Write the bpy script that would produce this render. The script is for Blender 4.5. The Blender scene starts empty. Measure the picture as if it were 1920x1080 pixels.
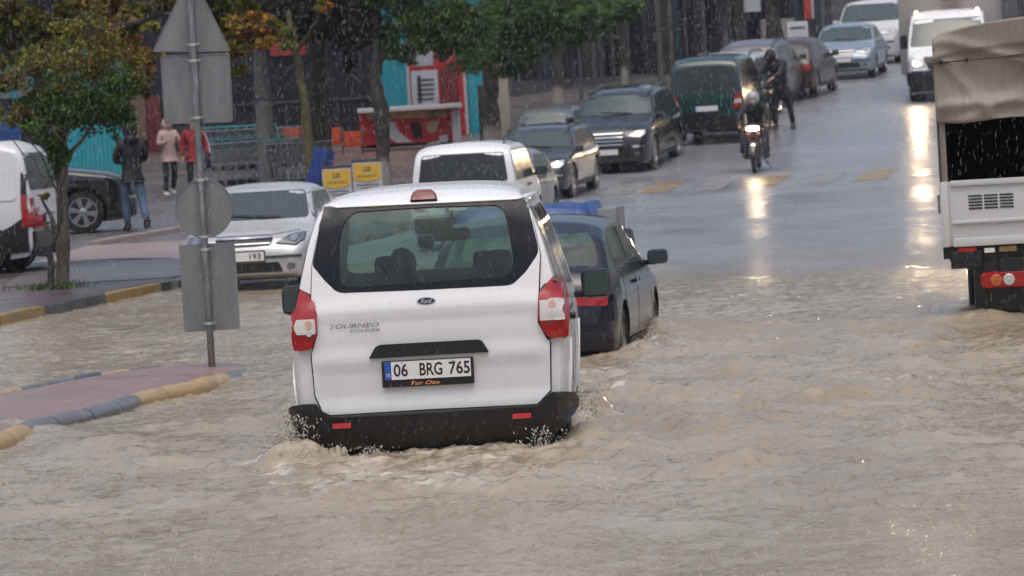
import bpy, bmesh, math, random
import numpy as np
from mathutils import Vector, Matrix, Euler
from mathutils.bvhtree import BVHTree
from mathutils.geometry import delaunay_2d_cdt
random.seed(7)
rng = np.random.default_rng(11)
S = bpy.context.scene
COL = S.collection
PI = math.pi

# ------------------------------------------------------------------ camera, sky, light, exposure
FPX = 9600.0                       # focal length in pixels of a 1920 px wide frame
ROLL = math.radians(3.3)
PITCH = math.atan(350 / FPX)
CAMZ = 2.16
cam_d = bpy.data.cameras.new('camera')
cam = bpy.data.objects.new('camera', cam_d)
COL.objects.link(cam)
cam_d.sensor_width = 36
cam_d.lens = 36 * FPX / 1920
cam_d.clip_start = 0.5
cam_d.clip_end = 3000
cam.location = (0, 0, CAMZ)
cam.rotation_euler = (Matrix.Rotation(PI / 2 - PITCH, 3, 'X') @ Matrix.Rotation(-ROLL, 3, 'Z')).to_euler()
cam_d.dof.use_dof = True
cam_d.dof.focus_distance = 33.0
cam_d.dof.aperture_fstop = 8.0
S.camera = cam

W = bpy.data.worlds.new('World')
S.world = W
W.use_nodes = True
wn = W.node_tree
wn.nodes.clear()
SUN_EL, SUN_ROT = math.radians(74), math.radians(180)
sky = wn.nodes.new('ShaderNodeTexSky')
sky.sky_type = 'NISHITA'
sky.sun_disc = False
sky.sun_elevation = SUN_EL
sky.sun_rotation = SUN_ROT
sky.dust_density = 6
sky.air_density = 1.0
hs = wn.nodes.new('ShaderNodeHueSaturation')     # overcast: the blue goes out of the sky
hs.inputs['Saturation'].default_value = 0.92
bg = wn.nodes.new('ShaderNodeBackground')
bg.inputs['Strength'].default_value = 0.10
wo = wn.nodes.new('ShaderNodeOutputWorld')
wn.links.new(sky.outputs[0], hs.inputs['Color'])
wn.links.new(hs.outputs[0], bg.inputs['Color'])
wn.links.new(bg.outputs[0], wo.inputs['Surface'])

sd = bpy.data.lights.new('sun', 'SUN')
sd.energy = 0.5
sd.angle = math.radians(60)
sd.color = (1.0, 0.99, 0.97)
sun = bpy.data.objects.new('sun', sd)
COL.objects.link(sun)
_az = SUN_ROT
_dir = Vector((math.sin(_az) * math.cos(SUN_EL), math.cos(_az) * math.cos(SUN_EL), math.sin(SUN_EL)))
sun.rotation_euler = _dir.to_track_quat('Z', 'Y').to_euler()
S.view_settings.view_transform = 'Standard'
S.view_settings.look = 'None'
S.view_settings.exposure = 0.68
S.view_settings.gamma = 1
S.view_settings.use_curve_mapping = False
S.cycles.max_bounces = 8
S.cycles.transparent_max_bounces = 24
S.cycles.sample_clamp_indirect = 6
S.cycles.caustics_reflective = False
S.cycles.caustics_refractive = False
S.cycles.use_denoising = True

# ------------------------------------------------------------------ placing helpers
CR, SR = math.cos(ROLL), math.sin(ROLL)
def uv(px, py):
    u, v = px - 960, 540 - py
    return u * CR + v * SR, v * CR - u * SR
def at(px, py, D):
    u, v = uv(px, py)
    dy = FPX * math.cos(PITCH) + v * math.sin(PITCH)
    dz = -FPX * math.sin(PITCH) + v * math.cos(PITCH)
    return Vector((u / dy * D, D, CAMZ + dz / dy * D))
def gp(px, py, z=0.0):
    u, v = uv(px, py)
    dy = FPX * math.cos(PITCH) + v * math.sin(PITCH)
    dz = -FPX * math.sin(PITCH) + v * math.cos(PITCH)
    t = (z - CAMZ) / dz
    return Vector((u * t, dy * t, z))
def interp(x, pts):
    return float(np.interp(x, [p[0] for p in pts], [p[1] for p in pts]))
def sstep(a, b, x):
    t = np.clip((np.asarray(x, dtype=float) - a) / (b - a), 0, 1)
    return t * t * (3 - 2 * t)
# the lie of the land
KERB = [(-60, -22), (20, -11.5), (50, -6.8), (56.8, -5.75), (66, -4.3), (82, -1.95), (100, -0.35), (107, 1.1), (112, 2.9), (125, 5.6), (135, 7.6), (150, 9.9), (200, 17.5), (400, 48)]
ZR = [(-60, -0.2), (25, -0.14), (40, -0.12), (50, -0.085), (56, -0.03), (58, 0.0), (64, 0.03), (80, 0.1), (90, 0.12), (100, 0.21), (107, 0.52), (112.5, .98), (123, 1.55), (135, 2.25), (142, 2.58), (150, 2.85), (165, 3.3), (200, 4.2), (260, 5.5), (400, 7)]
ZL = [(-60, -0.1), (40, 0.02), (54, 0.10), (66, 0.12), (72, 0.15), (85, 0.35), (100, 0.42), (113, 0.50), (117, 0.66), (127, 1.2), (131, 1.35), (150, 2.2), (165, 2.9), (200, 4.1), (260, 5.5), (400, 7)]
def kerb_x(y):
    return np.interp(y, [p[0] for p in KERB], [p[1] for p in KERB])
def G(x, y):
    """height of the paved ground"""
    x = np.asarray(x, dtype=float); y = np.asarray(y, dtype=float)
    zr = np.interp(y, [p[0] for p in ZR], [p[1] for p in ZR])
    zl = np.interp(y, [p[0] for p in ZL], [p[1] for p in ZL])
    zr = zr - 0.11 * sstep(0.5, -2.5, x) * (1 - sstep(66, 80, y)) * sstep(46, 54, y)
    k = kerb_x(y)
    near = y < 74
    a = np.where(near, np.where(x < k - 0.02, 1.0, 0.0), sstep(k + 0.2, k - 3.0, x))
    return zr * (1 - a) + zl * a
def g1(x, y):
    return float(G(x, y))

# ------------------------------------------------------------------ object helpers
def link(o, parent=None):
    COL.objects.link(o)
    if parent is not None:
        o.parent = parent
    return o
def mesh_obj(name, verts, faces, mat=None, parent=None, smooth=False, mats=None, fm=None):
    me = bpy.data.meshes.new(name)
    me.from_pydata([tuple(v) for v in verts], [], [tuple(f) for f in faces])
    if mats:
        for m in mats: me.materials.append(m)
        if fm is not None: me.polygons.foreach_set('material_index', fm)
    elif mat: me.materials.append(mat)
    if smooth: me.polygons.foreach_set('use_smooth', [True] * len(me.polygons))
    me.update()
    return link(bpy.data.objects.new(name, me), parent)
def bm_obj(name, bm, mat=None, parent=None, smooth=False, ang=None):
    me = bpy.data.meshes.new(name)
    bmesh.ops.recalc_face_normals(bm, faces=bm.faces)
    bm.to_mesh(me); bm.free()
    if mat: me.materials.append(mat)
    if smooth or ang:
        me.polygons.foreach_set('use_smooth', [True] * len(me.polygons))
        if ang: me.set_sharp_from_angle(angle=math.radians(ang))
    return link(bpy.data.objects.new(name, me), parent)
def tag(o, label=None, cat=None, group=None, kind=None):
    if label: o['label'] = label
    if cat: o['category'] = cat
    if group: o['group'] = group
    if kind: o['kind'] = kind
    return o
def root(name, loc, rz=0.0, label=None, cat=None, group=None, rx=0.0):
    o = bpy.data.objects.new(name, None)
    o.empty_display_size = 0.2
    COL.objects.link(o)
    o.location = loc
    o.rotation_euler = (rx, 0, rz)
    return tag(o, label, cat, group)
def copy_tree(o, parent=None):
    c = o.copy(); COL.objects.link(c); c.parent = parent
    for ch in list(o.children):
        copy_tree(ch, c)
    return c
def add_box(bm, c, s, rot=None, bev=0.0):
    r = bmesh.ops.create_cube(bm, size=1.0)
    M = Matrix.Translation(c) @ ((rot.to_4x4() if rot else Matrix.Identity(4)) @ Matrix.Diagonal((s[0], s[1], s[2], 1)))
    bmesh.ops.transform(bm, matrix=M, verts=r['verts'])
    if bev:
        es = list({e for v in r['verts'] for e in v.link_edges})
        bmesh.ops.bevel(bm, geom=es, offset=bev, segments=2, profile=0.6, affect='EDGES')
def add_tube(bm, pts, radii, n=8, cap=True, squash=None):
    pts = [Vector(p) for p in pts]
    if not hasattr(radii, '__len__'): radii = [radii] * len(pts)
    rings = []
    prev = None
    for i, p in enumerate(pts):
        if i == 0: t = pts[1] - p
        elif i == len(pts) - 1: t = p - pts[i - 1]
        else: t = (pts[i + 1] - pts[i - 1])
        t.normalize()
        if prev is None:
            a = Vector((1, 0, 0)) if abs(t.x) < 0.9 else Vector((0, 1, 0))
            n1 = t.cross(a).normalized()
        else:
            n1 = (prev - t * prev.dot(t)).normalized()
        prev = n1
        n2 = t.cross(n1)
        rings.append([bm.verts.new(p + (n1 * math.cos(2 * PI * k / n) + n2 * math.sin(2 * PI * k / n)) * radii[i]) for k in range(n)])
    for a, b in zip(rings[:-1], rings[1:]):
        for k in range(n):
            bm.faces.new((a[k], a[(k + 1) % n], b[(k + 1) % n], b[k]))
    if cap:
        bm.faces.new(rings[0][::-1]); bm.faces.new(rings[-1])
def add_lathe(bm, prof, axis='Z', c=(0, 0, 0), n=20, closed=True):
    rings = []
    for r, h in prof:
        ring = []
        for k in range(n):
            a = 2 * PI * k / n
            x, y = r * math.cos(a), r * math.sin(a)
            p = {'Z': (x, y, h), 'X': (h, x, y), 'Y': (x, h, y)}[axis]
            ring.append(bm.verts.new(Vector(p) + Vector(c)))
        rings.append(ring)
    for a, b in zip(rings[:-1], rings[1:]):
        for k in range(n):
            bm.faces.new((a[k], a[(k + 1) % n], b[(k + 1) % n], b[k]))
    if closed:
        bm.faces.new(rings[0][::-1]); bm.faces.new(rings[-1])
def add_ico(bm, c, r, sub=2, s=(1, 1, 1), rot=None):
    q = bmesh.ops.create_icosphere(bm, subdivisions=sub, radius=r)
    M = Matrix.Translation(c) @ (rot.to_4x4() if rot else Matrix.Identity(4)) @ Matrix.Diagonal((s[0], s[1], s[2], 1))
    bmesh.ops.transform(bm, matrix=M, verts=q['verts'])
def box(name, c, s, mat, parent=None, rot=None, bev=0.0):
    bm = bmesh.new(); add_box(bm, Vector(c), s, rot, bev)
    return bm_obj(name, bm, mat, parent, ang=40 if bev else None)
def tube(name, pts, r, mat, parent=None, n=8):
    bm = bmesh.new(); add_tube(bm, pts, r, n)
    return bm_obj(name, bm, mat, parent, ang=50)
def chaikin(pts, it=1, closed=True):
    for _ in range(it):
        q = []
        m = len(pts)
        for i in range(m):
            a, b = pts[i], pts[(i + 1) % m]
            q += [(a[0] * .75 + b[0] * .25, a[1] * .75 + b[1] * .25), (a[0] * .25 + b[0] * .75, a[1] * .25 + b[1] * .75)]
        pts = q
    return pts
def rounded(pts, r, n=4):
    out = []
    m = len(pts)
    for i in range(m):
        p0, p, p1 = Vector(pts[i - 1]), Vector(pts[i]), Vector(pts[(i + 1) % m])
        a = p0 - p; b = p1 - p
        d = min(r, a.length * .45, b.length * .45)
        A = p + a.normalized() * d; B = p + b.normalized() * d
        for k in range(n + 1):
            t = k / n
            out.append(tuple((A * (1 - t) + p * t) * (1 - t) + (p * (1 - t) + B * t) * t))
    return out
def inpoly(x, y, poly):
    c = False
    j = len(poly) - 1
    for i in range(len(poly)):
        xi, yi = poly[i]; xj, yj = poly[j]
        if (yi > y) != (yj > y) and x < (xj - xi) * (y - yi) / (yj - yi + 1e-12) + xi: c = not c
        j = i
    return c
def dens(poly, g):
    out = []
    for i in range(len(poly)):
        a, b = Vector(poly[i]), Vector(poly[(i + 1) % len(poly)])
        n = max(1, int((b - a).length / g))
        for k in range(n): out.append(tuple(a.lerp(b, k / n)))
    return out
def tri2d(outer, holes=(), g=0.08):
    loops = [dens(outer, g)] + [dens(h, g) for h in holes]
    vs, es = [], []
    for lp in loops:
        s = len(vs)
        vs += [Vector(p) for p in lp]
        es += [(s + i, s + (i + 1) % len(lp)) for i in range(len(lp))]
    nb = len(vs)
    xs = [p[0] for p in loops[0]]; ys = [p[1] for p in loops[0]]
    x = min(xs) + g * .5
    while x < max(xs):
        y = min(ys) + g * .5
        while y < max(ys):
            if inpoly(x, y, loops[0]) and not any(inpoly(x, y, h) for h in loops[1:]):
                if all((Vector((x, y)) - v).length > g * .45 for v in vs[:nb]): vs.append(Vector((x, y)))
            y += g
        x += g
    r = delaunay_2d_cdt(vs, es, [], 0, 1e-5)
    ov, of = r[0], r[2]
    fs = []
    for f in of:
        cx = sum(ov[i].x for i in f) / len(f); cy = sum(ov[i].y for i in f) / len(f)
        if inpoly(cx, cy, loops[0]) and not any(inpoly(cx, cy, h) for h in loops[1:]): fs.append(tuple(f))
    return ov, fs
def patch(name, bvh, view, outer, mat, parent, off=0.005, holes=(), g=0.08, rim=0.01, smooth=True, disp=None):
    """a panel cut to an outline and laid on a body; view: R rear, F front, Q right flank, L left flank, T top"""
    ov, fs = tri2d(outer, holes, g)
    V = []
    for p in ov:
        if view == 'R': o, d = Vector((p.x, -6, p.y)), Vector((0, 1, 0))
        elif view == 'F': o, d = Vector((p.x, 12, p.y)), Vector((0, -1, 0))
        elif view == 'Q': o, d = Vector((5, p.x, p.y)), Vector((-1, 0, 0))
        elif view == 'L': o, d = Vector((-5, p.x, p.y)), Vector((1, 0, 0))
        else: o, d = Vector((p.x, p.y, 9)), Vector((0, 0, -1))
        h, nrm, _, _ = bvh.ray_cast(o, d)
        if h is None:
            mid = o + d * (6 if view in 'R' else 5)
            h, nrm, _, _ = bvh.find_nearest(mid)
        if nrm.dot(d) > 0: nrm = -nrm
        dd = disp(p.x, p.y) if disp else 0
        V.append((h, nrm, off + dd))
    bm = bmesh.new()
    bv = [bm.verts.new(h + n * o_) for h, n, o_ in V]
    for f in fs:
        try: bm.faces.new([bv[i] for i in f])
        except ValueError: pass
    if rim:
        be = [e for e in bm.edges if e.is_boundary]
        idx = {v: i for i, v in enumerate(bv)}
        low = {}
        for e in be:
            for v in e.verts:
                if v not in low:
                    h, n, o_ = V[idx[v]]
                    low[v] = bm.verts.new(h + n * (o_ - rim))
        for e in be:
            a, b = e.verts
            try: bm.faces.new((a, b, low[b], low[a]))
            except ValueError: pass
    for v in [v for v in bm.verts if not v.link_faces]: bm.verts.remove(v)
    bmesh.ops.recalc_face_normals(bm, faces=bm.faces)
    o = bm_obj(name, bm, mat, parent, ang=50 if smooth else None)
    return o
def strip(name, bvh, view, pts, w, mat, parent, off=0.002):
    """thin line laid on a body (seams, trims)"""
    o = []
    q = []
    for i, p in enumerate(pts):
        a = Vector(pts[max(i - 1, 0)]); b = Vector(pts[min(i + 1, len(pts) - 1)])
        t = (b - a).normalized(); n = Vector((-t.y, t.x)) * w / 2
        o.append(tuple(Vector(p) + n)); q.append(tuple(Vector(p) - n))
    return patch(name, bvh, view, o + q[::-1], mat, parent, off=off, g=0.1, rim=0.004)
_tc = {}
def text(name, body, mat, parent, loc, rot, width=None, height=None, depth=0.001, shear=0.0, bold=0.0):
    cu = bpy.data.curves.new('text', 'FONT')
    cu.body = body; cu.align_x = 'CENTER'; cu.align_y = 'CENTER'; cu.size = 1; cu.extrude = 0.0; cu.shear = shear; cu.offset = bold
    cu.resolution_u = 3
    t = bpy.data.objects.new('t', cu)
    COL.objects.link(t)
    bpy.context.view_layer.update()
    me = bpy.data.meshes.new_from_object(t.evaluated_get(bpy.context.evaluated_depsgraph_get()))
    bpy.data.objects.remove(t)
    co = np.array([v.co for v in me.vertices])
    mn, mx = co.min(0), co.max(0)
    sx = width / (mx[0] - mn[0]) if width else None
    sy = height / (mx[1] - mn[1]) if height else None
    sx = sx or sy; sy = sy or sx
    c = (mn + mx) / 2
    M = Matrix.LocRotScale(Vector(loc), Euler(rot), Vector((1, 1, 1))) @ Matrix.Diagonal((sx, sy, 1, 1)) @ Matrix.Translation((-c[0], -c[1], 0))
    me.transform(M)
    me.name = name
    me.materials.clear(); me.materials.append(mat)
    return link(bpy.data.objects.new(name, me), parent)

# ------------------------------------------------------------------ materials
def nt_mat(name):
    m = bpy.data.materials.new(name); m.use_nodes = True
    nt = m.node_tree
    return m, nt, nt.nodes['Principled BSDF']
def node(nt, t, **k):
    n = nt.nodes.new(t)
    for a, b in k.items():
        if a.startswith('i_'): n.inputs[a[2:].replace('_', ' ')].default_value = b
        else: setattr(n, a, b)
    return n
def ramp(nt, fac, stops):
    r = nt.nodes.new('ShaderNodeValToRGB')
    e = r.color_ramp.elements
    while len(e) < len(stops): e.new(0.5)
    for k, (p, c) in enumerate(stops):
        e[k].position = p
        e[k].color = (c[0], c[1], c[2], 1) if hasattr(c, '__len__') else (c, c, c, 1)
    nt.links.new(fac, r.inputs[0])
    return r.outputs[0]
def coords(nt, kind='Object', scale=(1, 1, 1)):
    tc = nt.nodes.new('ShaderNodeTexCoord'); mp = nt.nodes.new('ShaderNodeMapping')
    mp.inputs['Scale'].default_value = scale
    nt.links.new(tc.outputs[kind], mp.inputs[0])
    return mp.outputs[0]
def noise(nt, vec, scale, detail=4, rough=.55):
    n = node(nt, 'ShaderNodeTexNoise', i_Scale=scale, i_Detail=detail, i_Roughness=rough)
    nt.links.new(vec, n.inputs['Vector'])
    return n.outputs['Fac']
def mixc(nt, fac, a, b, mode='MIX'):
    m = nt.nodes.new('ShaderNodeMix'); m.data_type = 'RGBA'; m.blend_type = mode
    for sock, v in ((m.inputs[0], fac), (m.inputs[6], a), (m.inputs[7], b)):
        if hasattr(v, 'is_linked') or hasattr(v, 'links'): nt.links.new(v, sock)
        elif hasattr(v, '__len__'): sock.default_value = (v[0], v[1], v[2], 1)
        else: sock.default_value = v
    return m.outputs[2]
def bump(nt, p, h, strength=.3, dist=.01, prev=None):
    b = nt.nodes.new('ShaderNodeBump'); b.inputs['Strength'].default_value = strength; b.inputs['Distance'].default_value = dist
    nt.links.new(h, b.inputs['Height'])
    if prev is not None: nt.links.new(prev, b.inputs['Normal'])
    if p is not None: nt.links.new(b.outputs[0], p.inputs['Normal'])
    return b.outputs[0]
def simple(name, c, rough=.5, metal=0, coat=0, var=.0, vs=6, b=0, bs=40, emis=None, es=0, spec=.5, dirt=None):
    m, nt, p = nt_mat(name)
    p.inputs['Roughness'].default_value = rough
    p.inputs['Metallic'].default_value = metal
    p.inputs['Coat Weight'].default_value = coat
    p.inputs['Coat Roughness'].default_value = .06
    p.inputs['Specular IOR Level'].default_value = spec
    co = None
    col = None
    if var or b or dirt: co = coords(nt)
    if var:
        f = noise(nt, co, vs)
        col = mixc(nt, f, tuple(x * (1 - var) for x in c), tuple(min(1, x * (1 + var)) for x in c))
    if dirt:
        f = noise(nt, co, 5, 6, .65)
        g = ramp(nt, f, [(.45, 0), (.75, dirt[1])])
        col = mixc(nt, g, col if col is not None else c, dirt[0])
    if col is not None: nt.links.new(col, p.inputs['Base Color'])
    else: p.inputs['Base Color'].default_value = (*c, 1)
    if b: bump(nt, p, noise(nt, co, bs), b, .01)
    if emis:
        p.inputs['Emission Color'].default_value = (*emis, 1)
        p.inputs['Emission Strength'].default_value = es
    return m
def paint(name, c, rough=.28, dirt=.35, metal=0.0, film=.2, coat=.45):
    """car paint under rain: beads, runs and road dirt towards the sills"""
    m, nt, p = nt_mat(name)
    co = coords(nt)
    sep = nt.nodes.new('ShaderNodeSeparateXYZ'); nt.links.new(co, sep.inputs[0])
    h = node(nt, 'ShaderNodeMapRange'); nt.links.new(sep.outputs[2], h.inputs[0])
    h.inputs[1].default_value = .85; h.inputs[2].default_value = .2; h.inputs[3].default_value = .04; h.inputs[4].default_value = .9
    f = noise(nt, coords(nt, scale=(1, 1, .5)), 9, 6, .65)
    mul = node(nt, 'ShaderNodeMath', operation='MULTIPLY'); nt.links.new(h.outputs[0], mul.inputs[0]); nt.links.new(f, mul.inputs[1])
    mul2 = node(nt, 'ShaderNodeMath', operation='MULTIPLY'); nt.links.new(mul.outputs[0], mul2.inputs[0]); mul2.inputs[1].default_value = dirt
    col = mixc(nt, mul2.outputs[0], c, (.16, .13, .10))
    nt.links.new(col, p.inputs['Base Color'])
    p.inputs['Metallic'].default_value = metal
    r = noise(nt, coords(nt, scale=(1, 1, .35)), 30, 4)
    mr = node(nt, 'ShaderNodeMapRange'); nt.links.new(r, mr.inputs[0])
    mr.inputs[1].default_value = .3; mr.inputs[2].default_value = .7; mr.inputs[3].default_value = rough * .7; mr.inputs[4].default_value = rough * 1.5
    nt.links.new(mr.outputs[0], p.inputs['Roughness'])
    p.inputs['Coat Weight'].default_value = coat
    p.inputs['Specular IOR Level'].default_value = .35
    p.inputs['Coat Roughness'].default_value = .07
    vo = node(nt, 'ShaderNodeTexVoronoi', i_Scale=70.0); nt.links.new(co, vo.inputs['Vector'])
    dr = ramp(nt, vo.outputs['Distance'], [(.0, 1.0), (.28, 0.0)])
    bump(nt, p, dr, film, .003)
    return m
def glass_dark(name, c=(.02, .026, .028), rough=.06, drops=.35, spec=.5, coat=.6):
    m, nt, p = nt_mat(name)
    p.inputs['Base Color'].default_value = (*c, 1)
    p.inputs['Roughness'].default_value = rough
    p.inputs['Coat Weight'].default_value = coat
    p.inputs['Specular IOR Level'].default_value = spec
    co = coords(nt)
    vo = node(nt, 'ShaderNodeTexVoronoi', i_Scale=45.0); nt.links.new(co, vo.inputs['Vector'])
    dr = ramp(nt, vo.outputs['Distance'], [(.0, 1.0), (.3, 0.0)])
    n = noise(nt, coords(nt, scale=(1, 1, .4)), 3, 3)
    b1 = bump(nt, None, n, .25, .02)
    bump(nt, p, dr, drops, .004, b1)
    return m
def glass_clear(name, tint=(.62, .78, .72), refl=.9, film=.10):
    m = bpy.data.materials.new(name); m.use_nodes = True
    nt = m.node_tree; nt.nodes.clear()
    out = node(nt, 'ShaderNodeOutputMaterial')
    tr = node(nt, 'ShaderNodeBsdfTransparent'); tr.inputs[0].default_value = (*tint, 1)
    gl = node(nt, 'ShaderNodeBsdfGlossy'); gl.inputs['Roughness'].default_value = .05; gl.inputs[0].default_value = (refl, refl, refl, 1)
    di = node(nt, 'ShaderNodeBsdfDiffuse'); di.inputs[0].default_value = (.40, .55, .50, 1)
    co = coords(nt)
    vo = node(nt, 'ShaderNodeTexVoronoi', i_Scale=60.0); nt.links.new(co, vo.inputs['Vector'])
    dr = ramp(nt, vo.outputs['Distance'], [(.0, 1.0), (.25, 0.0)])
    b = bump(nt, None, dr, .5, .004)
    nt.links.new(b, gl.inputs['Normal'])
    lf = node(nt, 'ShaderNodeLayerWeight'); nt.links.new(b, lf.inputs['Normal'])   # the same from both sides of the pane
    pw = node(nt, 'ShaderNodeMath', operation='POWER'); nt.links.new(lf.outputs['Facing'], pw.inputs[0]); pw.inputs[1].default_value = 4.5
    lw = node(nt, 'ShaderNodeMath', operation='MULTIPLY_ADD'); nt.links.new(pw.outputs[0], lw.inputs[0]); lw.inputs[1].default_value = .9; lw.inputs[2].default_value = .035
    mx0 = node(nt, 'ShaderNodeMixShader')           # the film of water on the pane
    f = noise(nt, coords(nt, scale=(1, 1, .3)), 14, 5, .6)
    fr = ramp(nt, f, [(.3, film * .3), (.75, film * 1.3)])
    nt.links.new(fr, mx0.inputs[0]); nt.links.new(tr.outputs[0], mx0.inputs[1]); nt.links.new(di.outputs[0], mx0.inputs[2])
    mx = node(nt, 'ShaderNodeMixShader')
    nt.links.new(lw.outputs[0], mx.inputs[0]); nt.links.new(mx0.outputs[0], mx.inputs[1]); nt.links.new(gl.outputs[0], mx.inputs[2])
    nt.links.new(mx.outputs[0], out.inputs[0])
    return m
M = {}
M['white'] = paint('white_paint', (.72, .73, .75), .3, .30)
M['white2'] = paint('weathered_white_paint', (.56, .57, .57), .4, .35)
M['silver'] = paint('silver_paint', (.52, .53, .54), .3, .4, .3)
M['bluesilver'] = paint('pale_blue_silver_paint', (.30, .36, .43), .3, .4, .4)
M['dullsilver'] = paint('dull_silver_paint', (.24, .245, .25), .3, .4, .3)
M['grey'] = paint('grey_paint', (.16, .165, .18), .3, .3, .5)
M['darkgrey'] = paint('dark_grey_paint', (.045, .048, .056), .18, .25, .5, .08, .7)
M['black'] = paint('black_paint', (.010, .011, .014), .14, .25, 0, .07, .7)
M['navy'] = paint('navy_paint', (.006, .008, .022), .14, .12, 0, .07, .35)
M['green'] = paint('dark_green_paint', (.005, .038, .038), .18, .2, 0, .08, .6)
M['maroon'] = paint('maroon_paint', (.045, .018, .02), .3, .3)
M['glass'] = glass_dark('dark_car_glass', spec=.45, coat=.1)
M['glasst'] = glass_dark('tinted_glass', (.030, .033, .038), .12, .2, .4, 0)
M['glassg'] = glass_dark('greenish_windscreen_glass', (.045, .07, .07), .08, .25, .4, .15)
M['clear'] = glass_clear('clear_glass', (.56, .74, .67), .9, .045)
M['clearg'] = glass_clear('green_glass', (.60, .80, .76), .9, .10)
M['frit'] = glass_dark('black_glass_border', (.007, .008, .013), .10, .08, .28, 0)
M['plastic'] = simple('black_plastic', (.012, .012, .013), .38, b=.12, bs=90)
M['trim'] = simple('grey_trim', (.05, .05, .052), .45)
M['rubber'] = simple('wet_rubber', (.012, .012, .012), .35, var=.2)
M['rim'] = simple('alloy_rim', (.45, .46, .47), .3, 1, var=.1)
M['chrome'] = simple('chrome', (.75, .76, .78), .12, 1)
M['dark'] = simple('unlit_interior', (.012, .013, .014), .8)
M['cabin'] = simple('cabin_lining', (.07, .075, .075), .85)
M['seat'] = simple('seat_cloth', (.02, .022, .024), .9, b=.2)
M['red'] = simple('red_lamp', (.33, .004, .008), .12, coat=.6, b=.10, bs=120)
M['amber'] = simple('amber_lamp', (.48, .10, .015), .15, coat=1, b=.2, bs=120)
M['clearlamp'] = simple('clear_lamp', (.62, .60, .58), .12, .3, coat=1, b=.5, bs=60)
M['darklamp'] = simple('smoked_lamp', (.14, .14, .14), .1, .3, coat=1, b=.5, bs=60)
M['plate'] = simple('plate_white', (.74, .74, .72), .4, var=.05)
M['plateblue'] = simple('plate_blue', (.02, .09, .42), .4)
M['ink'] = simple('black_ink', (.01, .01, .012), .5)
M['orange_ink'] = simple('orange_ink', (.75, .30, .10), .5)
M['white_ink'] = simple('white_ink', (.75, .75, .75), .5)
M['blue_ink'] = simple('dark_blue_enamel', (.01, .03, .12), .2, coat=1)
M['lamp_on'] = simple('lit_headlamp', (.9, .9, .9), .3, emis=(1, .70, .40), es=1100)
M['moto_on'] = simple('lit_motorcycle_lamp', (.9, .9, .9), .3, emis=(1, .76, .50), es=95)
M['dim_on'] = simple('lit_sidelight', (.9, .9, .9), .3, emis=(1, .72, .42), es=45)
M['marker_on'] = simple('lit_marker_lamp', (.9, .7, .4), .3, emis=(1, .6, .3), es=7)
M['lens'] = simple('smooth_clear_lens', (.60, .57, .56), .12, coat=.8, b=.08, bs=90)
M['seam'] = simple('shadow_gap', (.01, .01, .012), .7)

# ------------------------------------------------------------------ vehicle bodies
def loft(L, W, H, top, hw, f, zb, stations, hole_inset=0.0, crown=.13, nf=12, nc=8, ymin=0.0):
    """closed skin: stations along the length, flank profile f(z/H), crown rounded to the centre line"""
    ys = [s * L for s in stations]
    if hole_inset:
        ys = [max(ymin + hole_inset, min(L - hole_inset, y)) for y in ys]
        ys = sorted(set(round(y, 4) for y in ys))
    V, F = [], []
    n = None
    for y in ys:
        t = y / L
        zt = interp(t, top) * H - hole_inset
        h = interp(t, hw) * W / 2
        b = interp(t, zb) + hole_inset * 2
        zt = max(zt, b + .08)
        cr = min(crown, (zt - b) * .4)
        ze = zt - cr
        pts = [(0, b)]
        for i in range(nf + 1):
            z = b + (ze - b) * i / nf
            e = min(1, (i / nf) * 6 + .9) if i == 0 else 1
            pts.append((max(.05, h * interp(z / H, f) * (.97 if i == 0 else 1) - hole_inset), z))
        xe = pts[-1][0]
        for k in range(1, nc + 1):
            a = k / nc * PI / 2
            pts.append((xe * math.cos(a) ** .75 if k < nc else 0, ze + cr * math.sin(a) ** .85))
        ring = pts + [(-p[0], p[1]) for p in pts[-2:0:-1]]
        n = len(ring)
        V += [(p[0], y, p[1]) for p in ring]
    m = len(ys)
    for i in range(m - 1):
        for k in range(n):
            F.append((i * n + k, i * n + (k + 1) % n, (i + 1) * n + (k + 1) % n, (i + 1) * n + k))
    half = len(pts)
    def cap(base, rev):
        # quads across left/right mirrored points
        out = []
        for k in range(0, half - 1):
            a, b_ = base + k, base + k + 1
            c = base + (n - k - 1) % n if k + 1 < half - 0 else None
            ra = base + (n - k) % n; rb = base + (n - k - 1) % n
            q = [a, b_, rb, ra]
            q2 = []
            for i_ in q:
                if i_ not in q2: q2.append(i_)
            if len(q2) >= 3: out.append(tuple(q2[::-1] if rev else q2))
        return out
    F += cap(0, False) + cap((m - 1) * n, True)
    return V, F
def boolean(target, cutters):
    par = target.parent
    target.parent = None            # cut in the body's own space
    for c in cutters:
        n0 = len(target.data.vertices)
        done = None
        for solver in ('MANIFOLD', 'EXACT'):
            md = target.modifiers.new('b', 'BOOLEAN'); md.operation = 'DIFFERENCE'; md.object = c; md.solver = solver
            if solver == 'EXACT': md.material_mode = 'TRANSFER'; md.use_hole_tolerant = True
            bpy.context.view_layer.update()
            me = bpy.data.meshes.new_from_object(target.evaluated_get(bpy.context.evaluated_depsgraph_get()))
            target.modifiers.clear()
            if len(me.vertices) not in (n0, 0):
                done = me; break
        if done: target.data = done
        else: print('CUT FAILED', target.parent.name if target.parent else target.name, n0)
        bpy.data.objects.remove(c)
    target.parent = par
    return target
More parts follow.
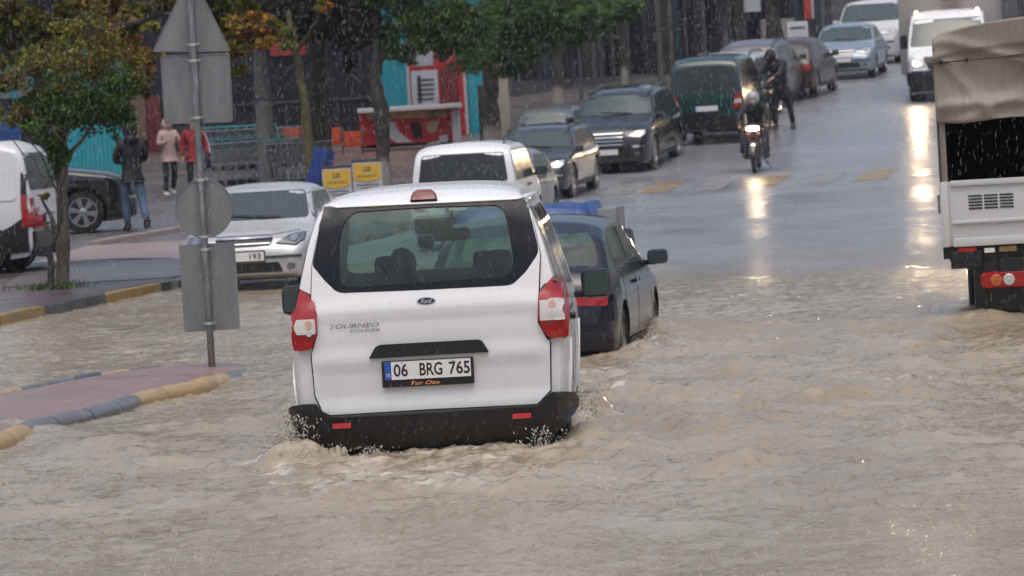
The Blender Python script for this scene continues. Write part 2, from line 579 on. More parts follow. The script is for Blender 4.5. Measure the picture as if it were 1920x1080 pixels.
def prism_cutter(outline, view, lo, hi, mat):
    n = len(outline)
    V = []
    for d in (lo, hi):
        for p in outline:
            V.append((p[0], d, p[1]) if view in 'RF' else (d, p[0], p[1]))
    F = [tuple(range(n)), tuple(range(2 * n - 1, n - 1, -1))] + [(i, (i + 1) % n, n + (i + 1) % n, n + i) for i in range(n)]
    o = mesh_obj('cut', V, F, mat)
    bm = bmesh.new(); bm.from_mesh(o.data); bmesh.ops.recalc_face_normals(bm, faces=bm.faces); bm.to_mesh(o.data); bm.free()
    return o
def cyl_cutter(y, z, r, x0, x1, mat, flat=0):
    bm = bmesh.new()
    add_lathe(bm, [(r, x0), (r, x1)], 'X', (0, y, z), 28)
    o = bm_obj('cut', bm, mat)
    return o
def wheel(parent, x, y, r, w, side, mat_rim, spokes=5, cover=False):
    bm = bmesh.new()
    s = side
    add_lathe(bm, [(r * .62, x - s * w * .5), (r * .93, x - s * w * .5), (r, x - s * w * .35), (r, x + s * w * .35), (r * .93, x + s * w * .5), (r * .70, x + s * w * .52), (r * .64, x + s * w * .40)], 'X', (0, y, r), 26)
    wh = bm_obj('wheel', bm, M['rubber'], parent, ang=40)
    bm = bmesh.new()
    xo = x + s * w * .46
    # rim: ring, hub and spokes
    add_lathe(bm, [(r * .70, xo - s * .05), (r * .70, xo), (r * .62, xo), (r * .60, xo - s * .05)], 'X', (0, y, r), 24, closed=False)
    add_lathe(bm, [(r * .17, xo - s * .06), (r * .17, xo - s * .004), (r * .10, xo + s * .006)], 'X', (0, y, r), 12)
    for k in range(spokes):
        a = 2 * PI * k / spokes + .3
        for da in ((-.12, .12) if spokes <= 6 else (0,)):
            R = Matrix.Rotation(a + da, 3, 'X')
            add_box(bm, Vector((xo - s * .02, y, r)) + R @ Vector((0, 0, r * .40)), (.025, r * (.11 if spokes <= 6 else .13), r * .50), R)
    bm_obj('rim', bm, mat_rim, wh, ang=40)
    bm = bmesh.new()
    add_lathe(bm, [(r * .60, xo - s * .07), (.01, xo - s * .07)], 'X', (0, y, r), 20)
    bm_obj('brake_disc', bm, M['dark'], wh)
    return wh
def mirror(parent, x, y, z, side, mat, w=.185, h=.135, front=False):
    bm = bmesh.new()
    add_box(bm, Vector((x + side * w * .55, y, z)), (w, .11, h), None, .045)
    add_box(bm, Vector((x + side * .02, y + .01, z - h * .35)), (.12, .05, .045), None, .01)
    o = bm_obj('wing_mirror', bm, mat, parent, ang=50)
    bm = bmesh.new()
    add_box(bm, Vector((x + side * w * .57, y - .057, z)), (w * .82, .006, h * .78), None, .0025)
    bm_obj('mirror_glass', bm, M['glassg'], o)
    return o
def plate(parent, p, rotz, txt, frame=True, w=.52, h=.112, tilt=0, country=True):
    """number plate centred at p, facing local -Y when rotz is 0"""
    R = Matrix.Rotation(rotz, 3, 'Z') @ Matrix.Rotation(tilt, 3, 'X')
    bm = bmesh.new(); add_box(bm, Vector(p), (w + .03, .012, h + .035), R, .004)
    o = bm_obj('number_plate', bm, M['ink'], parent)
    f = R @ Vector((0, -1, 0))
    bm = bmesh.new(); add_box(bm, Vector(p) + f * .0075, (w, .004, h), R)
    bm_obj('plate_face', bm, M['plate'], o)
    e = (R.to_4x4() @ Matrix.Rotation(PI / 2, 4, 'X')).to_euler()
    if country or txt == '':
        bm = bmesh.new(); add_box(bm, Vector(p) + f * .0105 + R @ Vector((-w / 2 + .022, 0, 0)), (.044, .003, h), R)
        bm_obj('country_band', bm, M['plateblue'], o)
        if txt: text('country_code', 'TR', M['white_ink'], o, Vector(p) + f * .0135 + R @ Vector((-w / 2 + .022, 0, -h * .25)), e, width=.03)
    if txt:
        text('registration', txt, M['ink'], o, Vector(p) + f * .0115 + R @ Vector((.15, 0, 0)), e, width=w * .27, height=h * .66, bold=.012)
    return o
F_CAR = [(0, .90), (.12, .93), (.2, .975), (.36, 1), (.52, .99), (.60, .965), (.66, .93), (.92, .79), (1, .73)]
F_VAN = [(0, .92), (.12, .95), (.2, .98), (.36, 1), (.52, .985), (.60, .96), (.95, .86), (1, .82)]
TOPS = {
 'hatch': [(0, .40), (.006, .58), (.03, .66), (.06, .72), (.13, .90), (.2, .965), (.33, 1), (.48, .995), (.56, .965), (.60, .93), (.755, .67), (.79, .645), (.90, .58), (.96, .52), (.99, .45), (1, .38)],
 'sedan': [(0, .40), (.006, .56), (.02, .63), (.05, .66), (.15, .675), (.29, .93), (.36, .985), (.46, 1), (.54, .98), (.58, .94), (.735, .675), (.77, .655), (.90, .59), (.96, .53), (.99, .45), (1, .38)],
 'suv': [(0, .42), (.006, .58), (.03, .68), (.10, .90), (.15, .955), (.3, 1), (.48, .995), (.57, .96), (.60, .93), (.72, .70), (.76, .675), (.90, .62), (.965, .56), (.99, .47), (1, .38)],
 'van': [(0, .38), (.004, .58), (.012, .70), (.03, .90), (.05, .96), (.11, 1), (.56, .995), (.62, .96), (.66, .92), (.80, .655), (.84, .62), (.93, .555), (.98, .48), (1, .38)],
 'mpv': [(0, .40), (.004, .58), (.02, .68), (.06, .92), (.10, .97), (.2, 1), (.55, .995), (.63, .955), (.80, .66), (.84, .63), (.93, .56), (.98, .49), (1, .38)],
 'cabvan': [(0, .5), (.004, .85), (.015, .96), (.04, 1), (.72, .99), (.765, .955), (.80, .90), (.90, .60), (.935, .565), (.975, .50), (.99, .42), (1, .30)],
}
HW = [(0, .80), (.006, .87), (.02, .93), (.06, .975), (.14, 1), (.82, 1), (.90, .975), (.955, .92), (.985, .84), (1, .74)]
HWV = [(0, .90), (.006, .95), (.02, .985), (.06, 1), (.82, 1), (.90, .98), (.955, .94), (.985, .87), (1, .78)]
ZB = [(0, .30), (.03, .22), (.1, .19), (.9, .19), (.97, .22), (1, .27)]
def car(name, kind, L, Wd, H, pm, loc, rz, label, cat, group=None, wr=.31, glass=None, screen=None, lamps='clearlamp', plate_f=None, plate_r=None, grille='bars', hollow=False, rails=False, lower=None, spokes=6, rimm=None, lit=None, tilt=0.0):
    r = root(name, loc, rz, label, cat, group)
    if tilt: r.rotation_euler = (tilt, 0, rz)
    glass = glass or M['glass']; screen = screen or M['glassg']; lower = lower or pm
    boxy = kind in ('van', 'cabvan', 'mpv')
    hw = HWV if boxy else HW
    f = F_VAN if boxy else F_CAR
    top = TOPS[kind]
    st = sorted(set([p[0] for p in top] + [p[0] for p in hw] + [i / 26 for i in range(27)]))
    V, F = loft(L, Wd, H, top, hw, f, ZB, st)
    body = mesh_obj('body', V, F, pm, r, smooth=True)
    bm = bmesh.new(); bm.from_mesh(body.data); bmesh.ops.recalc_face_normals(bm, faces=bm.faces); bm.to_mesh(body.data); bm.free()
    bvh = BVHTree.FromPolygons([Vector(v) for v in V], F)
    wf, wb = L * .80, L * .175
    hw_ = Wd / 2
    rt = Wd / 2 - .02
    cuts = [cyl_cutter(y, wr + .01, wr * 1.13, s * (hw_ - .26), s * (hw_ + .2), M['dark']) for y in (wf, wb) for s in (-1, 1)]
    # outlines of the panes, front view (x, z) and side view (y, z)
    fz = {'hatch': (.675, .925), 'sedan': (.68, .935), 'suv': (.705, .925), 'van': (.665, .925), 'mpv': (.67, .94), 'cabvan': (.615, .905)}[kind]
    wt, wbm = (.36, .43) if not boxy else (.40, .445)
    ws = rounded([(-wbm * Wd, fz[0] * H), (wbm * Wd, fz[0] * H), (wt * Wd, fz[1] * H), (-wt * Wd, fz[1] * H)], .07)
    rzz = {'hatch': (.70, .90), 'sedan': (.69, .925), 'suv': (.69, .89), 'van': (.62, .90), 'mpv': (.65, .91), 'cabvan': (.55, .8)}[kind]
    wt2, wb2 = (.35, .39) if not boxy else (.375, .41)
    rw = rounded([(-wb2 * Wd, rzz[0] * H), (wb2 * Wd, rzz[0] * H), (wt2 * Wd, rzz[1] * H), (-wt2 * Wd, rzz[1] * H)], .06)
    zs0, zs1 = (.665 * H, .90 * H) if not boxy else (.62 * H, .90 * H)
    if kind == 'sedan': sw = [[(.30, 0), (.47, 0), (.47, 1), (.37, 1)], [(.485, 0), (.70, 0), (.595, .93), (.56, 1), (.485, 1)]]
    elif kind == 'hatch': sw = [[(.16, 0), (.42, 0), (.42, 1), (.22, 1)], [(.435, 0), (.72, 0), (.61, .93), (.57, 1), (.435, 1)]]
    elif kind == 'suv': sw = [[(.07, .2), (.20, 0), (.20, 1), (.12, 1)], [(.215, 0), (.43, 0), (.43, 1), (.215, 1)], [(.445, 0), (.70, 0), (.60, .93), (.57, 1), (.445, 1)]]
    elif kind == 'cabvan': sw = [[(.70, 0.05), (.86, 0.05), (.80, .8), (.77, 1), (.70, 1)]]
    else: sw = [[(.06, 0), (.25, 0), (.25, 1), (.07, 1)], [(.265, 0), (.47, 0), (.47, 1), (.265, 1)], [(.485, 0), (.755, 0), (.665, .93), (.62, 1), (.485, 1)]]
    sw = [rounded([(a * L, zs0 + (zs1 - zs0) * b) for a, b in s], .05) for s in sw]
    if hollow:
        Vi, Fi = loft(L, Wd, H, top, hw, f, ZB, st, hole_inset=.045)
        ci = mesh_obj('cut', Vi, Fi, M['cabin'])
        bm = bmesh.new(); bm.from_mesh(ci.data); bmesh.ops.recalc_face_normals(bm, faces=bm.faces); bm.to_mesh(ci.data); bm.free()
        cuts = [ci] + cuts + [prism_cutter(ws, 'F', L * .5, L + .3, M['plastic']), prism_cutter(rw, 'R', -.3, L * .4, M['plastic'])]
        for s in (-1, 1):
            for o_ in sw: cuts.append(prism_cutter(o_, 'Q', min(s * .45, s * 1.2), max(s * .45, s * 1.2), M['plastic']))
    boolean(body, cuts)
    body.data.set_sharp_from_angle(angle=math.radians(38))
    gm = M['clearg'] if hollow else None
    patch('windscreen', bvh, 'F', ws, gm or screen, r, off=.004 if not hollow else -.004)
    patch('rear_window', bvh, 'R', rw, gm or glass, r, off=.004 if not hollow else -.004)
    for s, v in ((1, 'Q'), (-1, 'L')):
        for o_ in sw: patch('side_window', bvh, v, o_, gm or glass, r, off=.004 if not hollow else -.004)
        zc = H * .45
        for a in ((.215, .44, .71) if kind != 'cabvan' else (.69, .88)):
            strip('door_seam', bvh, v, [(a * L, .27), (a * L, zs0 - .02)], .012, M['seam'], r)
        strip('sill_trim', bvh, v, [(.27 * L, .26), (.72 * L, .26)], .09, M['plastic'], r, off=.012)
        for a in (.40, .46):
            patch('door_handle', bvh, v, rounded([(a * L - .02, H * .545), (a * L + .14, H * .545), (a * L + .14, H * .57), (a * L - .02, H * .57)], .01), lower if pm is not M['white'] else M['trim'], r, off=.03, rim=.03)
        mirror(r, s * Wd / 2 * .955, L * .715 if kind != 'cabvan' else L * .83, H * .67, s, pm if kind not in ('van', 'cabvan') else M['plastic'], h=.135 if kind != 'cabvan' else .34)
        for y in (wf, wb): wheel(r, s * (Wd / 2 - .13), y, wr, .2, s, rimm or M['rim'], spokes)
    # front
    lz = H * (.50 if kind != 'cabvan' else .44)
    for s in (-1, 1):
        o_ = [(s * Wd * .24, lz - .05), (s * Wd * .40, lz - .085), (s * Wd * .455, lz - .02), (s * Wd * .45, lz + .075), (s * Wd * .34, lz + .055)]
        if kind == 'cabvan': o_ = [(s * Wd * .27, lz - .08), (s * Wd * .42, lz - .10), (s * Wd * .455, lz + .03), (s * Wd * .44, lz + .16), (s * Wd * .37, lz + .12), (s * Wd * .29, lz + .02)]
        cx0_ = sum(q[0] for q in o_) / len(o_); cz0_ = sum(q[1] for q in o_) / len(o_)
        hl = patch('headlight', bvh, 'F', rounded(o_, .03), M['plastic'], r, off=.008, g=.05)
        patch('lens', bvh, 'F', rounded([(cx0_ + (q[0] - cx0_) * .9, cz0_ + (q[1] - cz0_) * .86) for q in o_], .03), M[lamps], hl, off=.015, g=.05)
        c0 = (s * Wd * .375, lz)
        circ = [(c0[0] + .045 * math.cos(a * PI / 6), c0[1] + .04 * math.sin(a * PI / 6)) for a in range(12)]
        patch('bulb', bvh, 'F', circ, (M[lit] if lit and (lit != 'lamp_on' or s > 0 or True) else M['chrome']), hl, off=.023, g=.04)
        fo = [(s * Wd * .36 + .05 * math.cos(a * PI / 6), H * .26 + .04 * math.sin(a * PI / 6)) for a in range(12)]
        patch('fog_lamp', bvh, 'F', fo, M['darklamp'], r, off=.012, g=.05)
    gz = lz - .01
    gd = .06 if grille != 'bold' else .21
    gr = patch('grille', bvh, 'F', rounded([(-Wd * .2, gz - gd), (Wd * .2, gz - gd), (Wd * .225, gz + .04), (-Wd * .225, gz + .04)], .03), M['plastic'], r, off=.008)
    if grille:
        nb = 2 if grille == 'bars' else 4
        for k in range(nb):
            z = gz - gd + .02 + (gd + .01) * k / max(1, nb - 1)
            patch('grille_bar', bvh, 'F', [(-Wd * .2, z - .007), (Wd * .2, z - .007), (Wd * .2, z + .007), (-Wd * .2, z + .007)], M['chrome'], gr, off=.02, g=.1)
    patch('air_intake', bvh, 'F', rounded([(-Wd * .30, H * .21), (Wd * .30, H * .21), (Wd * .27, H * .30), (-Wd * .27, H * .30)], .03), M['plastic'], r, off=.007)
    patch('bumper_trim', bvh, 'F', rounded([(-Wd * .43, H * .335), (Wd * .43, H * .335), (Wd * .43, H * .36), (-Wd * .43, H * .36)], .01), M['trim'] if kind != 'suv' else M['chrome'], r, off=.016, rim=.016)
    if plate_f is not None:
        plate(r, (0, L + .012, H * .36 if grille != 'bold' else H * .29), PI, plate_f, country=bool(plate_f))
    for s in (-1, 1):
        strip('wiper', bvh, 'F', [(s * .05 - .3, fz[0] * H + .01), (s * .05 + .25, fz[0] * H + .05)], .018, M['rubber'], r, off=.02)
    strip('bonnet_seam', bvh, 'F', [(-Wd * .40, lz + .10), (-Wd * .2, gz + .07), (Wd * .2, gz + .07), (Wd * .40, lz + .10)], .01, M['seam'], r)
    # rear
    tz = H * (.50 if not boxy else .47)
    th = .10 if not boxy else .17
    for s in (-1, 1):
        o_ = [(s * Wd * .36, tz - th * .8), (s * Wd * .462, tz - th * .8), (s * Wd * .465, tz + th), (s * Wd * .39, tz + th)] if boxy or kind == 'suv' else [(s * Wd * .28, tz - .05), (s * Wd * .45, tz - .06), (s * Wd * .45, tz + .08), (s * Wd * .30, tz + .06)]
        tl = patch('tail_light', bvh, 'R', rounded(o_, .02), M['red'], r, off=.012, g=.05)
        o2 = [(p[0], tz + (p[1] - tz) * .3) for p in o_]
        if boxy: patch('reversing_lamp', bvh, 'R', o2, M['clearlamp'], tl, off=.016, g=.05)
        strip('tailgate_seam', bvh, 'R', [(s * Wd * .34, H * .33), (s * Wd * .355, H * .62)], .01, M['seam'], r)
    patch('rear_bumper', bvh, 'R', rounded([(-Wd * .455, .26), (Wd * .455, .26), (Wd * .46, H * .31), (-Wd * .46, H * .31)], .03), M['plastic'] if boxy else lower, r, off=.03, rim=.03)
    strip('bumper_gap', bvh, 'R', [(-Wd * .44, H * .325), (Wd * .44, H * .325)], .012, M['seam'], r)
    if plate_r is not None: plate(r, (0, -.045, H * .40), 0, plate_r, country=bool(plate_r))
    strip('rear_wiper', bvh, 'R', [(0.02, rzz[0] * H + .0), (.3, rzz[0] * H + .06)], .02, M['rubber'], r, off=.02)
    if rails:
        for s in (-1, 1):
            h, nn, _, _ = bvh.ray_cast(Vector((s * Wd * .36, L * .4, 5)), Vector((0, 0, -1)))
            tube('roof_rail', [(s * Wd * .355, L * .12, h.z + .0), (s * Wd * .35, L * .2, h.z + .06), (s * Wd * .35, L * .5, h.z + .06), (s * Wd * .355, L * .58, h.z)], .018, M['trim'], r)
    r['half'] = Wd / 2
    del r['half']
    return r, bvh

# ------------------------------------------------------------------ ground, road, flood water
def asphalt_mat():
    m, nt, p = nt_mat('wet_asphalt')
    co = coords(nt, 'Object')
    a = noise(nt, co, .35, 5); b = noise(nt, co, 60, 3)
    c1 = ramp(nt, a, [(.3, (.17, .173, .186)), (.7, (.25, .253, .265))])  # pale bluish grey: the sky's sheen is put into the base colour
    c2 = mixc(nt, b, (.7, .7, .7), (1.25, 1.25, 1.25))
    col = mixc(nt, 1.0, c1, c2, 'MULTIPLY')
    # sand washed over the road by the flood, thinning uphill
    sep = nt.nodes.new('ShaderNodeSeparateXYZ'); nt.links.new(co, sep.inputs[0])
    mr = node(nt, 'ShaderNodeMapRange'); nt.links.new(sep.outputs[1], mr.inputs[0])
    mr.inputs[1].default_value = 57; mr.inputs[2].default_value = 74; mr.inputs[3].default_value = 1; mr.inputs[4].default_value = 0.0
    n2 = noise(nt, coords(nt, 'Object', (.3, .12, 1)), 1.6, 5)
    mm = node(nt, 'ShaderNodeMath', operation='MULTIPLY'); nt.links.new(mr.outputs[0], mm.inputs[0]); nt.links.new(ramp(nt, n2, [(.35, 0), (.6, 1)]), mm.inputs[1])
    # silt settled along the kerb
    col = mixc(nt, mm.outputs[0], col, (.24, .19, .14))
    nt.links.new(col, p.inputs['Base Color'])
    r = ramp(nt, noise(nt, coords(nt, 'Object', (.5, .1, 1)), 1.3, 5), [(.35, .18), (.65, .36)])
    nt.links.new(r, p.inputs['Roughness'])
    p.inputs['Specular IOR Level'].default_value = .75
    b1 = bump(nt, None, noise(nt, coords(nt, 'Object', (1, .30, 1)), 5, 5), .45, .03)
    vo = node(nt, 'ShaderNodeTexVoronoi', i_Scale=14.0); nt.links.new(co, vo.inputs['Vector'])
    bump(nt, p, ramp(nt, vo.outputs['Distance'], [(0, 1), (.35, 0)]), .35, .012, b1)
    return m
def paving_mat(name, c1, c2, rough=.35, scale=.5, bs=12, joint=None):
    m, nt, p = nt_mat(name)
    co = coords(nt, 'Object')
    a = noise(nt, co, scale, 6, .6); b = noise(nt, co, 35, 3)
    col = mixc(nt, a, c1, c2)
    col = mixc(nt, 1.0, col, mixc(nt, b, (.72, .72, .72), (1.25, 1.25, 1.25)), 'MULTIPLY')
    h = noise(nt, co, bs, 4)
    bn = None
    if joint:
        br = node(nt, 'ShaderNodeTexBrick', i_Scale=joint); nt.links.new(co, br.inputs['Vector'])
        br.inputs['Color1'].default_value = (1, 1, 1, 1); br.inputs['Color2'].default_value = (.8, .8, .8, 1); br.inputs['Mortar'].default_value = (.45, .42, .4, 1)
        br.inputs['Mortar Size'].default_value = .03
        col = mixc(nt, 1.0, col, br.outputs['Color'], 'MULTIPLY')
        bn = bump(nt, None, br.outputs['Fac'], -.5, .006)
    nt.links.new(col, p.inputs['Base Color'])
    r = ramp(nt, noise(nt, co, .9, 4), [(.35, rough * .7), (.65, rough * 1.3)])
    nt.links.new(r, p.inputs['Roughness'])
    p.inputs['Specular IOR Level'].default_value = .6
    bump(nt, p, h, .3, .01, bn)
    return m
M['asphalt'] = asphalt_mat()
M['lot'] = paving_mat('wet_concrete_yard', (.07, .066, .064), (.13, .115, .11), .36)
M['pinkpave'] = paving_mat('pink_paving', (.16, .10, .09), (.24, .16, .145), .35, joint=4)
M['redpave'] = paving_mat('reddish_wet_paving', (.06, .038, .038), (.12, .085, .08), .30, joint=5)
M['islandpave'] = paving_mat('island_paving', (.26, .165, .155), (.36, .25, .235), .38, .8, joint=5)
M['earth'] = paving_mat('earth', (.06, .055, .05), (.10, .09, .08), .5)
def sheet(name, xs, ys, mat, dz, xf=None):
    V = []
    for y in ys:
        for x in xs:
            X = xf(x, y) if xf else x
            V.append((X, y, g1(X, y) + dz))
    n = len(xs)
    F = [(j * n + i, j * n + i + 1, (j + 1) * n + i + 1, (j + 1) * n + i) for j in range(len(ys) - 1) for i in range(n - 1)]
    return tag(mesh_obj(name, V, F, mat, smooth=True), kind='structure')
ys = [-60, -30, 0, 15] + list(np.arange(20, 75, 1.0)) + [73.6, 74.4] + list(np.arange(76, 206, 2.0)) + [215, 230, 260, 300, 400, 600, 1200]
ys = sorted(set(float(y) for y in ys))
sheet('ground', [-900, -300, -100, -60, -40, -30, -25, -20, -15, -10, -5, 0, 5, 10, 15, 20, 30, 40, 60, 100, 300, 900], ys, M['earth'], -.12)
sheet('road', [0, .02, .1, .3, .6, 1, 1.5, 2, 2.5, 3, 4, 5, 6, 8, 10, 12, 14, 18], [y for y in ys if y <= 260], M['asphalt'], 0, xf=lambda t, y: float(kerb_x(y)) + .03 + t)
sheet('pavement', [-26, -22, -18, -14, -11, -9, -7, -6, -5, -4, -3, -2, -1.2, -.6, -.14], [y for y in ys if 20 <= y <= 74], M['redpave'], 0, xf=lambda t, y: float(kerb_x(y)) + t)
sheet('yard', [-40, -30, -24, -20, -17, -14, -12, -10, -8, -7, -6, -5, -4, -3, -2, -1, -.5, .0], [y for y in ys if 74 <= y <= 260], M['lot'], .004, xf=lambda t, y: float(kerb_x(y)) + t + .02)
def pave_patch(name, quad, mat, dz=.010, n=10):
    q = [Vector(p) for p in quad]
    V = []
    for j in range(n + 1):
        for i in range(n + 1):
            a = q[0].lerp(q[1], i / n); b = q[3].lerp(q[2], i / n)
            p = a.lerp(b, j / n); V.append((p.x, p.y, g1(p.x, p.y) + dz))
    F = [(j * (n + 1) + i, j * (n + 1) + i + 1, (j + 1) * (n + 1) + i + 1, (j + 1) * (n + 1) + i) for j in range(n) for i in range(n)]
    return tag(mesh_obj(name, V, F, mat, smooth=True), kind='structure')
pave_patch('paved_forecourt', [(-4.6, 104), (0.2, 104), (2.4, 128), (-4.6, 128)], M['pinkpave'])
# painted crossing blocks on the road, alternately yellow and worn white
M['ypaint'] = paving_mat('worn_yellow_paint', (.15, .12, .08), (.38, .24, .08), .3, 2.2)
M['wpaint'] = paving_mat('worn_white_paint', (.18, .18, .18), (.27, .255, .225), .3, 2.2)
road_marks = bmesh.new()
def mark(px, py, wpx, mat, L=2.6, D=101.5):
    p = at(px, py, D)
    hw_ = wpx / 2 / (FPX / D)
    y0 = D - L / 2
    sl = .17
    V, F = [], []
    n = 6
    for j in range(n + 1):
        y = y0 + L * j / n
        for s in (-1, 1):
            x = p.x + s * hw_ + (y - D) * sl
            V.append((x, y, g1(x, y) + .006))
    for j in range(n): F.append((2 * j, 2 * j + 1, 2 * j + 3, 2 * j + 2))
    o = mesh_obj('road_marking', V, F, mat)
    return tag(o, kind='structure')
for px, py, w, c in [(1168, 343, 62, 'wpaint'), (1240, 335, 58, 'ypaint'), (1342, 329, 50, 'wpaint'), (1438, 322, 60, 'ypaint'), (1545, 316, 56, 'wpaint'), (1640, 307, 60, 'ypaint'), (1740, 300, 60, 'wpaint'), (1840, 295, 60, 'ypaint')]:
    mark(px, py, w, M[c], 3.4)
# thin worn line and drain slot
def line_mark(a, b, w, mat):
    a = gp(*a); b = gp(*b)
# kerb of painted stones along the left pavement
M['kyellow'] = paving_mat('yellow_kerb_paint', (.10, .075, .045), (.40, .25, .05), .35, 7)
M['kdark'] = paving_mat('dark_wet_kerb', (.03, .03, .035), (.075, .072, .075), .3, 3)
M['kpink'] = paving_mat('pink_kerb', (.22, .16, .145), (.30, .23, .21), .4, 2)
M['kgrey'] = paving_mat('blue_grey_kerb', (.06, .06, .066), (.21, .205, .21), .3, 8)
M['kislandy'] = paving_mat('island_yellow_kerb', (.22, .16, .095), (.55, .37, .15), .35, 8)
kerb = root('kerb', (0, 0, 0)); tag(kerb, kind='structure')
def stone(parent, name, a, b, w, zt, zb, mat, bev=.03, jit=.006):
    a = Vector(a); b = Vector(b)
    d = (b - a); L = d.length
    ang = math.atan2(d.y, d.x)
    bm = bmesh.new()
    j = random.uniform(-jit, jit)
    add_box(bm, Vector(((a.x + b.x) / 2, (a.y + b.y) / 2 + j, (zt + zb) / 2 + j)), (L - .012, w, zt - zb), Euler((0, random.uniform(-.008, .008), ang)).to_matrix(), bev)
    return bm_obj(name, bm, mat, parent, ang=50)
y = 50.0
pat = 'DDYYYDDYYYDDDDYYYYYDDDDYYYDDDD'
k = 0
while y < 73.2:
    y2 = y + 1.0
    c = pat[k % len(pat)]
    # colours follow the photograph: yellow to 59 m, dark to 61.5, yellow to 64.5, dark beyond
    c = 'Y' if (y < 56.0 or 56.6 < y < 58.6 or 61.2 < y < 64.2) else 'D'
    stone(kerb, 'kerbstone', (float(kerb_x(y)) - .06, y), (float(kerb_x(y2)) - .06, y2), .16, .118, -.3, M['kyellow'] if c == 'Y' else M['kdark'])
    y = y2; k += 1
y = 74.0
while y < 150:
    y2 = y + 2.0
    zz = g1(float(kerb_x(y + 1)) + .3, y + 1)
    stone(kerb, 'kerbstone', (float(kerb_x(y)) - .06, y), (float(kerb_x(y2)) - .06, y2), .16, zz + .10, zz - .2, M['kdark'], jit=0.0)
    y = y2
# low pink kerb across the yard
pk = root('yard_kerb', (0, 0, 0)); tag(pk, kind='structure')
A_, B_ = gp(178, 470, .20), gp(345, 437, .30)
for i in range(6):
    a = A_.lerp(B_, i / 6); b = A_.lerp(B_, (i + 1) / 6)
    zz = g1((a.x + b.x) / 2, (a.y + b.y) / 2)
    stone(pk, 'kerbstone', (a.x, a.y), (b.x, b.y), .22, zz + .09, zz - .15, M['kpink'])
pave_patch('driveway', [(-6.6, 66.5), (-4.42, 66.5), (-3.5, 73.6), (-6.9, 73.6)], M['lot'], .008)
pave_patch('driveway', [(-7.0, 74.6), (-3.2, 74.6), (-2.6, 80), (-6.6, 80)], M['kpink'], .012)

# traffic island with rounded painted kerbstones
near = [gp(-260, 905), gp(-120, 880), gp(0, 838), gp(60, 812), gp(128, 797), gp(205, 778), gp(250, 762), gp(305, 748), gp(360, 738), gp(400, 722), gp(432, 708), gp(455, 696), gp(464, 686)]
far = [gp(-260, 800), gp(-120, 775), gp(0, 748), gp(100, 727), gp(150, 716), gp(200, 706), gp(290, 690), gp(345, 684), gp(397, 680), gp(440, 679), gp(464, 683)]
def resample(pts, n):
    d = [0]
    for a, b in zip(pts[:-1], pts[1:]): d.append(d[-1] + (b - a).length)
    out = []
    for i in range(n + 1):
        t = d[-1] * i / n
        k = max(0, min(len(d) - 2, int(np.searchsorted(d, t)) - 1))
        u = (t - d[k]) / max(1e-6, d[k + 1] - d[k])
        out.append(pts[k].lerp(pts[k + 1], u))
    return out
isl = root('traffic_island', (0, 0, 0)); tag(isl, kind='structure')
N_ = 40
rn, rf = resample(near, N_), resample(far, N_)
V, F = [], []
for i in range(N_ + 1):
    a = rn[i]; b = rf[i]
    for j in range(9):
        t = j / 8
        p = a.lerp(b, .03 + .94 * t)
        V.append((p.x, p.y, .040 + .025 * math.sin(PI * t) - .07 * (i / N_) ** 5))
F = [(i * 9 + j, i * 9 + j + 1, (i + 1) * 9 + j + 1, (i + 1) * 9 + j) for i in range(N_) for j in range(8)]
mesh_obj('paving', V, F, M['islandpave'], isl, smooth=True)
def kstones(pts, cols, zt, w=.18):
    for i, c in enumerate(cols):
        n = len(cols)
        t0, t1 = i / n, (i + 1) / n
        seg = resample(pts, n * 4)[i * 4:(i + 1) * 4 + 1]
        zz = zt(t0 + .5 / n)
        bm = bmesh.new()
        P = [Vector((p.x, p.y, zz - w * .38)) for p in seg]
        d = (P[-1] - P[0]).normalized() * .012
        P[0] = P[0] + d; P[-1] = P[-1] - d
        add_tube(bm, P, [w * .46] + [w * .5] * (len(P) - 2) + [w * .46], 12)
        bm_obj('kerbstone', bm, M[c], isl, ang=45)
kstones(near, ['kislandy', 'kislandy', 'kislandy', 'kislandy', 'kislandy', 'kgrey', 'kgrey', 'kgrey', 'kgrey', 'kislandy', 'kislandy', 'kislandy', 'kislandy', 'kgrey', 'kgrey', 'kgrey'], lambda t: .078 - .11 * max(0, t - .72) / .28)
kstones(far, ['kislandy', 'kgrey', 'kgrey', 'kgrey', 'kislandy', 'kgrey', 'kgrey', 'kdark', 'kislandy', 'kdark', 'kislandy', 'kdark'], lambda t: .055 - .1 * max(0, t - .6) / .4, .10)

# muddy flood water
def vnoise(x, y, seed=0):
    xi = np.floor(x).astype(np.int64); yi = np.floor(y).astype(np.int64)
    fx, fy = x - xi, y - yi
    fx = fx * fx * fx * (fx * (fx * 6 - 15) + 10); fy = fy * fy * fy * (fy * (fy * 6 - 15) + 10)
    def h(a, b):
        n = (a * 374761393 + b * 668265263 + seed * 1442695040) & 0x7fffffff
        n = ((n ^ (n >> 13)) * 1274126177) & 0x7fffffff
        return ((n ^ (n >> 16)) & 0xffff) / 65535.0
    return (h(xi, yi) * (1 - fx) + h(xi + 1, yi) * fx) * (1 - fy) + (h(xi, yi + 1) * (1 - fx) + h(xi + 1, yi + 1) * fx) * fy
def fbm(x, y, o=4, seed=0):
    s = 0; a = 1; t = 0
    for k in range(o):
        s = s + a * vnoise(x * 2 ** k + 13.7 * k, y * 2 ** k + 7.1 * k, seed + k); t += a; a *= .55
    return s / t
VAN = Vector((0, 0, 0)); 
